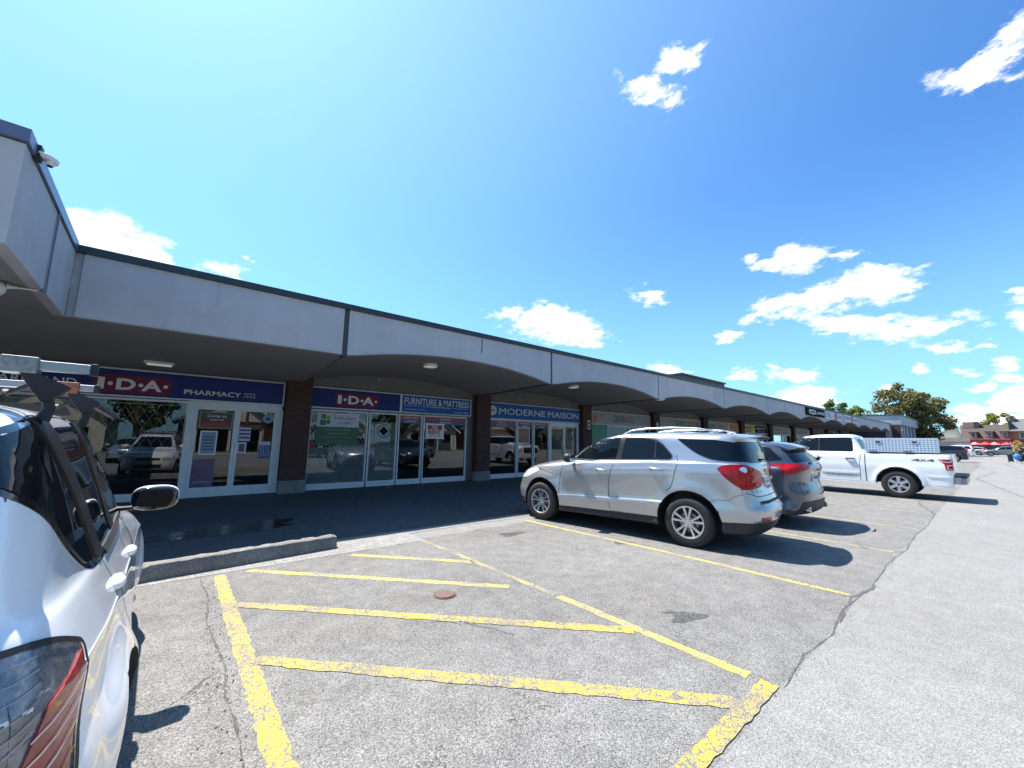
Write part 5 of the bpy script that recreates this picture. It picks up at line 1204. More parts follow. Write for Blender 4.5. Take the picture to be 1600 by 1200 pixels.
# caps
mb = MB(); mb.box(-1.74,YF-.05,4.402,XE,YF+.30,4.52); mb.build('roof_cap', CAPM, mall)
mb = MB(); mb.add(*wedge(xr(YR)+.03, xr(YF-.05)+.03, .40, 4.402, 4.535, YR-.05, YF-.06)); mb.build('roof_cap', CAPB, mall)
mb = MB(); mb.box(-9,YR-.055,4.403,xr(YR)-.35,YR+.3,4.525); mb.build('roof_cap', mat('roof_cap_brown', (.20,.16,.15), .5, .2), mall)
# flat soffits
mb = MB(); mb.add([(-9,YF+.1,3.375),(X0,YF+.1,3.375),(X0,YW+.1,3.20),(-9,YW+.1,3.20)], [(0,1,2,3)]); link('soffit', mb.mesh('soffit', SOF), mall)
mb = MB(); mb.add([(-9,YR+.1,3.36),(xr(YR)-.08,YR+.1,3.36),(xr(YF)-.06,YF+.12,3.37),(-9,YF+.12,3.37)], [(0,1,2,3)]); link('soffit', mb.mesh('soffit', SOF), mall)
# roof deck, back and side walls
mb = MB(); mb.box(-9,YF+.3,4.30,XE,30,4.44); mb.box(-9,YR+.3,4.30,-1.9,YF+.3,4.44); mb.build('roof', mat('roof_gravel', (.25,.24,.23), .9, var=.2, vscale=3), mall)
mb = MB(); mb.box(-9,29.7,0,XE,30,4.3); mb.box(XE-.3,YW+.02,0,XE,29.7,4.3); mb.box(-9.3,YW,0,-9,30,4.3); mb.build('wall', BRK, mall)
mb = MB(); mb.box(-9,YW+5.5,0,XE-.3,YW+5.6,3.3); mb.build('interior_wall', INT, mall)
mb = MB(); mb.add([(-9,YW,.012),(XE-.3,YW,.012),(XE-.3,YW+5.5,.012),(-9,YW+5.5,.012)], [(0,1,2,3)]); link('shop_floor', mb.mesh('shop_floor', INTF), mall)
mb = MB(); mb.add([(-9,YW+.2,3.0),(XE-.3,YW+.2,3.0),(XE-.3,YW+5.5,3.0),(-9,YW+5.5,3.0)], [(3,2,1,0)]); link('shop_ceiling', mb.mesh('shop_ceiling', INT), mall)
mb = MB(); mb.box(XE-.15,YF,0,XE+.45,YF+.6,4.4); mb.build('end_pier', STU, mall)
# pillars
PX = [-4.0, 2.41, 9.0, 15.28] + [X0 + PITCH*i for i in range(3, NB+1)]
for i, x in enumerate(PX):
    mb = MB(); mb.box(x-.325, YW-.30, .36, x+.325, YW+.25, 3.34); p = mb.build('brick_pillar', BRK, mall)
    mb = MB(); mb.box(x-.345, YW-.32, 0, x+.345, YW+.24, .36); mb.build('stone_base', STONE, p, bevel=.01)

# shop fronts
def frame_bar(mb, x0, z0, x1, z1, y=YW-.03, t=.10): mb.box(x0, y, z0, x1, y+t, z1)
def lattice(x0, x1, z0, z1, y, dx=.12, w=.015, ratio=2.0):
    """folding security gate: crossing flat bars"""
    mb = MB(); H = z1-z0; dz = dx*ratio; n = int((x1-x0 + H/ratio)/dx) + 2
    for s_ in (1, -1):
        for k in range(-1, n+1):
            # line x = xs + s*(z-z0)/ratio clipped
            xs = x0 + k*dx - (0 if s_ > 0 else 0); 
            a = (xs - (H/ratio if s_ > 0 else 0), z0) ; b = (a[0] + H/ratio, z1)
            if s_ < 0: a = (xs, z0); b = (xs - H/ratio, z1)
            # clip in x
            def clip(p, q):
                if p[0] > q[0]: p, q = q, p
                if q[0] <= x0 or p[0] >= x1: return None
                if p[0] < x0: t_ = (x0-p[0])/(q[0]-p[0]); p = (x0, p[1]+(q[1]-p[1])*t_)
                if q[0] > x1: t_ = (x1-p[0])/(q[0]-p[0]); q = (x1, p[1]+(q[1]-p[1])*t_)
                return p, q
            c = clip(a, b)
            if not c: continue
            (xa, za), (xb, zb) = c; d = Vector((xb-xa, zb-za)).normalized(); nx, nz = -d.y*w/2, d.x*w/2; yy = y + (0 if s_ > 0 else .012)
            mb.add([(xa+nx,yy,za+nz),(xb+nx,yy,zb+nz),(xb-nx,yy,zb-nz),(xa-nx,yy,za-nz),(xa+nx,yy+.006,za+nz),(xb+nx,yy+.006,zb+nz),(xb-nx,yy+.006,zb-nz),(xa-nx,yy+.006,za-nz)], [(0,1,2,3),(7,6,5,4),(0,4,5,1),(2,6,7,3)])
    for xx in (x0, x1): mb.box(xx-.012, y-.004, z0, xx+.012, y+.02, z1)
    for zz in (z0+.02, z1-.02): mb.box(x0, y+.02, zz-.008, x1, y+.026, zz+.008)
    return mb
GATE = mat('gate_cream', (.85,.83,.77), .5, .1)
def window(x0, x1, z0=.20, z1=2.38, sill=True, gate=None, film=None, frost=None, glass=None, gw=.015):
    mb = MB(); f = .045
    frame_bar(mb, x0, z0-.03, x0+f, z1+.05); frame_bar(mb, x1-f, z0-.03, x1, z1+.05); frame_bar(mb, x0+f, z1, x1-f, z1+.05)
    if sill: mb.box(x0+.0, YW-.035, .02, x1-.0, YW+.06, z0)
    w = mb.build('shop_window', WHT, mall, bevel=.004)
    mb = MB(); mb.add([(x0+f,YW+.02,z0),(x1-f,YW+.02,z0),(x1-f,YW+.02,z1),(x0+f,YW+.02,z1)], [(0,1,2,3)]); link('pane', mb.mesh('pane', glass or GLS), w)
    if gate: link('security_gate', lattice(x0+f+.02, x1-f-.02, gate[0], gate[1], YW+.026, gate[2], gw).mesh('security_gate', GATE), w)
    if frost: mb = MB(); mb.box(x0+f, YW+.056, z0, x1-f, YW+.06, frost); mb.build('frosted_film', mat('frost_film', (.34,.43,.50), .35, var=.15, vscale=2), w)
    if film:  # red-topped blue advertising strip inside the head of the window
        mb = MB(); mb.box(x0+f, YW+.010, z1-.14, x1-f, YW+.016, z1); b = mb.build('ad_strip_red', mat('strip_red', (.30,.035,.03), .4), w)
        mb = MB(); mb.box(x0+f, YW+.010, z1-.27, x1-f, YW+.016, z1-.14); mb.build('ad_strip_blue', mat('strip_blue', (.05,.07,.17), .4), w)
        for k, tx in enumerate(film):
            ww = min((x1-x0)*.62, .10*len(tx)*.62)
            put_text('ad_lettering', text_fit(tx, ww, .065), mat('letter_white', (.75,.75,.76), .5), ((x0+x1)/2, YW+.004, z1-.075-.12*k), w)
    return w
def door(x0, x1, z1=2.36, gate=None, handle=1, disc=False):
    mb = MB(); f = .07
    mb.box(x0,YW-.02,.02,x0+f,YW+.05,z1); mb.box(x1-f,YW-.02,.02,x1,YW+.05,z1); mb.box(x0+f,YW-.02,z1-.08,x1-f,YW+.05,z1); mb.box(x0+f,YW-.02,.02,x1-f,YW+.05,.27)
    d = mb.build('shop_door', WHT, mall, bevel=.005)
    mb = MB(); mb.add([(x0+f,YW+.015,.27),(x1-f,YW+.015,.27),(x1-f,YW+.015,z1-.08),(x0+f,YW+.015,z1-.08)], [(0,1,2,3)]); link('pane', mb.mesh('pane', GLS), d)
    hx = x1-.035 if handle > 0 else x0+.035
    mb = MB(); mb.tube([(hx,YW-.02,.98),(hx,YW-.07,1.0),(hx,YW-.07,1.32),(hx,YW-.02,1.34)], .011, 8); mb.build('door_handle', MATS['alloy'], d, 50)
    mb = MB(); mb.tube([(x0+f,YW+.045,1.12),(x1-f,YW+.045,1.12)], .016, 8); mb.build('push_bar', mat('push_bar', (.7,.72,.72), .3, .6), d, 50)
    if gate: link('security_gate', lattice(x0+f+.01, x1-f-.01, .3, z1-.1, YW+.030, gate).mesh('security_gate', GATE), d)
    return d
def transom(x0, x1, z0=2.36, z1=2.47):
    mb = MB(); mb.box(x0, YW-.03, z0, x1, YW+.07, z1); mb.build('door_head', WHT, mall, bevel=.004)
# pharmacy
window(-3.66,-.05, z1=2.40, gate=(1.15,2.35,.20), gw=.007); door(.06,.98,2.34,handle=1); door(.98,1.92,2.34,handle=-1); transom(-.05,2.03,2.34,2.47)
mb = MB(); mb.box(-.05,YW-.03,.02,.06,YW+.07,2.34); mb.build('door_post', WHT, mall); mb = MB(); mb.box(1.92,YW-.03,.02,2.06,YW+.07,2.34); mb.build('door_post', WHT, mall)
# clinic and furniture bay
window(2.76,4.53, gate=(.22,2.20,.115), frost=1.28); window(4.57,5.54, gate=(.22,2.12,.055), frost=1.26); window(5.58,6.48, film=('COFFEE TABLE','CARPETS')); window(6.52,8.36, film=('BEDROOM','MATTRESS'))
mb = MB(); mb.box(8.36,YW-.02,.02,8.66,YW+.1,3.1); mb.build('door_post', mat('frame_brown', (.12,.10,.09), .5), mall)
# furniture shop
window(9.33,10.92, film=('BEDROOM','SOFA SETS')); window(10.96,11.88, film=('DINING ROOM','SHEETS')); window(11.92,12.86, film=('FURNITURE','LAMPS'))
door(12.96,13.90,2.30,gate=.07,handle=1); door(13.90,14.84,2.30,gate=.07,handle=-1); transom(12.9,14.93,2.30,2.42)
mb = MB(); mb.box(12.88,YW-.03,.02,12.96,YW+.07,2.30); mb.build('door_post', WHT, mall); mb = MB(); mb.box(14.84,YW-.03,.02,14.93,YW+.07,2.30); mb.build('door_post', WHT, mall)
# the grocer with green roller panels
GRN = mat('green_panel', (.015,.20,.10), .45, var=.12)
for x0, x1 in ((15.68,17.15),): 
    mb = MB(); mb.box(x0,YW-.02,.25,x1,YW+.03,2.40); mb.build('green_panel', GRN, mall)
window(17.2,19.2, z1=2.36); window(19.25,21.3, z1=2.36)
for b in range(3, NB):
    xa = PX[b+1]+.33; xb = PX[b+2]-.33 if b+2 < len(PX) else XE-.4; xm = xa + (xb-xa)*.55
    window(xa, xm, z1=2.36); door(xm+.04, xm+.98, 2.34); window(xm+1.02, xb, z1=2.36); transom(xm, xm+1.02, 2.345, 2.41)
    mb = MB(); mb.box(xa, YW+.0, 2.41, xb, YW+.06, 3.12); mb.build('sign_backing', mat('backing', (.14,.13,.12), .8), mall)
mb = MB(); mb.box(-3.66,YW+.0,2.41,15,YW+.015,3.2); mb.build('sign_backing', MATS['backing'], mall)
mb = MB(); mb.box(15,YW+.0,2.41,21.3,YW+.015,3.2); mb.build('sign_backing', MATS['backing'], mall)

# ================================================================== signs
TXW = mat('sign_white', (.66,.67,.68), .45); NAVY = mat('sign_navy', (.013,.028,.155), .55, spec=.25); BLU = mat('sign_blue', (.018,.10,.34), .55, spec=.25)
RED = mat('sign_red', (.15,.010,.05), .5, spec=.3); FRM = mat('sign_frame', (.58,.59,.62), .4, .2)
def sign(name, label, x0, x1, z0, z1, face, y=YW-.10, d=.10, fr=.035, group=None, cat='shop sign', frm=None):
    t = thing(name, label, cat, ((x0+x1)/2, y, z0), group=group)
    mb = MB(); mb.box(x0+fr, y+.004, z0+fr, x1-fr, y+.02, z1-fr); mb.build('panel', face, t)
    mb = MB(); mb.box(x0,y-.012,z0,x1,y+d,z0+fr); mb.box(x0,y-.012,z1-fr,x1,y+d,z1); mb.box(x0,y-.012,z0+fr,x0+fr,y+d,z1-fr); mb.box(x1-fr,y-.012,z0+fr,x1,y+d,z1-fr)
    mb.build('frame', frm or FRM, t, bevel=.004)
    return t
def lett(t, txt, w, h, x, z, m=TXW, bold=.0, y=YW-.10, name='lettering', dp=.008, shear=0.0):
    return put_text(name, text_fit(txt, w, h, bold=bold, shear=shear), m, (x, y - .002, z), t)
def ida(t, x0, x1, z, h):
    """red rounded field with I.D.A. and its dots"""
    w = x1-x0; y = YW-.10
    mb = MB(); mb.prism(rnd([(x0-.07,z-h*.78),(x1+.07,z-h*.78),(x1+.07,z+h*.78),(x0-.07,z+h*.78)], .10), y-.002, y+.002, lambda u, v, ww: (u, ww, v)); mb.build('red_field', RED, t)
    for s_, c, f in (('I', .055, .09), ('D', .395, .27), ('A', .765, .30)): lett(t, s_, w*f, h, x0+w*c, z, TXW, bold=.05, y=y-.004)
    for c in (.18, .60, .965):
        mb = MB(); mb.lathe([(0,y-.012),(.035*w,y-.012),(.035*w,y-.006)], 18, 'y', (x0+w*c,0,z+.0)); mb.build('dot', TXW, t)
t = sign('pharmacy_sign', 'long navy sign reading MARKLAND I.D.A. PHARMACY above the left doors', -3.66, 2.04, 2.47, 3.14, NAVY)
lett(t, 'MARKLAND', 1.30, .16, -2.72, 2.74, TXW, bold=.012); ida(t, -1.76, -.52, 2.765, .27); lett(t, 'PHARMACY', 1.20, .125, .40, 2.685, TXW, bold=.02)
lett(t, 'SINCE', .26, .045, 1.20, 2.735, TXW); lett(t, '1932', .26, .05, 1.20, 2.655, TXW)
t = sign('pharmacy_sign', 'shorter navy I.D.A. sign above the green and white clinic banner', 2.66, 5.60, 2.47, 3.12, NAVY); ida(t, 3.50, 4.76, 2.775, .27)
t = sign('furniture_sign', 'bright blue sign reading FURNITURE & MATTRESS', 5.60, 8.50, 2.47, 3.12, BLU)
lett(t, 'FURNITURE & MATTRESS', 2.66, .23, 7.06, 2.90, TXW, bold=.012)
for a, b in ((5.72,6.32),(7.66,8.36)):
    mb = MB(); mb.box(a, YW-.104, 2.728, b, YW-.098, 2.738); mb.build('rule_line', TXW, t)
lett(t, 'WWW.MODERNEMAISON.CA', 1.2, .05, 6.98, 2.733); lett(t, '129 MARKLAND ST, UNIT 20', .82, .045, 6.15, 2.60); lett(t, 'Tel: 905 561 2265', .62, .05, 8.03, 2.585)
t = sign('furniture_sign', 'blue sign reading MODERNE MAISON with a round white emblem', 9.24, 15.0, 2.43, 3.12, BLU)
lett(t, 'MODERNE', 2.66, .27, 11.22, 2.77, TXW, bold=.0); lett(t, 'MAISON', 2.10, .27, 13.78, 2.77, TXW)
mb = MB(); mb.lathe([(0,YW-.112),(.20,YW-.112),(.20,YW-.095)], 30, 'y', (9.56,0,2.775)); e = mb.build('emblem', mat('emblem_cream', (.60,.58,.50), .5), t); lett(t, 'MM', .20, .12, 9.56, 2.775, BLU, y=YW-.115)
SW = mat('sign_pale', (.27,.265,.26), .5, var=.08); TEAL = mat('letter_teal', (.01,.13,.12), .5); RDL = mat('letter_red', (.42,.05,.05), .5); MGR = mat('motif_gray', (.20,.20,.23), .6)
t = sign('grocer_sign', 'pale sign reading GRAB & GO in teal and red', 15.62, 21.25, 2.43, 3.12, SW)
lett(t, 'GRAB', 1.02, .36, 18.15, 2.79, TEAL, .03); lett(t, '&', .26, .30, 18.82, 2.76, RDL, .03); lett(t, 'GO', .50, .36, 19.28, 2.79, TEAL, .03)
for k, (a, b) in enumerate(((16.5,2.93),(16.6,2.72),(17.2,2.67),(19.9,2.85),(20.1,2.68),(20.7,2.75))):
    mb = MB(); mb.add([(a,YW-.104,b-.05),(a+.35,YW-.104,b+.04),(a+.40,YW-.104,b+.09),(a+.05,YW-.104,b+.0)], [(0,1,2,3)]); mb.build('motif', MGR, t)
mb = MB(); mb.prism(rnd([(15.95,2.55),(16.22,2.53),(16.28,2.75),(16.12,3.02),(15.98,2.85)], .07), YW-.105, YW-.100, lambda u, v, w: (u, w, v)); mb.build('flame_motif', mat('flame_orange', (.40,.10,.05), .5), t)
t = sign('grocer_sign', 'pale sign reading SUNTROOM in green and red, half hidden behind the silver SUV', 22.1, 27.6, 2.43, 3.12, SW)
lett(t, 'SUNT', 1.5, .36, 25.0, 2.79, mat('letter_green', (.01,.16,.10), .5), .03); lett(t, 'ROOM', 1.4, .36, 26.6, 2.79, RDL, .03)
t = sign('shop_sign', 'pale sign with teal and rose panels left of the orange one', 28.6, 32.2, 2.43, 3.12, SW); lett(t, 'SHOP', .9, .28, 29.4, 2.79, TEAL, .03); lett(t, 'TRAVEL', 1.2, .26, 31.0, 2.79, mat('letter_rose', (.35,.10,.14), .5), .02)
t = sign('shop_sign', 'orange sign with red lettering under the canopy', 32.2, 34.0, 2.43, 3.12, mat('sign_orange', (.55,.22,.03), .5)); lett(t, 'BAKERY', 1.3, .2, 33.1, 2.86, RDL, .03); lett(t, 'DELI', .9, .16, 33.1, 2.6, RDL, .02)
t = sign('shop_sign', 'yellow sign with dark lettering under the canopy', 35.1, 37.4, 2.43, 3.12, mat('sign_yellow', (.60,.42,.02), .5)); lett(t, 'MONEY', 1.7, .2, 36.2, 2.88, mat('letter_dark', (.03,.03,.03), .5), .03); lett(t, 'MART', 1.2, .2, 36.2, 2.6, MATS['letter_dark'], .03)
t = sign('shop_sign', 'black sign with small white lettering beside the yellow one', 37.4, 40.4, 2.43, 3.12, mat('sign_black', (.010,.011,.011), .9, spec=.08)); lett(t, 'BARBER SHOP', 2.2, .2, 38.9, 2.86, TXW); lett(t, 'OPEN 7 DAYS', 1.8, .14, 38.9, 2.6, mat('letter_peach', (.5,.32,.24), .5))
t = sign('shop_sign', 'beige sign with two rows of gray lettering, seen over the slate SUV', 41.4, 46.8, 2.43, 3.12, mat('sign_beige', (.36,.33,.29), .5)); lett(t, 'PERSIAN RUGS', 4.2, .2, 44.0, 2.9, MATS['letter_dark']); lett(t, 'REPAIRS  CLEANING', 4.0, .16, 44.0, 2.6, MATS['letter_dark'])
t = sign('shop_sign', 'tan sign with dark script just left of the pickup cab', 47.8, 53.2, 2.43, 3.12, mat('sign_tan', (.33,.30,.25), .5)); lett(t, 'TAILOR SHOP', 3.8, .3, 50.4, 2.78, MATS['letter_dark'])
t = sign('shop_sign', 'dark sign with thin white lettering at the far end of the canopy', 60.3, 72.0, 2.43, 3.12, MATS['sign_black']); lett(t, 'SERVICE', 3.6, .34, 67, 2.8, TXW, .0)
mb = MB(); mb.lathe([(.26,YW-.12),(.34,YW-.12),(.34,YW-.11),(.26,YW-.11)], 20, 'y', (63.6,0,2.8), closed=True); mb.build('ring_logo', TXW, t)
# banners hanging on the far fascia
def banner(label, x0, x1, z0, z1, base, parts):
    t = thing('fascia_banner', label, 'banner', ((x0+x1)/2, YF-.05, z0)); y = YF-.05
    mb = MB(); mb.box(x0,y,z0,x1,y+.03,z1); mb.build('panel', base, t)
    for k, p in enumerate(parts):
        if p[0] == 'r':
            mb = MB(); mb.box(p[1],y-.006,p[2],p[3],y,p[4]); mb.build('field', p[5], t)
        else: lett(t, p[1], p[2], p[3], p[4], p[5], p[6], .03, y=y-.004)
DK = MATS['sign_black']; BLT = mat('letter_blue', (.05,.09,.30), .5); CRM = mat('banner_red', (.40,.02,.04), .5); WB = mat('banner_white', (.62,.63,.66), .5)
banner('black banner reading PIZZA on the far fascia', 35.7, 40.8, 3.74, 4.36, DK, [('t','PIZZA',1.9,.36,37.5,4.06,TXW),('t','& WINGS',2.0,.22,39.7,4.05,TXW)])
banner('white banner with a red square, nearer the black pizza banner', 41.1, 46.9, 3.74, 4.34, WB, [('t','DELI',2.1,.40,42.3,4.05,BLT),('r',43.9,3.76,45.0,4.32,CRM),('t','BAR',1.5,.38,46.0,4.05,BLT)])
banner('white banner with a red square, farther along the fascia', 47.6, 53.3, 3.74, 4.34, WB, [('t','FISH',2.1,.40,48.9,4.05,BLT),('r',50.2,3.76,51.3,4.32,CRM),('t','BAR',1.6,.38,52.4,4.05,BLT)])

# window posters
def poster(name, label, x0, x1, z0, z1, m, cat='poster', y=YW+.0, edge=None, group=None):
    t = thing(name, label, cat, ((x0+x1)/2, y, z0), group=group)
    mb = MB(); mb.box(x0,y,z0,x1,y+.008,z1); mb.build('sheet', m, t)
    if edge:
        mb = MB(); e = .03; mb.box(x0-e,y-.004,z0-e,x1+e,y-.001,z0); mb.box(x0-e,y-.004,z1,x1+e,y-.001,z1+e); mb.box(x0-e,y-.004,z0,x0,y-.001,z1); mb.box(x1,y-.004,z0,x1+e,y-.001,z1); mb.build('tape_edge', edge, t)
    return t
PW = mat('poster_white', (.50,.50,.55), .5); DG = mat('poster_green', (.02,.10,.045), .5); YP = YW
t = poster('clinic_banner', 'green and white clinic banner with a four leaf emblem', 2.97, 4.24, 1.34, 2.35, DG, 'banner')
mb = MB(); mb.box(2.97,YP-.004,1.91,4.24,YP-.001,2.35); mb.build('white_field', PW, t)
leaf = mat('leaf_green', (.05,.20,.03), .5); leaf2 = mat('leaf_teal', (.02,.12,.08), .5)
for (a, b, c, d, mm) in ((3.10,2.14,3.24,2.30,leaf),(3.26,2.14,3.37,2.24,mat('leaf_lime',(.20,.32,.02),.5)),(3.07,1.95,3.24,2.12,leaf2),(3.26,2.00,3.36,2.12,mat('leaf_dark',(.02,.09,.03),.5))):
    mb = MB(); mb.prism(rnd([(a,b),(c,b),(c,d),(a,d)], [.06,.0,.06,.0]), YP-.010, YP-.005, lambda u, v, w: (u, w, v)); mb.build('leaf', mm, t)
NVT = mat('letter_navy', (.03,.04,.10), .5)
lett(t,'Fresh Start',.64,.105,3.80,2.20,NVT,y=YP-.004); lett(t,'CLINIC',.46,.075,3.80,2.04,NVT,y=YP-.004)
PGR = mat('letter_pale', (.25,.32,.27), .5)
for i, (s_, w) in enumerate((('Addiction Medicine',.78),('Mental Health',.56),('Hepatitis C Treatment',.88))): lett(t, s_, w, .062, 3.60, 1.83-.12*i, PGR, y=YP-.002)
lett(t,'freshstartclinic.ca',.5,.035,3.6,1.46,PGR,y=YP-.002); lett(t,'905-561-0012',.3,.03,3.2,1.38,PGR,y=YP-.002); lett(t,'fax 561-0014',.3,.03,4.0,1.38,PGR,y=YP-.002)
t = poster('for_rent_sign', 'red and white FOR RENT sign taped up with white tape', 6.67, 7.34, 1.62, 2.11, TXW, 'sign', edge=mat('white_tape', (.75,.75,.76), .5))
mb = MB(); mb.box(6.71,YP-.006,1.93,7.30,YP-.002,2.08); mb.build('red_field', mat('rent_red', (.40,.02,.02), .5), t)
lett(t,'FOR',.24,.10,7.0,2.005,TXW,.03,y=YP-.006); lett(t,'RENT',.52,.17,7.0,1.83,MATS['rent_red'],.04,y=YP-.003); lett(t,'905 555 0100',.48,.06,7.0,1.68,mat('letter_gray', (.16,.16,.2),.5),y=YP-.003)
for x in (6.66,7.35):
    for z in (1.60,2.13): mb = MB(); mb.box(x-.055,YP-.010,z-.02,x+.055,YP-.007,z+.02); mb.build('tape_tag', MATS['white_tape'], t)
# clinic door emblem: a cross of four leaves in an oval
t = poster('round_clinic_decal', 'pale sheet with a dark clover cross inside an oval', 4.78, 5.32, 1.45, 2.06, mat('decal_pale', (.34,.38,.38), .5), 'decal')
mb = MB(); mb.lathe([(.20,-.004),(.225,-.004),(.225,-.002),(.20,-.002)], 30, 'y', (5.08,YP,1.82), closed=True); mb.build('oval_ring', DK, t)
for a in range(4):
    mb = MB(); mb.lathe([(0,-.004),(.068,-.004),(.068,-.002)], 16, 'y', (5.08+.075*cos(a*pi/2), YP, 1.82+.075*sin(a*pi/2))); mb.build('lobe', DK, t)
t = poster('sale_sheet', 'framed sheet with rows of red and orange print in furniture shop window', 11.04, 11.66, 1.46, 2.10, mat('sheet_brown', (.20,.12,.09), .5), 'poster', edge=MATS['white_tape'])
for i in range(6): mb = MB(); mb.box(11.10,YP-.004,1.54+.09*i,11.60,YP-.001,1.58+.09*i); mb.build('print_row', RDL if i in (0,1,5) else mat('print_orange', (.35,.16,.08), .5), t)
for x, w in ((13.43,'left'),(14.37,'right')):
    t = thing('round_decal', 'round pale decal on the %s leaf of the gated shop doors' % w, 'decal', (x, YP-.004, 1.55))
    mb = MB(); mb.lathe([(0,YP-.008),(.17,YP-.008),(.17,YP-.002)], 28, 'y', (x,0,1.72)); mb.build('disc', mat('decal_gray', (.50,.51,.56), .5), t); lett(t,'MM',.16,.09,x,1.72,BLT,y=YP-.010)
# pharmacy doors
t = poster('open_sign', 'brown and red sign reading Come in, we\'re in the left pharmacy door', .20, .86, 1.80, 2.18, mat('poster_brown', (.055,.04,.035), .5), 'sign', edge=mat('thin_gray', (.20,.18,.16), .5))
mb = MB(); mb.prism([(.21,1.81),(.84,1.81),(.84,1.86),(.70,1.96),(.21,1.93)], YP-.005, YP-.002, lambda u, v, w: (u, w, v)); mb.build('red_wave', mat('wave_red', (.28,.03,.02), .5), t)
lett(t,'Come in,',.42,.09,.54,2.10,TXW,.01,y=YP-.003,shear=.3); lett(t,"we're",.30,.06,.54,2.01,TXW,.01,y=YP-.003,shear=.3)
t = poster('notice_sheet', 'white framed blue notice taped in the left pharmacy door', .26, .56, 1.12, 1.68, mat('notice_blue', (.20,.27,.38), .5), 'notice', edge=MATS['white_tape'])
for i in range(5): mb = MB(); mb.box(.30,YP-.004,1.22+.08*i,.52,YP-.001,1.245+.08*i); mb.build('print_row', NVT, t)
t = poster('purple_ad', 'purple advertising sheet at the foot of the left pharmacy door', .13, .60, .29, .98, mat('ad_purple', (.115,.08,.15), .45, var=.3, vscale=5), 'poster'); lett(t,'VACCINES HERE',.34,.04,.36,.40,PW,y=YP-.003)
t = poster('hours_sheet', 'white and violet hours sheet on the right pharmacy door', 1.06, 1.32, 1.45, 1.82, PW, 'notice'); 
for i in range(3): mb = MB(); mb.box(1.07,YP-.004,1.52+.10*i,1.31,YP-.001,1.57+.10*i); mb.build('print_row', mat('print_violet', (.05,.04,.22), .5), t)
t = poster('small_notice', 'small dark notice with a white border beside the door handle', 1.08, 1.22, 1.16, 1.38, mat('notice_dark', (.10,.09,.09), .5), 'notice', edge=MATS['white_tape'])
t = poster('basket_flyer', 'blue flyer rack with a white header in right pharmacy door', 1.56, 1.82, .98, 1.42, mat('flyer_blue', (.03,.06,.24), .5), 'flyer rack')
mb = MB(); mb.box(1.56,YP-.004,1.34,1.82,YP-.001,1.44); mb.build('header', PW, t)
for i in range(4): mb = MB(); mb.box(1.585+.06*i,YP-.006,1.02,1.615+.06*i,YP-.001,1.32); mb.build('flyer', mat('flyer_pale', (.20,.26,.42), .5), t)
t = thing('round_decal', 'pale blue swirl decal high on the right pharmacy door', 'decal', (1.70,YP,2.0)); mb = MB(); mb.lathe([(.05,YP-.004),(.13,YP-.004),(.13,YP-.001),(.05,YP-.001)], 24, 'y', (1.70,0,2.08), closed=True); mb.build('ring', mat('decal_blue', (.16,.28,.36), .5), t)
# plates on the brick
t = poster('pillar_plate', 'cream plate with two dark squares on the brick pillar', 15.25, 15.47, 2.16, 2.60, mat('plate_cream', (.50,.48,.42), .6), 'notice', y=YW-.315)
for z in (2.28,2.46): mb = MB(); mb.box(15.29,YW-.32,z-.06,15.43,YW-.316,z+.06); mb.build('dark_square', MATS['letter_dark'], t)
t = poster('pillar_plate', 'white plate with a dark frame on brick pillar right of GRAB & GO', 21.55, 21.8, 2.1, 2.75, MATS['plate_cream'], 'notice', y=YW-.315, edge=DK)

# canopy lights, cameras
LIT = mat('lens_warm', (.78,.74,.62), .4, emit=.12)
for i, (x, y, z, lb) in enumerate(((5.22,10.16,3.62,'first vaulted bay'),(11.45,10.24,3.62,'second vaulted bay'),(17.9,10.3,3.62,'third vaulted bay'),(24.3,10.3,3.62,'fourth vaulted bay'))):
    t = thing('canopy_light', 'round ceiling light under the %s of the canopy' % lb, 'ceiling light', (x, y, z), group='round lights under the canopy')
    z = zarch(x, 3.68, 3.33) + .02
    mb = MB(); mb.lathe([(.20,z-.055),(.215,z-.03),(.215,z+.03)], 28, 'z', (x,y,0)); mb.build('ring', FRM, t, 40)
    mb = MB(); mb.lathe([(0,z-.07),(.15,z-.066),(.198,z-.05)], 28, 'z', (x,y,0)); mb.build('lens', LIT, t, 50)
t = thing('canopy_light', 'rectangular ceiling light under the flat canopy above pharmacy window', 'ceiling light', (-.68,12.05,3.2))
mb = MB(); mb.box(-.95,11.93,3.19,-.42,12.15,3.25); mb.build('housing', FRM, t, bevel=.01)
mb = MB(); mb.box(-.90,11.95,3.165,-.47,12.04,3.189); mb.build('lens', LIT, t); mb = MB(); mb.box(-.90,12.05,3.165,-.47,12.13,3.189); mb.build('lens', LIT, t)
CW = mat('camera_white', (.62,.62,.63), .4)
for x, z, lb in ((4.81,3.55,'above the clinic sign'),(14.2,3.26,'above the gated doors')):
    t = thing('wall_camera', 'small white security camera on the wall ' + lb, 'security camera', (x, YW, z), group='cameras on the shop wall')
    mb = MB(); mb.box(x-.035,YW-.02,z-.04,x+.035,YW+.02,z+.04); mb.build('base', CW, t, bevel=.005)
    mb = MB(); mb.tube([(x,YW-.02,z),(x+.01,YW-.13,z-.02)], .032, 12); mb.build('camera_body', CW, t, 40)
    mb = MB(); mb.tube([(x+.01,YW-.131,z-.02),(x+.011,YW-.14,z-.022)], .022, 12); mb.build('lens', DK, t, 40)
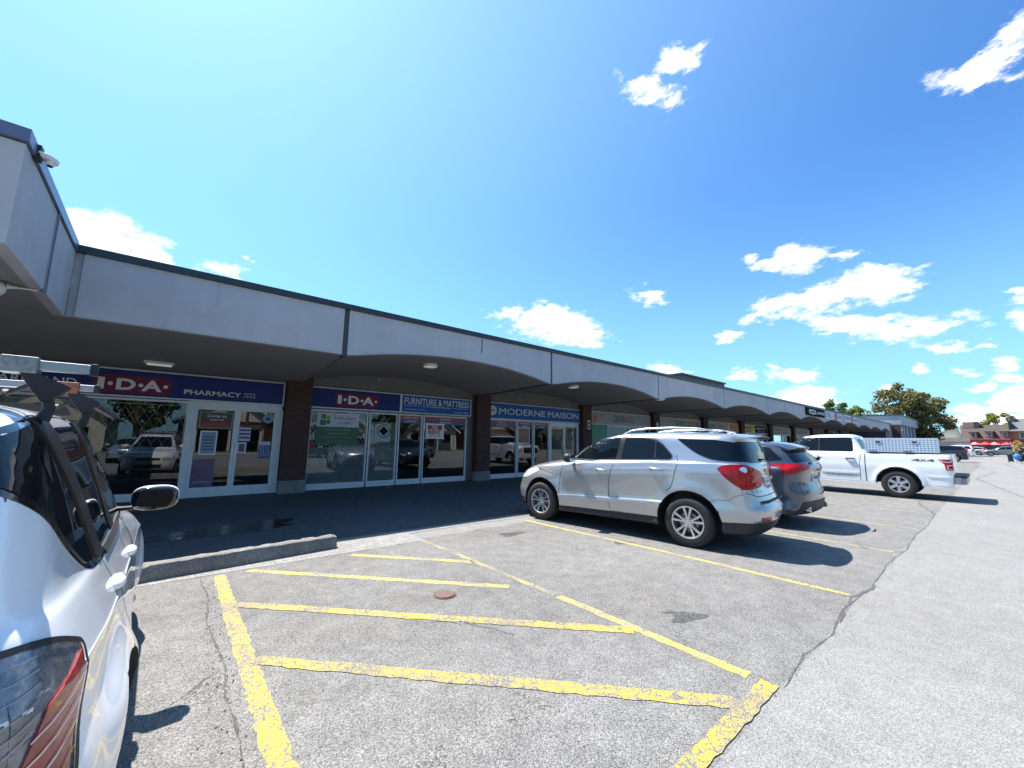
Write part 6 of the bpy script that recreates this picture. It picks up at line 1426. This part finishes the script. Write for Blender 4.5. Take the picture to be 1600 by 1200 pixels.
# bracket camera on the roof cap of the wing
t = thing('roof_camera', 'white dome camera on an arm at the roof edge, top left', 'security camera', (-1.50,6.05,4.45))
mb = MB(); mb.box(-1.535,5.98,4.38,-1.485,6.08,4.54); mb.build('bracket', MATS['black_plastic'], t, bevel=.006)
A = [(-1.50,5.975,4.475),(-1.42,5.985,4.465),(-1.375,6.01,4.45),(-1.36,6.05,4.445),(-1.375,6.09,4.45),(-1.42,6.115,4.465),(-1.50,6.125,4.475)]
mb = MB(); mb.add(A + [(x-.008,y*.9+6.05*.1,z-.045) for x,y,z in A], [(0,1,2,3,4,5,6),(13,12,11,10,9,8,7)] + [(i,i+7,(i+1)%7+7,(i+1)%7) for i in range(7)]); mb.build('arm_cover', CW, t, 30, bevel=.005)
mb = MB(); mb.ell((-1.425,6.05,4.405), (.040,.040,.040), 20, 12); dm = mb.build('dome', CW, t, 60)
mb = MB(); mb.lathe([(0,-.046),(.020,-.043),(.024,-.03)], 16, 'z', (-1.425,6.05,4.405)); mb.build('lens', DK, dm, 50)
# lamp with its conduit under the wing
t = thing('globe_lamp', 'white lamp globe hanging below the canopy edge at far left', 'lamp', (-1.93,7.2,3.3))
mb = MB(); mb.ell((-1.98,7.28,3.26), (.125,.125,.11), 24, 14); mb.build('globe', mat('globe_white', (.62,.62,.60), .4), t, 60)
mb = MB(); mb.tube([(-1.87,7.30,3.30),(-1.79,7.34,3.315),(-1.64,7.385,3.335)], [.035,.012,.012], 10); mb.build('stem', FRM, t, 40)
mb = MB(); mb.ell((xr(7.39)+.005,7.39,3.345), (.03,.03,.025), 10, 8); mb.tube([(xr(7.39)+.02,7.40,3.345),(xr(7.38)+.02,7.38,3.6),(xr(7.38)+.02,7.37,4.41)], .010, 8); mb.build('conduit', MATS['roof_cap_blue'], t, 50)
# rooftop unit
t = thing('rooftop_unit', 'dark metal air conditioning unit on the mall roof', 'rooftop unit', (30,14,4.4))
mb = MB(); mb.box(26.5,13.6,4.44,33.6,16,6.35); mb.build('casing', mat('unit_dark', (.05,.05,.055), .6, .2), t, bevel=.03)
mb = MB(); mb.box(26.4,13.5,6.35,33.7,16.1,6.45); mb.build('lid', mat('unit_lid', (.04,.045,.05), .5), t)

# ================================================================== trees
BARK = mat('bark', (.10,.075,.055), .95, var=.3, vscale=6, bump=.5, bscale=20)
def leaf_mat(name, c1, c2):
    m = bpy.data.materials.new(name); MATS[name] = m; m.use_nodes = True
    nt = m.node_tree; N = nt.nodes.new; L = nt.links.new; p = nt.nodes['Principled BSDF']; p.inputs['Roughness'].default_value = .6
    p.inputs['Specular IOR Level'].default_value = .25
    g = N('ShaderNodeNewGeometry'); r = N('ShaderNodeValToRGB'); r.color_ramp.elements[0].color = (*c1, 1); r.color_ramp.elements[1].color = (*c2, 1)
    L(g.outputs['Random Per Island'], r.inputs[0]); L(r.outputs[0], p.inputs['Base Color'])
    t = N('ShaderNodeBsdfTranslucent'); L(r.outputs[0], t.inputs[0]); mx = N('ShaderNodeMixShader'); mx.inputs[0].default_value = .35
    o = nt.nodes['Material Output']; L(p.outputs[0], mx.inputs[1]); L(t.outputs[0], mx.inputs[2]); L(mx.outputs[0], o.inputs[0])
    return m
OLIVE = leaf_mat('olive_leaves', (.06,.065,.022), (.22,.20,.065)); GREEN = leaf_mat('green_leaves', (.045,.08,.02), (.16,.22,.055)); YGRN = leaf_mat('spring_leaves', (.10,.13,.02), (.26,.28,.06)); DGRN = leaf_mat('dark_leaves', (.012,.025,.010), (.04,.07,.022))
def tree(name, label, x, y, h, rx, ry, z0, m, n=1500, ls=.32, seed=1, cat='tree', group=None, clumps=34, droop=0.0, lean=0.0):
    r = random.Random(seed); t = thing(name, label, cat, (x, y, 0), group=group)
    cz = (h + z0) / 2; rz = (h - z0) / 2
    mb = MB(); tr = h*.028 + .06
    mb.tube([(x,y,-.2),(x+.05,y,h*.18),(x-.06,y+.05,h*.36),(x+.02,y,h*.62),(x,y,h*.80)], [tr*1.25,tr,tr*.8,tr*.45,tr*.15], 9)
    cl = []
    for k in range(clumps):
        a = r.uniform(0, 2*pi); u = r.uniform(-.92, 1); q = sqrt(max(0, 1-u*u)); f = r.uniform(.50, 1.02)
        c = (x + rx*q*cos(a)*f, y + ry*q*sin(a)*f, cz + rz*u*f); s = r.uniform(.20, .36) * min(rx, rz)
        cl.append((c, s))
        if k % 2 == 0:
            b = (x, y, z0*.5 + (c[2]-z0*.5)*.35); mid = tuple((b[i]*.45+c[i]*.55) + r.uniform(-.2,.2) for i in range(3))
            mb.tube([b, mid, c], [tr*.38, tr*.2, tr*.06], 5)
    mb.build('trunk', BARK, t, 50)
    V = []; F = []
    for k in range(n):
        c, s = cl[r.randrange(len(cl))]
        d = Vector((r.gauss(0,1), r.gauss(0,1), r.gauss(0,1))).normalized() * s * (r.random() ** .42)
        d.z *= .72
        p = Vector(c) + d; out = (p - Vector((x, y, cz))); 
        if droop: p.z -= droop * (hypot(out.x, out.y) / max(rx, ry)) ** 2
        nrm = (d.normalized() * .6 + Vector((r.gauss(0,.6), r.gauss(0,.6), r.gauss(.4,.6)))).normalized()
        a = nrm.cross(Vector((r.gauss(0,1), r.gauss(0,1), r.gauss(0,1)))).normalized(); b = nrm.cross(a)
        l = ls * r.uniform(.55, 1.3); o = len(V)
        V += [tuple(p + a*l*.5), tuple(p + b*l*.30), tuple(p - a*l*.5), tuple(p - b*l*.30)]; F.append((o, o+1, o+2, o+3))
    me = bpy.data.meshes.new('crown'); me.from_pydata(V, [], F); me.materials.append(m)
    link('crown', me, t); return t
tree('maple_tree', 'large olive green tree towering behind the far gray building', 96, 9.0, 12.3, 4.4, 4.6, .8, OLIVE, n=13500, ls=.46, seed=11, clumps=90)
tree('maple_tree', 'rounded green tree above the far roof, left of the large olive tree', 86, 17.2, 9.2, 2.3, 2.2, 3.5, GREEN, n=2600, ls=.42, seed=4)
tree('maple_tree', 'low light green tree over the flat roof next to the rounded one', 90, 14.4, 8.2, 2.0, 2.0, 3.5, YGRN, n=1800, ls=.40, seed=5)
tree('maple_tree', 'yellow green tree showing over the brown tiled roofs', 168, -.9, 10.3, 5, 3.6, 5, YGRN, n=2600, ls=.6, seed=6)
tree('maple_tree', 'dark tree beside the cream gabled house, under the olive tree', 118, 8.6, 4.8, 2.0, 2.2, .4, DGRN, n=1500, ls=.35, seed=8)

# ================================================================== buildings beyond
def facebox(name, m, parent, x0, y0, z0, x1, y1, z1, bev=0.0): mb = MB(); mb.box(x0,y0,z0,x1,y1,z1); return mb.build(name, m, parent, bevel=bev)
CLAD = mat('gray_cladding', (.30,.335,.37), .7, var=.06, vscale=.6); CLADD = mat('dark_cladding', (.10,.11,.13), .6); DARKW = mat('dark_window', (.02,.025,.03), .08, spec=.8)
b = thing('gray_building', 'two storey gray clad building standing at the end of the mall', 'building', (86,14,0))
facebox('upper_wall', CLAD, b, 74.4, 7.85, 4.35, 98, 26, 5.62)
facebox('wall', CLADD, b, 74.9, 8.35, 0, 97.5, 25.5, 4.35)
facebox('roof_edge', MATS['roof_cap_metal'], b, 74.3, 7.75, 5.62, 98.1, 26.1, 5.74)
facebox('brick_pier', BRK, b, 74.2, 8.0, 0, 75.0, 8.9, 4.30)
for x in (75.6, 78.2, 81.4, 85.2, 89.8): facebox('panel', CLAD, b, x, 8.05, 2.35, x+.9, 8.34, 4.34)
w = facebox('window', mat('window_frame_pale', (.35,.36,.34), .5), b, 76.8, 8.24, 2.9, 78.0, 8.35, 4.2); facebox('pane', mat('window_shade', (.14,.16,.14), .2, var=.3), w, 76.95, 8.21, 3.0, 77.85, 8.24, 4.1)
for x in (76, 80, 84, 88, 92): facebox('shop_window', DARKW, b, x, 8.26, .3, x+2.6, 8.345, 2.2)
m = MB(); m.ell((74.6,7.9,3.65), (.12,.16,.14), 10, 8); m.build('wall_lamp', mat('lamp_lit', (.8,.8,.75), .4), b)

ROOF = mat('brown_shingles', (.07,.056,.047), .9, var=.25, vscale=1.2, bump=.3, bscale=30); ROOFG = mat('gray_shingles', (.12,.125,.125), .9, var=.15, vscale=1.0); PINK = mat('rose_brick', (.34,.12,.085), .9, var=.2, vscale=1.5); MARO = mat('maroon_trim', (.13,.02,.025), .6); CREAM = mat('cream_wall', (.62,.58,.46), .85, var=.06); WOOD = mat('dark_timber', (.045,.03,.025), .8); WHTR = mat('white_trim', (.6,.6,.58), .6)
def slab(name, m, parent, P, t=.12):
    """roof plane through 4 points with thickness t downwards"""
    mb = MB(); mb.add([tuple(p) for p in P] + [(p[0], p[1], p[2]-t) for p in P], [(0,1,2,3),(7,6,5,4),(0,4,5,1),(1,5,6,2),(2,6,7,3),(3,7,4,0)]); return mb.build(name, m, parent)
pub = thing('tiled_row_building', 'long low building with brown tiled roof and three rose brick dormers', 'building', (134,1.4,0))
facebox('wall', mat('umber_wall', (.14,.09,.075), .9, var=.1), pub, 130.5, -1.95, 0, 140, 4.6, 3.1)
slab('roof', ROOF, pub, [(130,-2,3.05),(130,4.7,3.05),(134.5,4.7,6.25),(134.5,-2,6.25)]); slab('roof', ROOF, pub, [(134.5,-2,6.25),(134.5,4.7,6.25),(140,4.7,3.05),(140,-2,3.05)])
facebox('gable_wall', ROOF, pub, 130.8, 4.55, 3.0, 139, 4.66, 3.5)
facebox('rooftop_box', mat('box_brown', (.26,.17,.14), .8), pub, 133.4, 2.7, 5.6, 135.5, 4.3, 6.85); facebox('rooftop_box', mat('box_dark', (.06,.05,.05), .8), pub, 133.4, 1.9, 5.6, 135.6, 2.69, 6.9)
for (ya, yb, zt, zb) in ((2.35,3.45,4.85,3.1),(.15,1.25,4.95,3.1),(-2.0,-.75,4.95,3.1)):
    d = facebox('dormer', PINK, pub, 130.3, ya, zb, 133, yb, zt-.25)
    slab('dormer_roof', ROOF, d, [(130.0,ya-.12,zt-.2),(130.0,yb+.12,zt-.2),(134,yb+.12,zt+.25),(134,ya-.12,zt+.25)])
    facebox('trim', MARO, d, 130.05, ya-.14, zt-.32, 130.2, yb+.14, zt-.2)
    yc = (ya+yb)/2; w = .34
    wi = facebox('window', WHTR, pub, 130.22, yc-w, 3.5 if zt < 4.9 else 3.75, 130.3, yc+w, 4.5); facebox('pane', DARKW, wi, 130.18, yc-w+.07, 3.57 if zt < 4.9 else 3.82, 130.22, yc+w-.07, 4.43)
facebox('fascia', MARO, pub, 129.8, -2, 2.62, 130.3, 4.7, 3.0); facebox('awning', mat('awning_red', (.26,.03,.03), .7), pub, 128.6, -1.9, 2.2, 130.2, 3.6, 2.58)
for y in (-1.2, .4, 2.0, 3.6): facebox('shop_window', DARKW, pub, 130.4, y-.6, .6, 130.5, y+.6, 2.1)
pb2 = thing('tiled_row_building', 'taller gray roofed brick house with a chimney at the far right', 'building', (134,-5,0))
facebox('wall', PINK, pb2, 129.6, -9, 0, 140, -2.15, 4.9)
slab('roof', ROOFG, pb2, [(128.9,-9.2,4.75),(128.9,-2.05,4.75),(133.5,-2.05,7.35),(133.5,-9.2,7.35)]); slab('roof', ROOFG, pb2, [(133.5,-9.2,7.35),(133.5,-2.05,7.35),(140,-2.05,4.7),(140,-9.2,4.7)])
facebox('gable_timber', WOOD, pb2, 129.3, -2.14, 3.0, 134.5, -2.02, 7.2)
facebox('chimney', mat('chimney_dark', (.09,.07,.065), .9), pb2, 132.2, -2.95, 6.4, 133.4, -2.3, 7.95)
for y in (-3.6, -5.6, -7.6): w_ = facebox('window', WHTR, pb2, 129.52, y-.42, 3.3, 129.6, y+.42, 4.5); facebox('pane', DARKW, w_, 129.48, y-.34, 3.38, 129.52, y+.34, 4.42)
facebox('fascia', MARO, pb2, 129.3, -9, 2.6, 129.6, -2.15, 2.9)
hs = thing('cream_house', 'cream gabled house with a white porch beyond the parked cars', 'house', (136,6.3,0))
facebox('wall', CREAM, hs, 134.5, 4.75, 0, 142, 8.2, 4.0)
mb = MB(); mb.prism([(4.75,4.0),(8.2,4.0),(6.0,6.0),(5.2,6.0)], 134.5, 134.7, lambda u, v, w: (w, u, v)); mb.build('gable', CREAM, hs)
slab('roof', ROOF, hs, [(134,8.5,3.9),(142,8.5,3.9),(142,5.6,6.4),(134,5.6,6.4)]); slab('roof', ROOF, hs, [(134,5.6,6.4),(142,5.6,6.4),(142,4.5,5.2),(134,4.5,5.2)])
facebox('porch_roof', WHTR, hs, 132.5, 5.2, 3.0, 134.6, 8.8, 3.3); 
for y in (5.4, 7.0, 8.6): facebox('porch_post', WHTR, hs, 132.7, y-.1, 0, 132.9, y+.1, 3.0)
facebox('window', DARKW, hs, 134.4, 6.2, 1.3, 134.5, 7.4, 2.5)
gr_ = thing('low_garage', 'low white walled garage with a brown roof behind the black SUV', 'garage', (118,5.2,0))
facebox('wall', WHTR, gr_, 116, 3.3, 0, 121, 8.6, 2.35); slab('roof', ROOF, gr_, [(115.6,3.1,2.4),(115.6,8.8,2.4),(119,8.8,3.15),(119,3.1,3.15)]); facebox('door', mat('garage_door', (.3,.3,.3), .6), gr_, 115.9, 5, .1, 116, 7.6, 2.0)
# patio parasols
PAR = mat('parasol_red', (.55,.05,.06), .75); PARL = mat('parasol_pink', (.62,.22,.19), .75)
for i, (x, y, mm, lb) in enumerate(((116,2.55,PARL,'pale red patio parasol, leftmost of the row before the tiled building'),(115,1.25,PAR,'red patio parasol, second from left in the row'),(116,.15,PARL,'pale red patio parasol, third from left in the row'),(115,-1.25,PAR,'red patio parasol, rightmost of the row'))):
    t = thing('patio_parasol', lb, 'parasol', (x, y, 0), group='parasols on the far patio')
    mb = MB(); V = [(x, y, 2.42)] + [(x + .78*cos(a*pi/4+.2), y + .78*sin(a*pi/4+.2), 1.95) for a in range(8)] + [(x + .78*cos(a*pi/4+.2), y + .78*sin(a*pi/4+.2), 1.85) for a in range(8)]
    mb.add(V, [(0, 1+a, 1+(a+1)%8) for a in range(8)] + [(1+a, 9+a, 9+(a+1)%8, 1+(a+1)%8) for a in range(8)]); mb.build('canopy', mm, t)
    mb = MB(); mb.tube([(x,y,0),(x,y,2.4)], .03, 6); mb.build('pole', WOOD, t)
    mb = MB(); mb.lathe([(0,.06),(.28,.06),(.30,0)], 12, 'z', (x,y,0)); mb.build('base', WOOD, t)
# flower pot with a yellow shrub by the patio
t = thing('potted_shrub', 'pot with a yellow flowering shrub behind the people at right edge', 'shrub', (70,-1.6,0)); rr = random.Random(9)
mb = MB(); mb.lathe([(0,.02),(.25,.02),(.34,.62),(.30,.62),(.0,.55)], 16, 'z', (70,-1.5,0)); mb.build('pot', WOOD, t, 40)
V = []; F = []
for k in range(260):
    d = Vector((rr.gauss(0,1), rr.gauss(0,1), rr.gauss(0,1))).normalized() * rr.random()**.4; p = Vector((70,-1.5,1.45)) + Vector((d.x*.42, d.y*.45, d.z*.85)); a = Vector((rr.gauss(0,1), rr.gauss(0,1), rr.gauss(0,1))).normalized()*.09; b_ = a.cross(Vector((rr.gauss(0,1),1,1))).normalized()*.07; o = len(V)
    V += [tuple(p+a), tuple(p+b_), tuple(p-a), tuple(p-b_)]; F.append((o,o+1,o+2,o+3))
me = bpy.data.meshes.new('foliage'); me.from_pydata(V, [], F); me.materials.append(leaf_mat('yellow_flowers', (.30,.24,.03), (.62,.48,.10))); link('foliage', me, t)

# ================================================================== far cars
gen_suv('parked_suv', 'black SUV parked beyond the pickup tailgate', 'SUV', (59.9,2.72,0), 0, mat('black_paint', (.012,.013,.018), .22, .3, coat=1.0))
gen_suv('parked_minivan', 'white minivan with dark windows behind the black SUV', 'minivan', (82.5,2.8,0), 0, MATS['truck_white'], zr=1.68, rear=(-.75,-.95), zb=1.02, W=.97)
gen_suv('parked_suv', 'gray SUV seen from its side near the red parasols', 'SUV', (102.5,-1.95,0), 0, mat('gray_paint', (.16,.175,.19), .28, .6, coat=1.0), cowl=2.35)
gen_suv('parked_car', 'pale blue hatchback between the white minivan and gray SUV', 'hatchback', (109,2.0,0), radians(-8), mat('ice_paint', (.42,.50,.56), .28, .5, coat=1.0), zr=1.48, zb=.95, zh=.85)

# ================================================================== people
def skin_figure(name, pts, edges, mat_, parent, sub=2):
    me = bpy.data.meshes.new(name); names = list(pts); me.from_pydata([pts[k][0] for k in names], [(names.index(a), names.index(b)) for a, b in edges], [])
    o = bpy.data.objects.new(name, me); COL.objects.link(o)
    md = o.modifiers.new('s', 'SKIN'); 
    if not me.skin_vertices: 
        bm = bmesh.new(); bm.from_mesh(me); bm.verts.layers.skin.verify(); bm.to_mesh(me); bm.free()
    for i, k in enumerate(names):
        r = pts[k][1]; me.skin_vertices[0].data[i].radius = r if isinstance(r, tuple) else (r, r); me.skin_vertices[0].data[i].use_root = (i == 0)
    s = o.modifiers.new('u', 'SUBSURF'); s.levels = sub; s.render_levels = sub
    dg = bpy.context.evaluated_depsgraph_get(); dg.update(); out = bpy.data.meshes.new_from_object(o.evaluated_get(dg)); bpy.data.objects.remove(o)
    out.materials.clear(); out.materials.append(mat_); shade(out, 180); out.name = name
    return link(name, out, parent)
def person(label, loc, rz, top, legs, lean=0.0, reach=False, hair=(.02,.015,.01)):
    t = thing('person', label, 'person', loc, rz, local=True)
    skinm = mat('skin_tone', (.38,.22,.15), .6); L_ = lean
    P = {'hip': ((0,0,.93),(.13,.10)), 'waist': ((0,.02+L_*.2,1.08),(.12,.09)), 'chest': ((0,.02+L_*.6,1.30),(.145,.105)), 'neckb': ((0,L_*.85,1.44),(.075,.065)), 'neck': ((0,L_,1.50),.05), 'chin': ((0,.03+L_*1.1,1.57),(.07,.075)), 'head': ((0,.01+L_*1.2,1.67),(.078,.095)), 'crown': ((0,0+L_*1.2,1.74),(.055,.065))}
    E = [('hip','waist'),('waist','chest'),('chest','neckb'),('neckb','neck'),('neck','chin'),('chin','head'),('head','crown')]
    for s_, n in ((1,'r'),(-1,'l')):
        ez = .14 if reach and s_ > 0 else 0
        P.update({'hj'+n: ((s_*.10,0,.88),.085), 'kn'+n: ((s_*.11,.05*s_,.49),.058), 'an'+n: ((s_*.12,-.03*s_,.09),.038), 'toe'+n: ((s_*.13,.13-.03*s_,.04),(.042,.03)),
                  'sh'+n: ((s_*.19,L_*.75,1.39),.058), 'el'+n: ((s_*.25,.03+L_*.6+ez,1.12),.042), 'wr'+n: ((s_*.24,.14+L_*.6+ez,.92+ez),.028), 'ha'+n: ((s_*.235,.18+L_*.6+ez,.84+ez),(.035,.018))})
        E += [('hip','hj'+n),('hj'+n,'kn'+n),('kn'+n,'an'+n),('an'+n,'toe'+n),('chest','sh'+n),('sh'+n,'el'+n),('el'+n,'wr'+n),('wr'+n,'ha'+n)]
    bm_ = skin_figure('body', P, E, skinm, t)
    # clothes: the same limbs a little thicker
    C = {k: (v[0], tuple(q*1.14 for q in v[1]) if isinstance(v[1], tuple) else v[1]*1.2) for k, v in P.items()}
    up = ['hip','waist','chest','neckb','shr','elr','wrr','shl','ell','wrl']; skin_figure('jacket', {k: C[k] for k in up}, [e for e in E if e[0] in up and e[1] in up], top, t)
    lo = ['hip','hjr','knr','anr','hjl','knl','anl']; skin_figure('trousers', {k: C[k] for k in lo}, [e for e in E if e[0] in lo and e[1] in lo], legs, t)
    for s_ in (1,-1): mb = MB(); mb.ell((s_*.125,.05-.03*s_,.045), (.05,.135,.045), 12, 8, .8); mb.build('shoe', MATS['tyre_rubber'], t, 60)
    mb = MB(); mb.ell((0,-.012+L_*1.2,1.705), (.086,.104,.085), 14, 10); mb.build('hair', mat('hair_dark', hair, .7), t, 60)
    mb = MB(); mb.tube([(0,.095+L_*1.15,1.67),(0,.125+L_*1.15,1.635)], [.010,.016], 6); mb.build('nose', skinm, t, 60)
    for s_ in (1,-1): mb = MB(); mb.ell((s_*.082,.01+L_*1.15,1.65), (.010,.02,.03), 8, 6); mb.build('ear', skinm, t, 60)
    return t
person('person in dark jacket and black trousers leaning over at the right edge', (62,-1.45,0), radians(70), mat('cloth_black', (.015,.015,.02), .85), mat('cloth_dark', (.02,.022,.03), .85), lean=.22, reach=True)
person('person in black clothes standing farther off behind the stooping one', (64.5,-1.75,0), radians(200), MATS['cloth_black'], MATS['cloth_black'])
t = thing('shopping_bag', 'bright blue bag beside the people at the right edge', 'bag', (61.7,-1.15,0))
mb = MB(); mb.ell((61.7,-1.17,.62), (.20,.26,.27), 16, 12, .85); mb.build('bag_body', mat('bag_blue', (.02,.20,.55), .5, var=.2, vscale=8), t, 60)
mb = MB(); mb.tube([(61.7,-1.28,.84),(61.7,-1.22,1.0),(61.7,-1.13,1.0),(61.7,-1.06,.84)], .014, 6); mb.build('handle', mat('strap_yellow', (.5,.42,.05), .6), t, 50)
t = thing('shopping_trolley', 'black folding shopping trolley standing left of the blue bag', 'trolley', (62,-.78,0))
mb = MB(); mb.prism(rnd([(-.93,.14),(-.60,.14),(-.56,.80),(-.90,.86)][::-1], .05), 61.85, 62.2, lambda u, v, w: (w, u, v)); mb.build('trolley_bag', MATS['cloth_black'], t, 40, bevel=.02)
mb = MB(); mb.tube([(62.22,-.88,.12),(62.25,-.86,.9),(62.25,-.85,1.05),(62.25,-.66,1.05),(62.22,-.66,.12)], .013, 6); mb.build('trolley_frame', MATS['alloy'], t, 50)
for y in (-.95,-.58): mb = MB(); mb.lathe([(.05,y-.02),(.09,y-.02),(.09,y+.02),(.05,y+.02)], 16, 'y', (62.15,0,.09), closed=True); mb.build('trolley_wheel', MATS['tyre_rubber'], t, 40)
# white tripod sign feet seen below the bag
t = thing('bag_stand', 'small white stand under the blue bag', 'stand', (61.7,-1.17,0))
for a in range(4): mb = MB(); mb.tube([(61.7,-1.17,.36),(61.7+.22*cos(a*pi/2+.6),-1.17+.28*sin(a*pi/2+.6),0)], .022, 6); mb.build('leg', WHTR, t)

# ================================================================== across the street (seen in the shop windows)
LAWN = mat('lawn', (.055,.085,.025), .95, var=.35, vscale=2.5, bump=.6, bscale=60)
sheet('lawn', -80, -75, 110, -24.5, .01, LAWN); sheet('street_pavement', -80, -24.5, 110, -22.8, .008, CONC)
def house(label, x, y, w, d, h, rh, wall, roof, porch=True, twin=False):
    t = thing('house', label, 'house', (x, y, 0), group='houses across the street')
    facebox('wall', wall, t, x-w/2, y-d, 0, x+w/2, y, h)
    mb = MB(); mb.prism([(x-w/2,h),(x+w/2,h),(x,h+rh)], y-d, y, lambda u, v, w_: (u, w_, v)); mb.build('gable', CREAM, t)
    for s_ in (-1, 1): slab('roof', roof, t, [(x+s_*(w/2+.5),y+.5,h-.15),(x,y+.5,h+rh+.12),(x,y-d-.5,h+rh+.12),(x+s_*(w/2+.5),y-d-.5,h-.15)], .18)
    for s_ in (-1, 1): slab('bargeboard', WHTR, t, [(x+s_*(w/2+.55),y+.56,h-.16),(x,y+.56,h+rh+.14),(x,y+.51,h+rh+.14),(x+s_*(w/2+.55),y+.51,h-.16)], .28)
    for q in (-.30, .30): wi = facebox('window', WHTR, t, x+w*q-.8, y, 1.0, x+w*q+.8, y+.08, 2.5); facebox('pane', DARKW, wi, x+w*q-.7, y+.08, 1.1, x+w*q+.7, y+.10, 2.4)
    wi = facebox('window', WHTR, t, x-.5, y+.01, h+.35, x+.5, y+.08, h+1.2); facebox('pane', DARKW, wi, x-.42, y+.08, h+.42, x+.42, y+.10, h+1.12)
    facebox('door', MARO, t, x-.45, y, .1, x+.45, y+.06, 2.15)
    facebox('chimney', BRK, t, x+w*.22, y-d*.5, h, x+w*.22+.7, y-d*.5+.7, h+rh+.8)
    if porch:
        slab('porch_roof', roof, t, [(x-w*.35,y+2.2,2.5),(x+w*.35,y+2.2,2.5),(x+w*.35,y,3.0),(x-w*.35,y,3.0)], .15)
        for q in (-.33, 0, .33): facebox('porch_column', WHTR, t, x+w*q-.13, y+1.9, 0, x+w*q+.13, y+2.16, 2.4)
    return t
house('brick house with dark gabled roof and white bargeboards across the street', 3.5, -30, 9, 9, 3.4, 3.6, BRK, ROOF)
house('small gray house with a porch, second in the row across the street', 16, -31, 8, 9, 3.0, 2.8, CLAD, ROOFG, porch=True)
house('cream bungalow with porch columns, third in the row across the street', 29, -29, 9, 9, 3.0, 3.0, CREAM, ROOF)
house('rose brick house with a gray roof, fourth in the row across the street', 42, -31, 9, 9, 3.6, 3.2, PINK, ROOFG)
house('brown walled house with tall gable at the far end across the street', 57, -30, 10, 9, 4.0, 3.6, MATS['umber_wall'], ROOF)
house('cream house with a gray roof, nearest the bare trees across the street', -11, -30, 9, 9, 3.4, 3.4, CREAM, ROOFG)
house('tall brick house west of the cream one across the street', -25, -31, 9, 9, 4.4, 3.4, BRK, ROOF)
for i, (x, y, h, mm, lb) in enumerate(((-4,-27,8.5,GREEN,'green tree between the cream and brick houses across the street'),(9.5,-34,11,DGRN,'dark tree behind the small gray house across the street'),(22.5,-27,8,YGRN,'light green street tree left of the cream bungalow'),(36,-35,12,GREEN,'tall green tree behind the cream bungalow'),(49.5,-28,9,OLIVE,'olive street tree near the brown walled house'),(-18,-36,12,DGRN,'dark tree behind the row, toward its left end'),(-33,-28,10,OLIVE,'olive tree beyond the tall brick house'),(68,-30,10,GREEN,'green tree at the right end of the houses'))):
    tree('street_tree', lb, x, y, h, 3.2, 3.2, 2.2, mm, n=1500, ls=.6, seed=20+i, clumps=26, group='trees across the street')
t = thing('utility_pole', 'wooden utility pole with a crossarm across the street', 'utility pole', (4.6,-23.6,0))
mb = MB(); mb.tube([(4.6,-23.6,0),(4.6,-23.6,9)], [.16,.11], 10); mb.build('pole', BARK, t, 40); mb = MB(); mb.box(3.5,-23.66,8.2,5.7,-23.54,8.34); mb.build('crossarm', BARK, t)
for (x, y, rz, pm, lb) in ((-2.6,-8.8,0,'ice_paint','pale blue car parked behind the photographer'),(8.2,-8.8,pi,'black_paint','black car parked across the aisle, nearest the street houses'),(16.3,-8.8,0,'gray_paint','gray car parked across the aisle, right of black one')):
    gen_suv('parked_car', lb, 'car', (x, y, 0), rz, MATS[pm], zr=1.45, zb=.95, zh=.85)
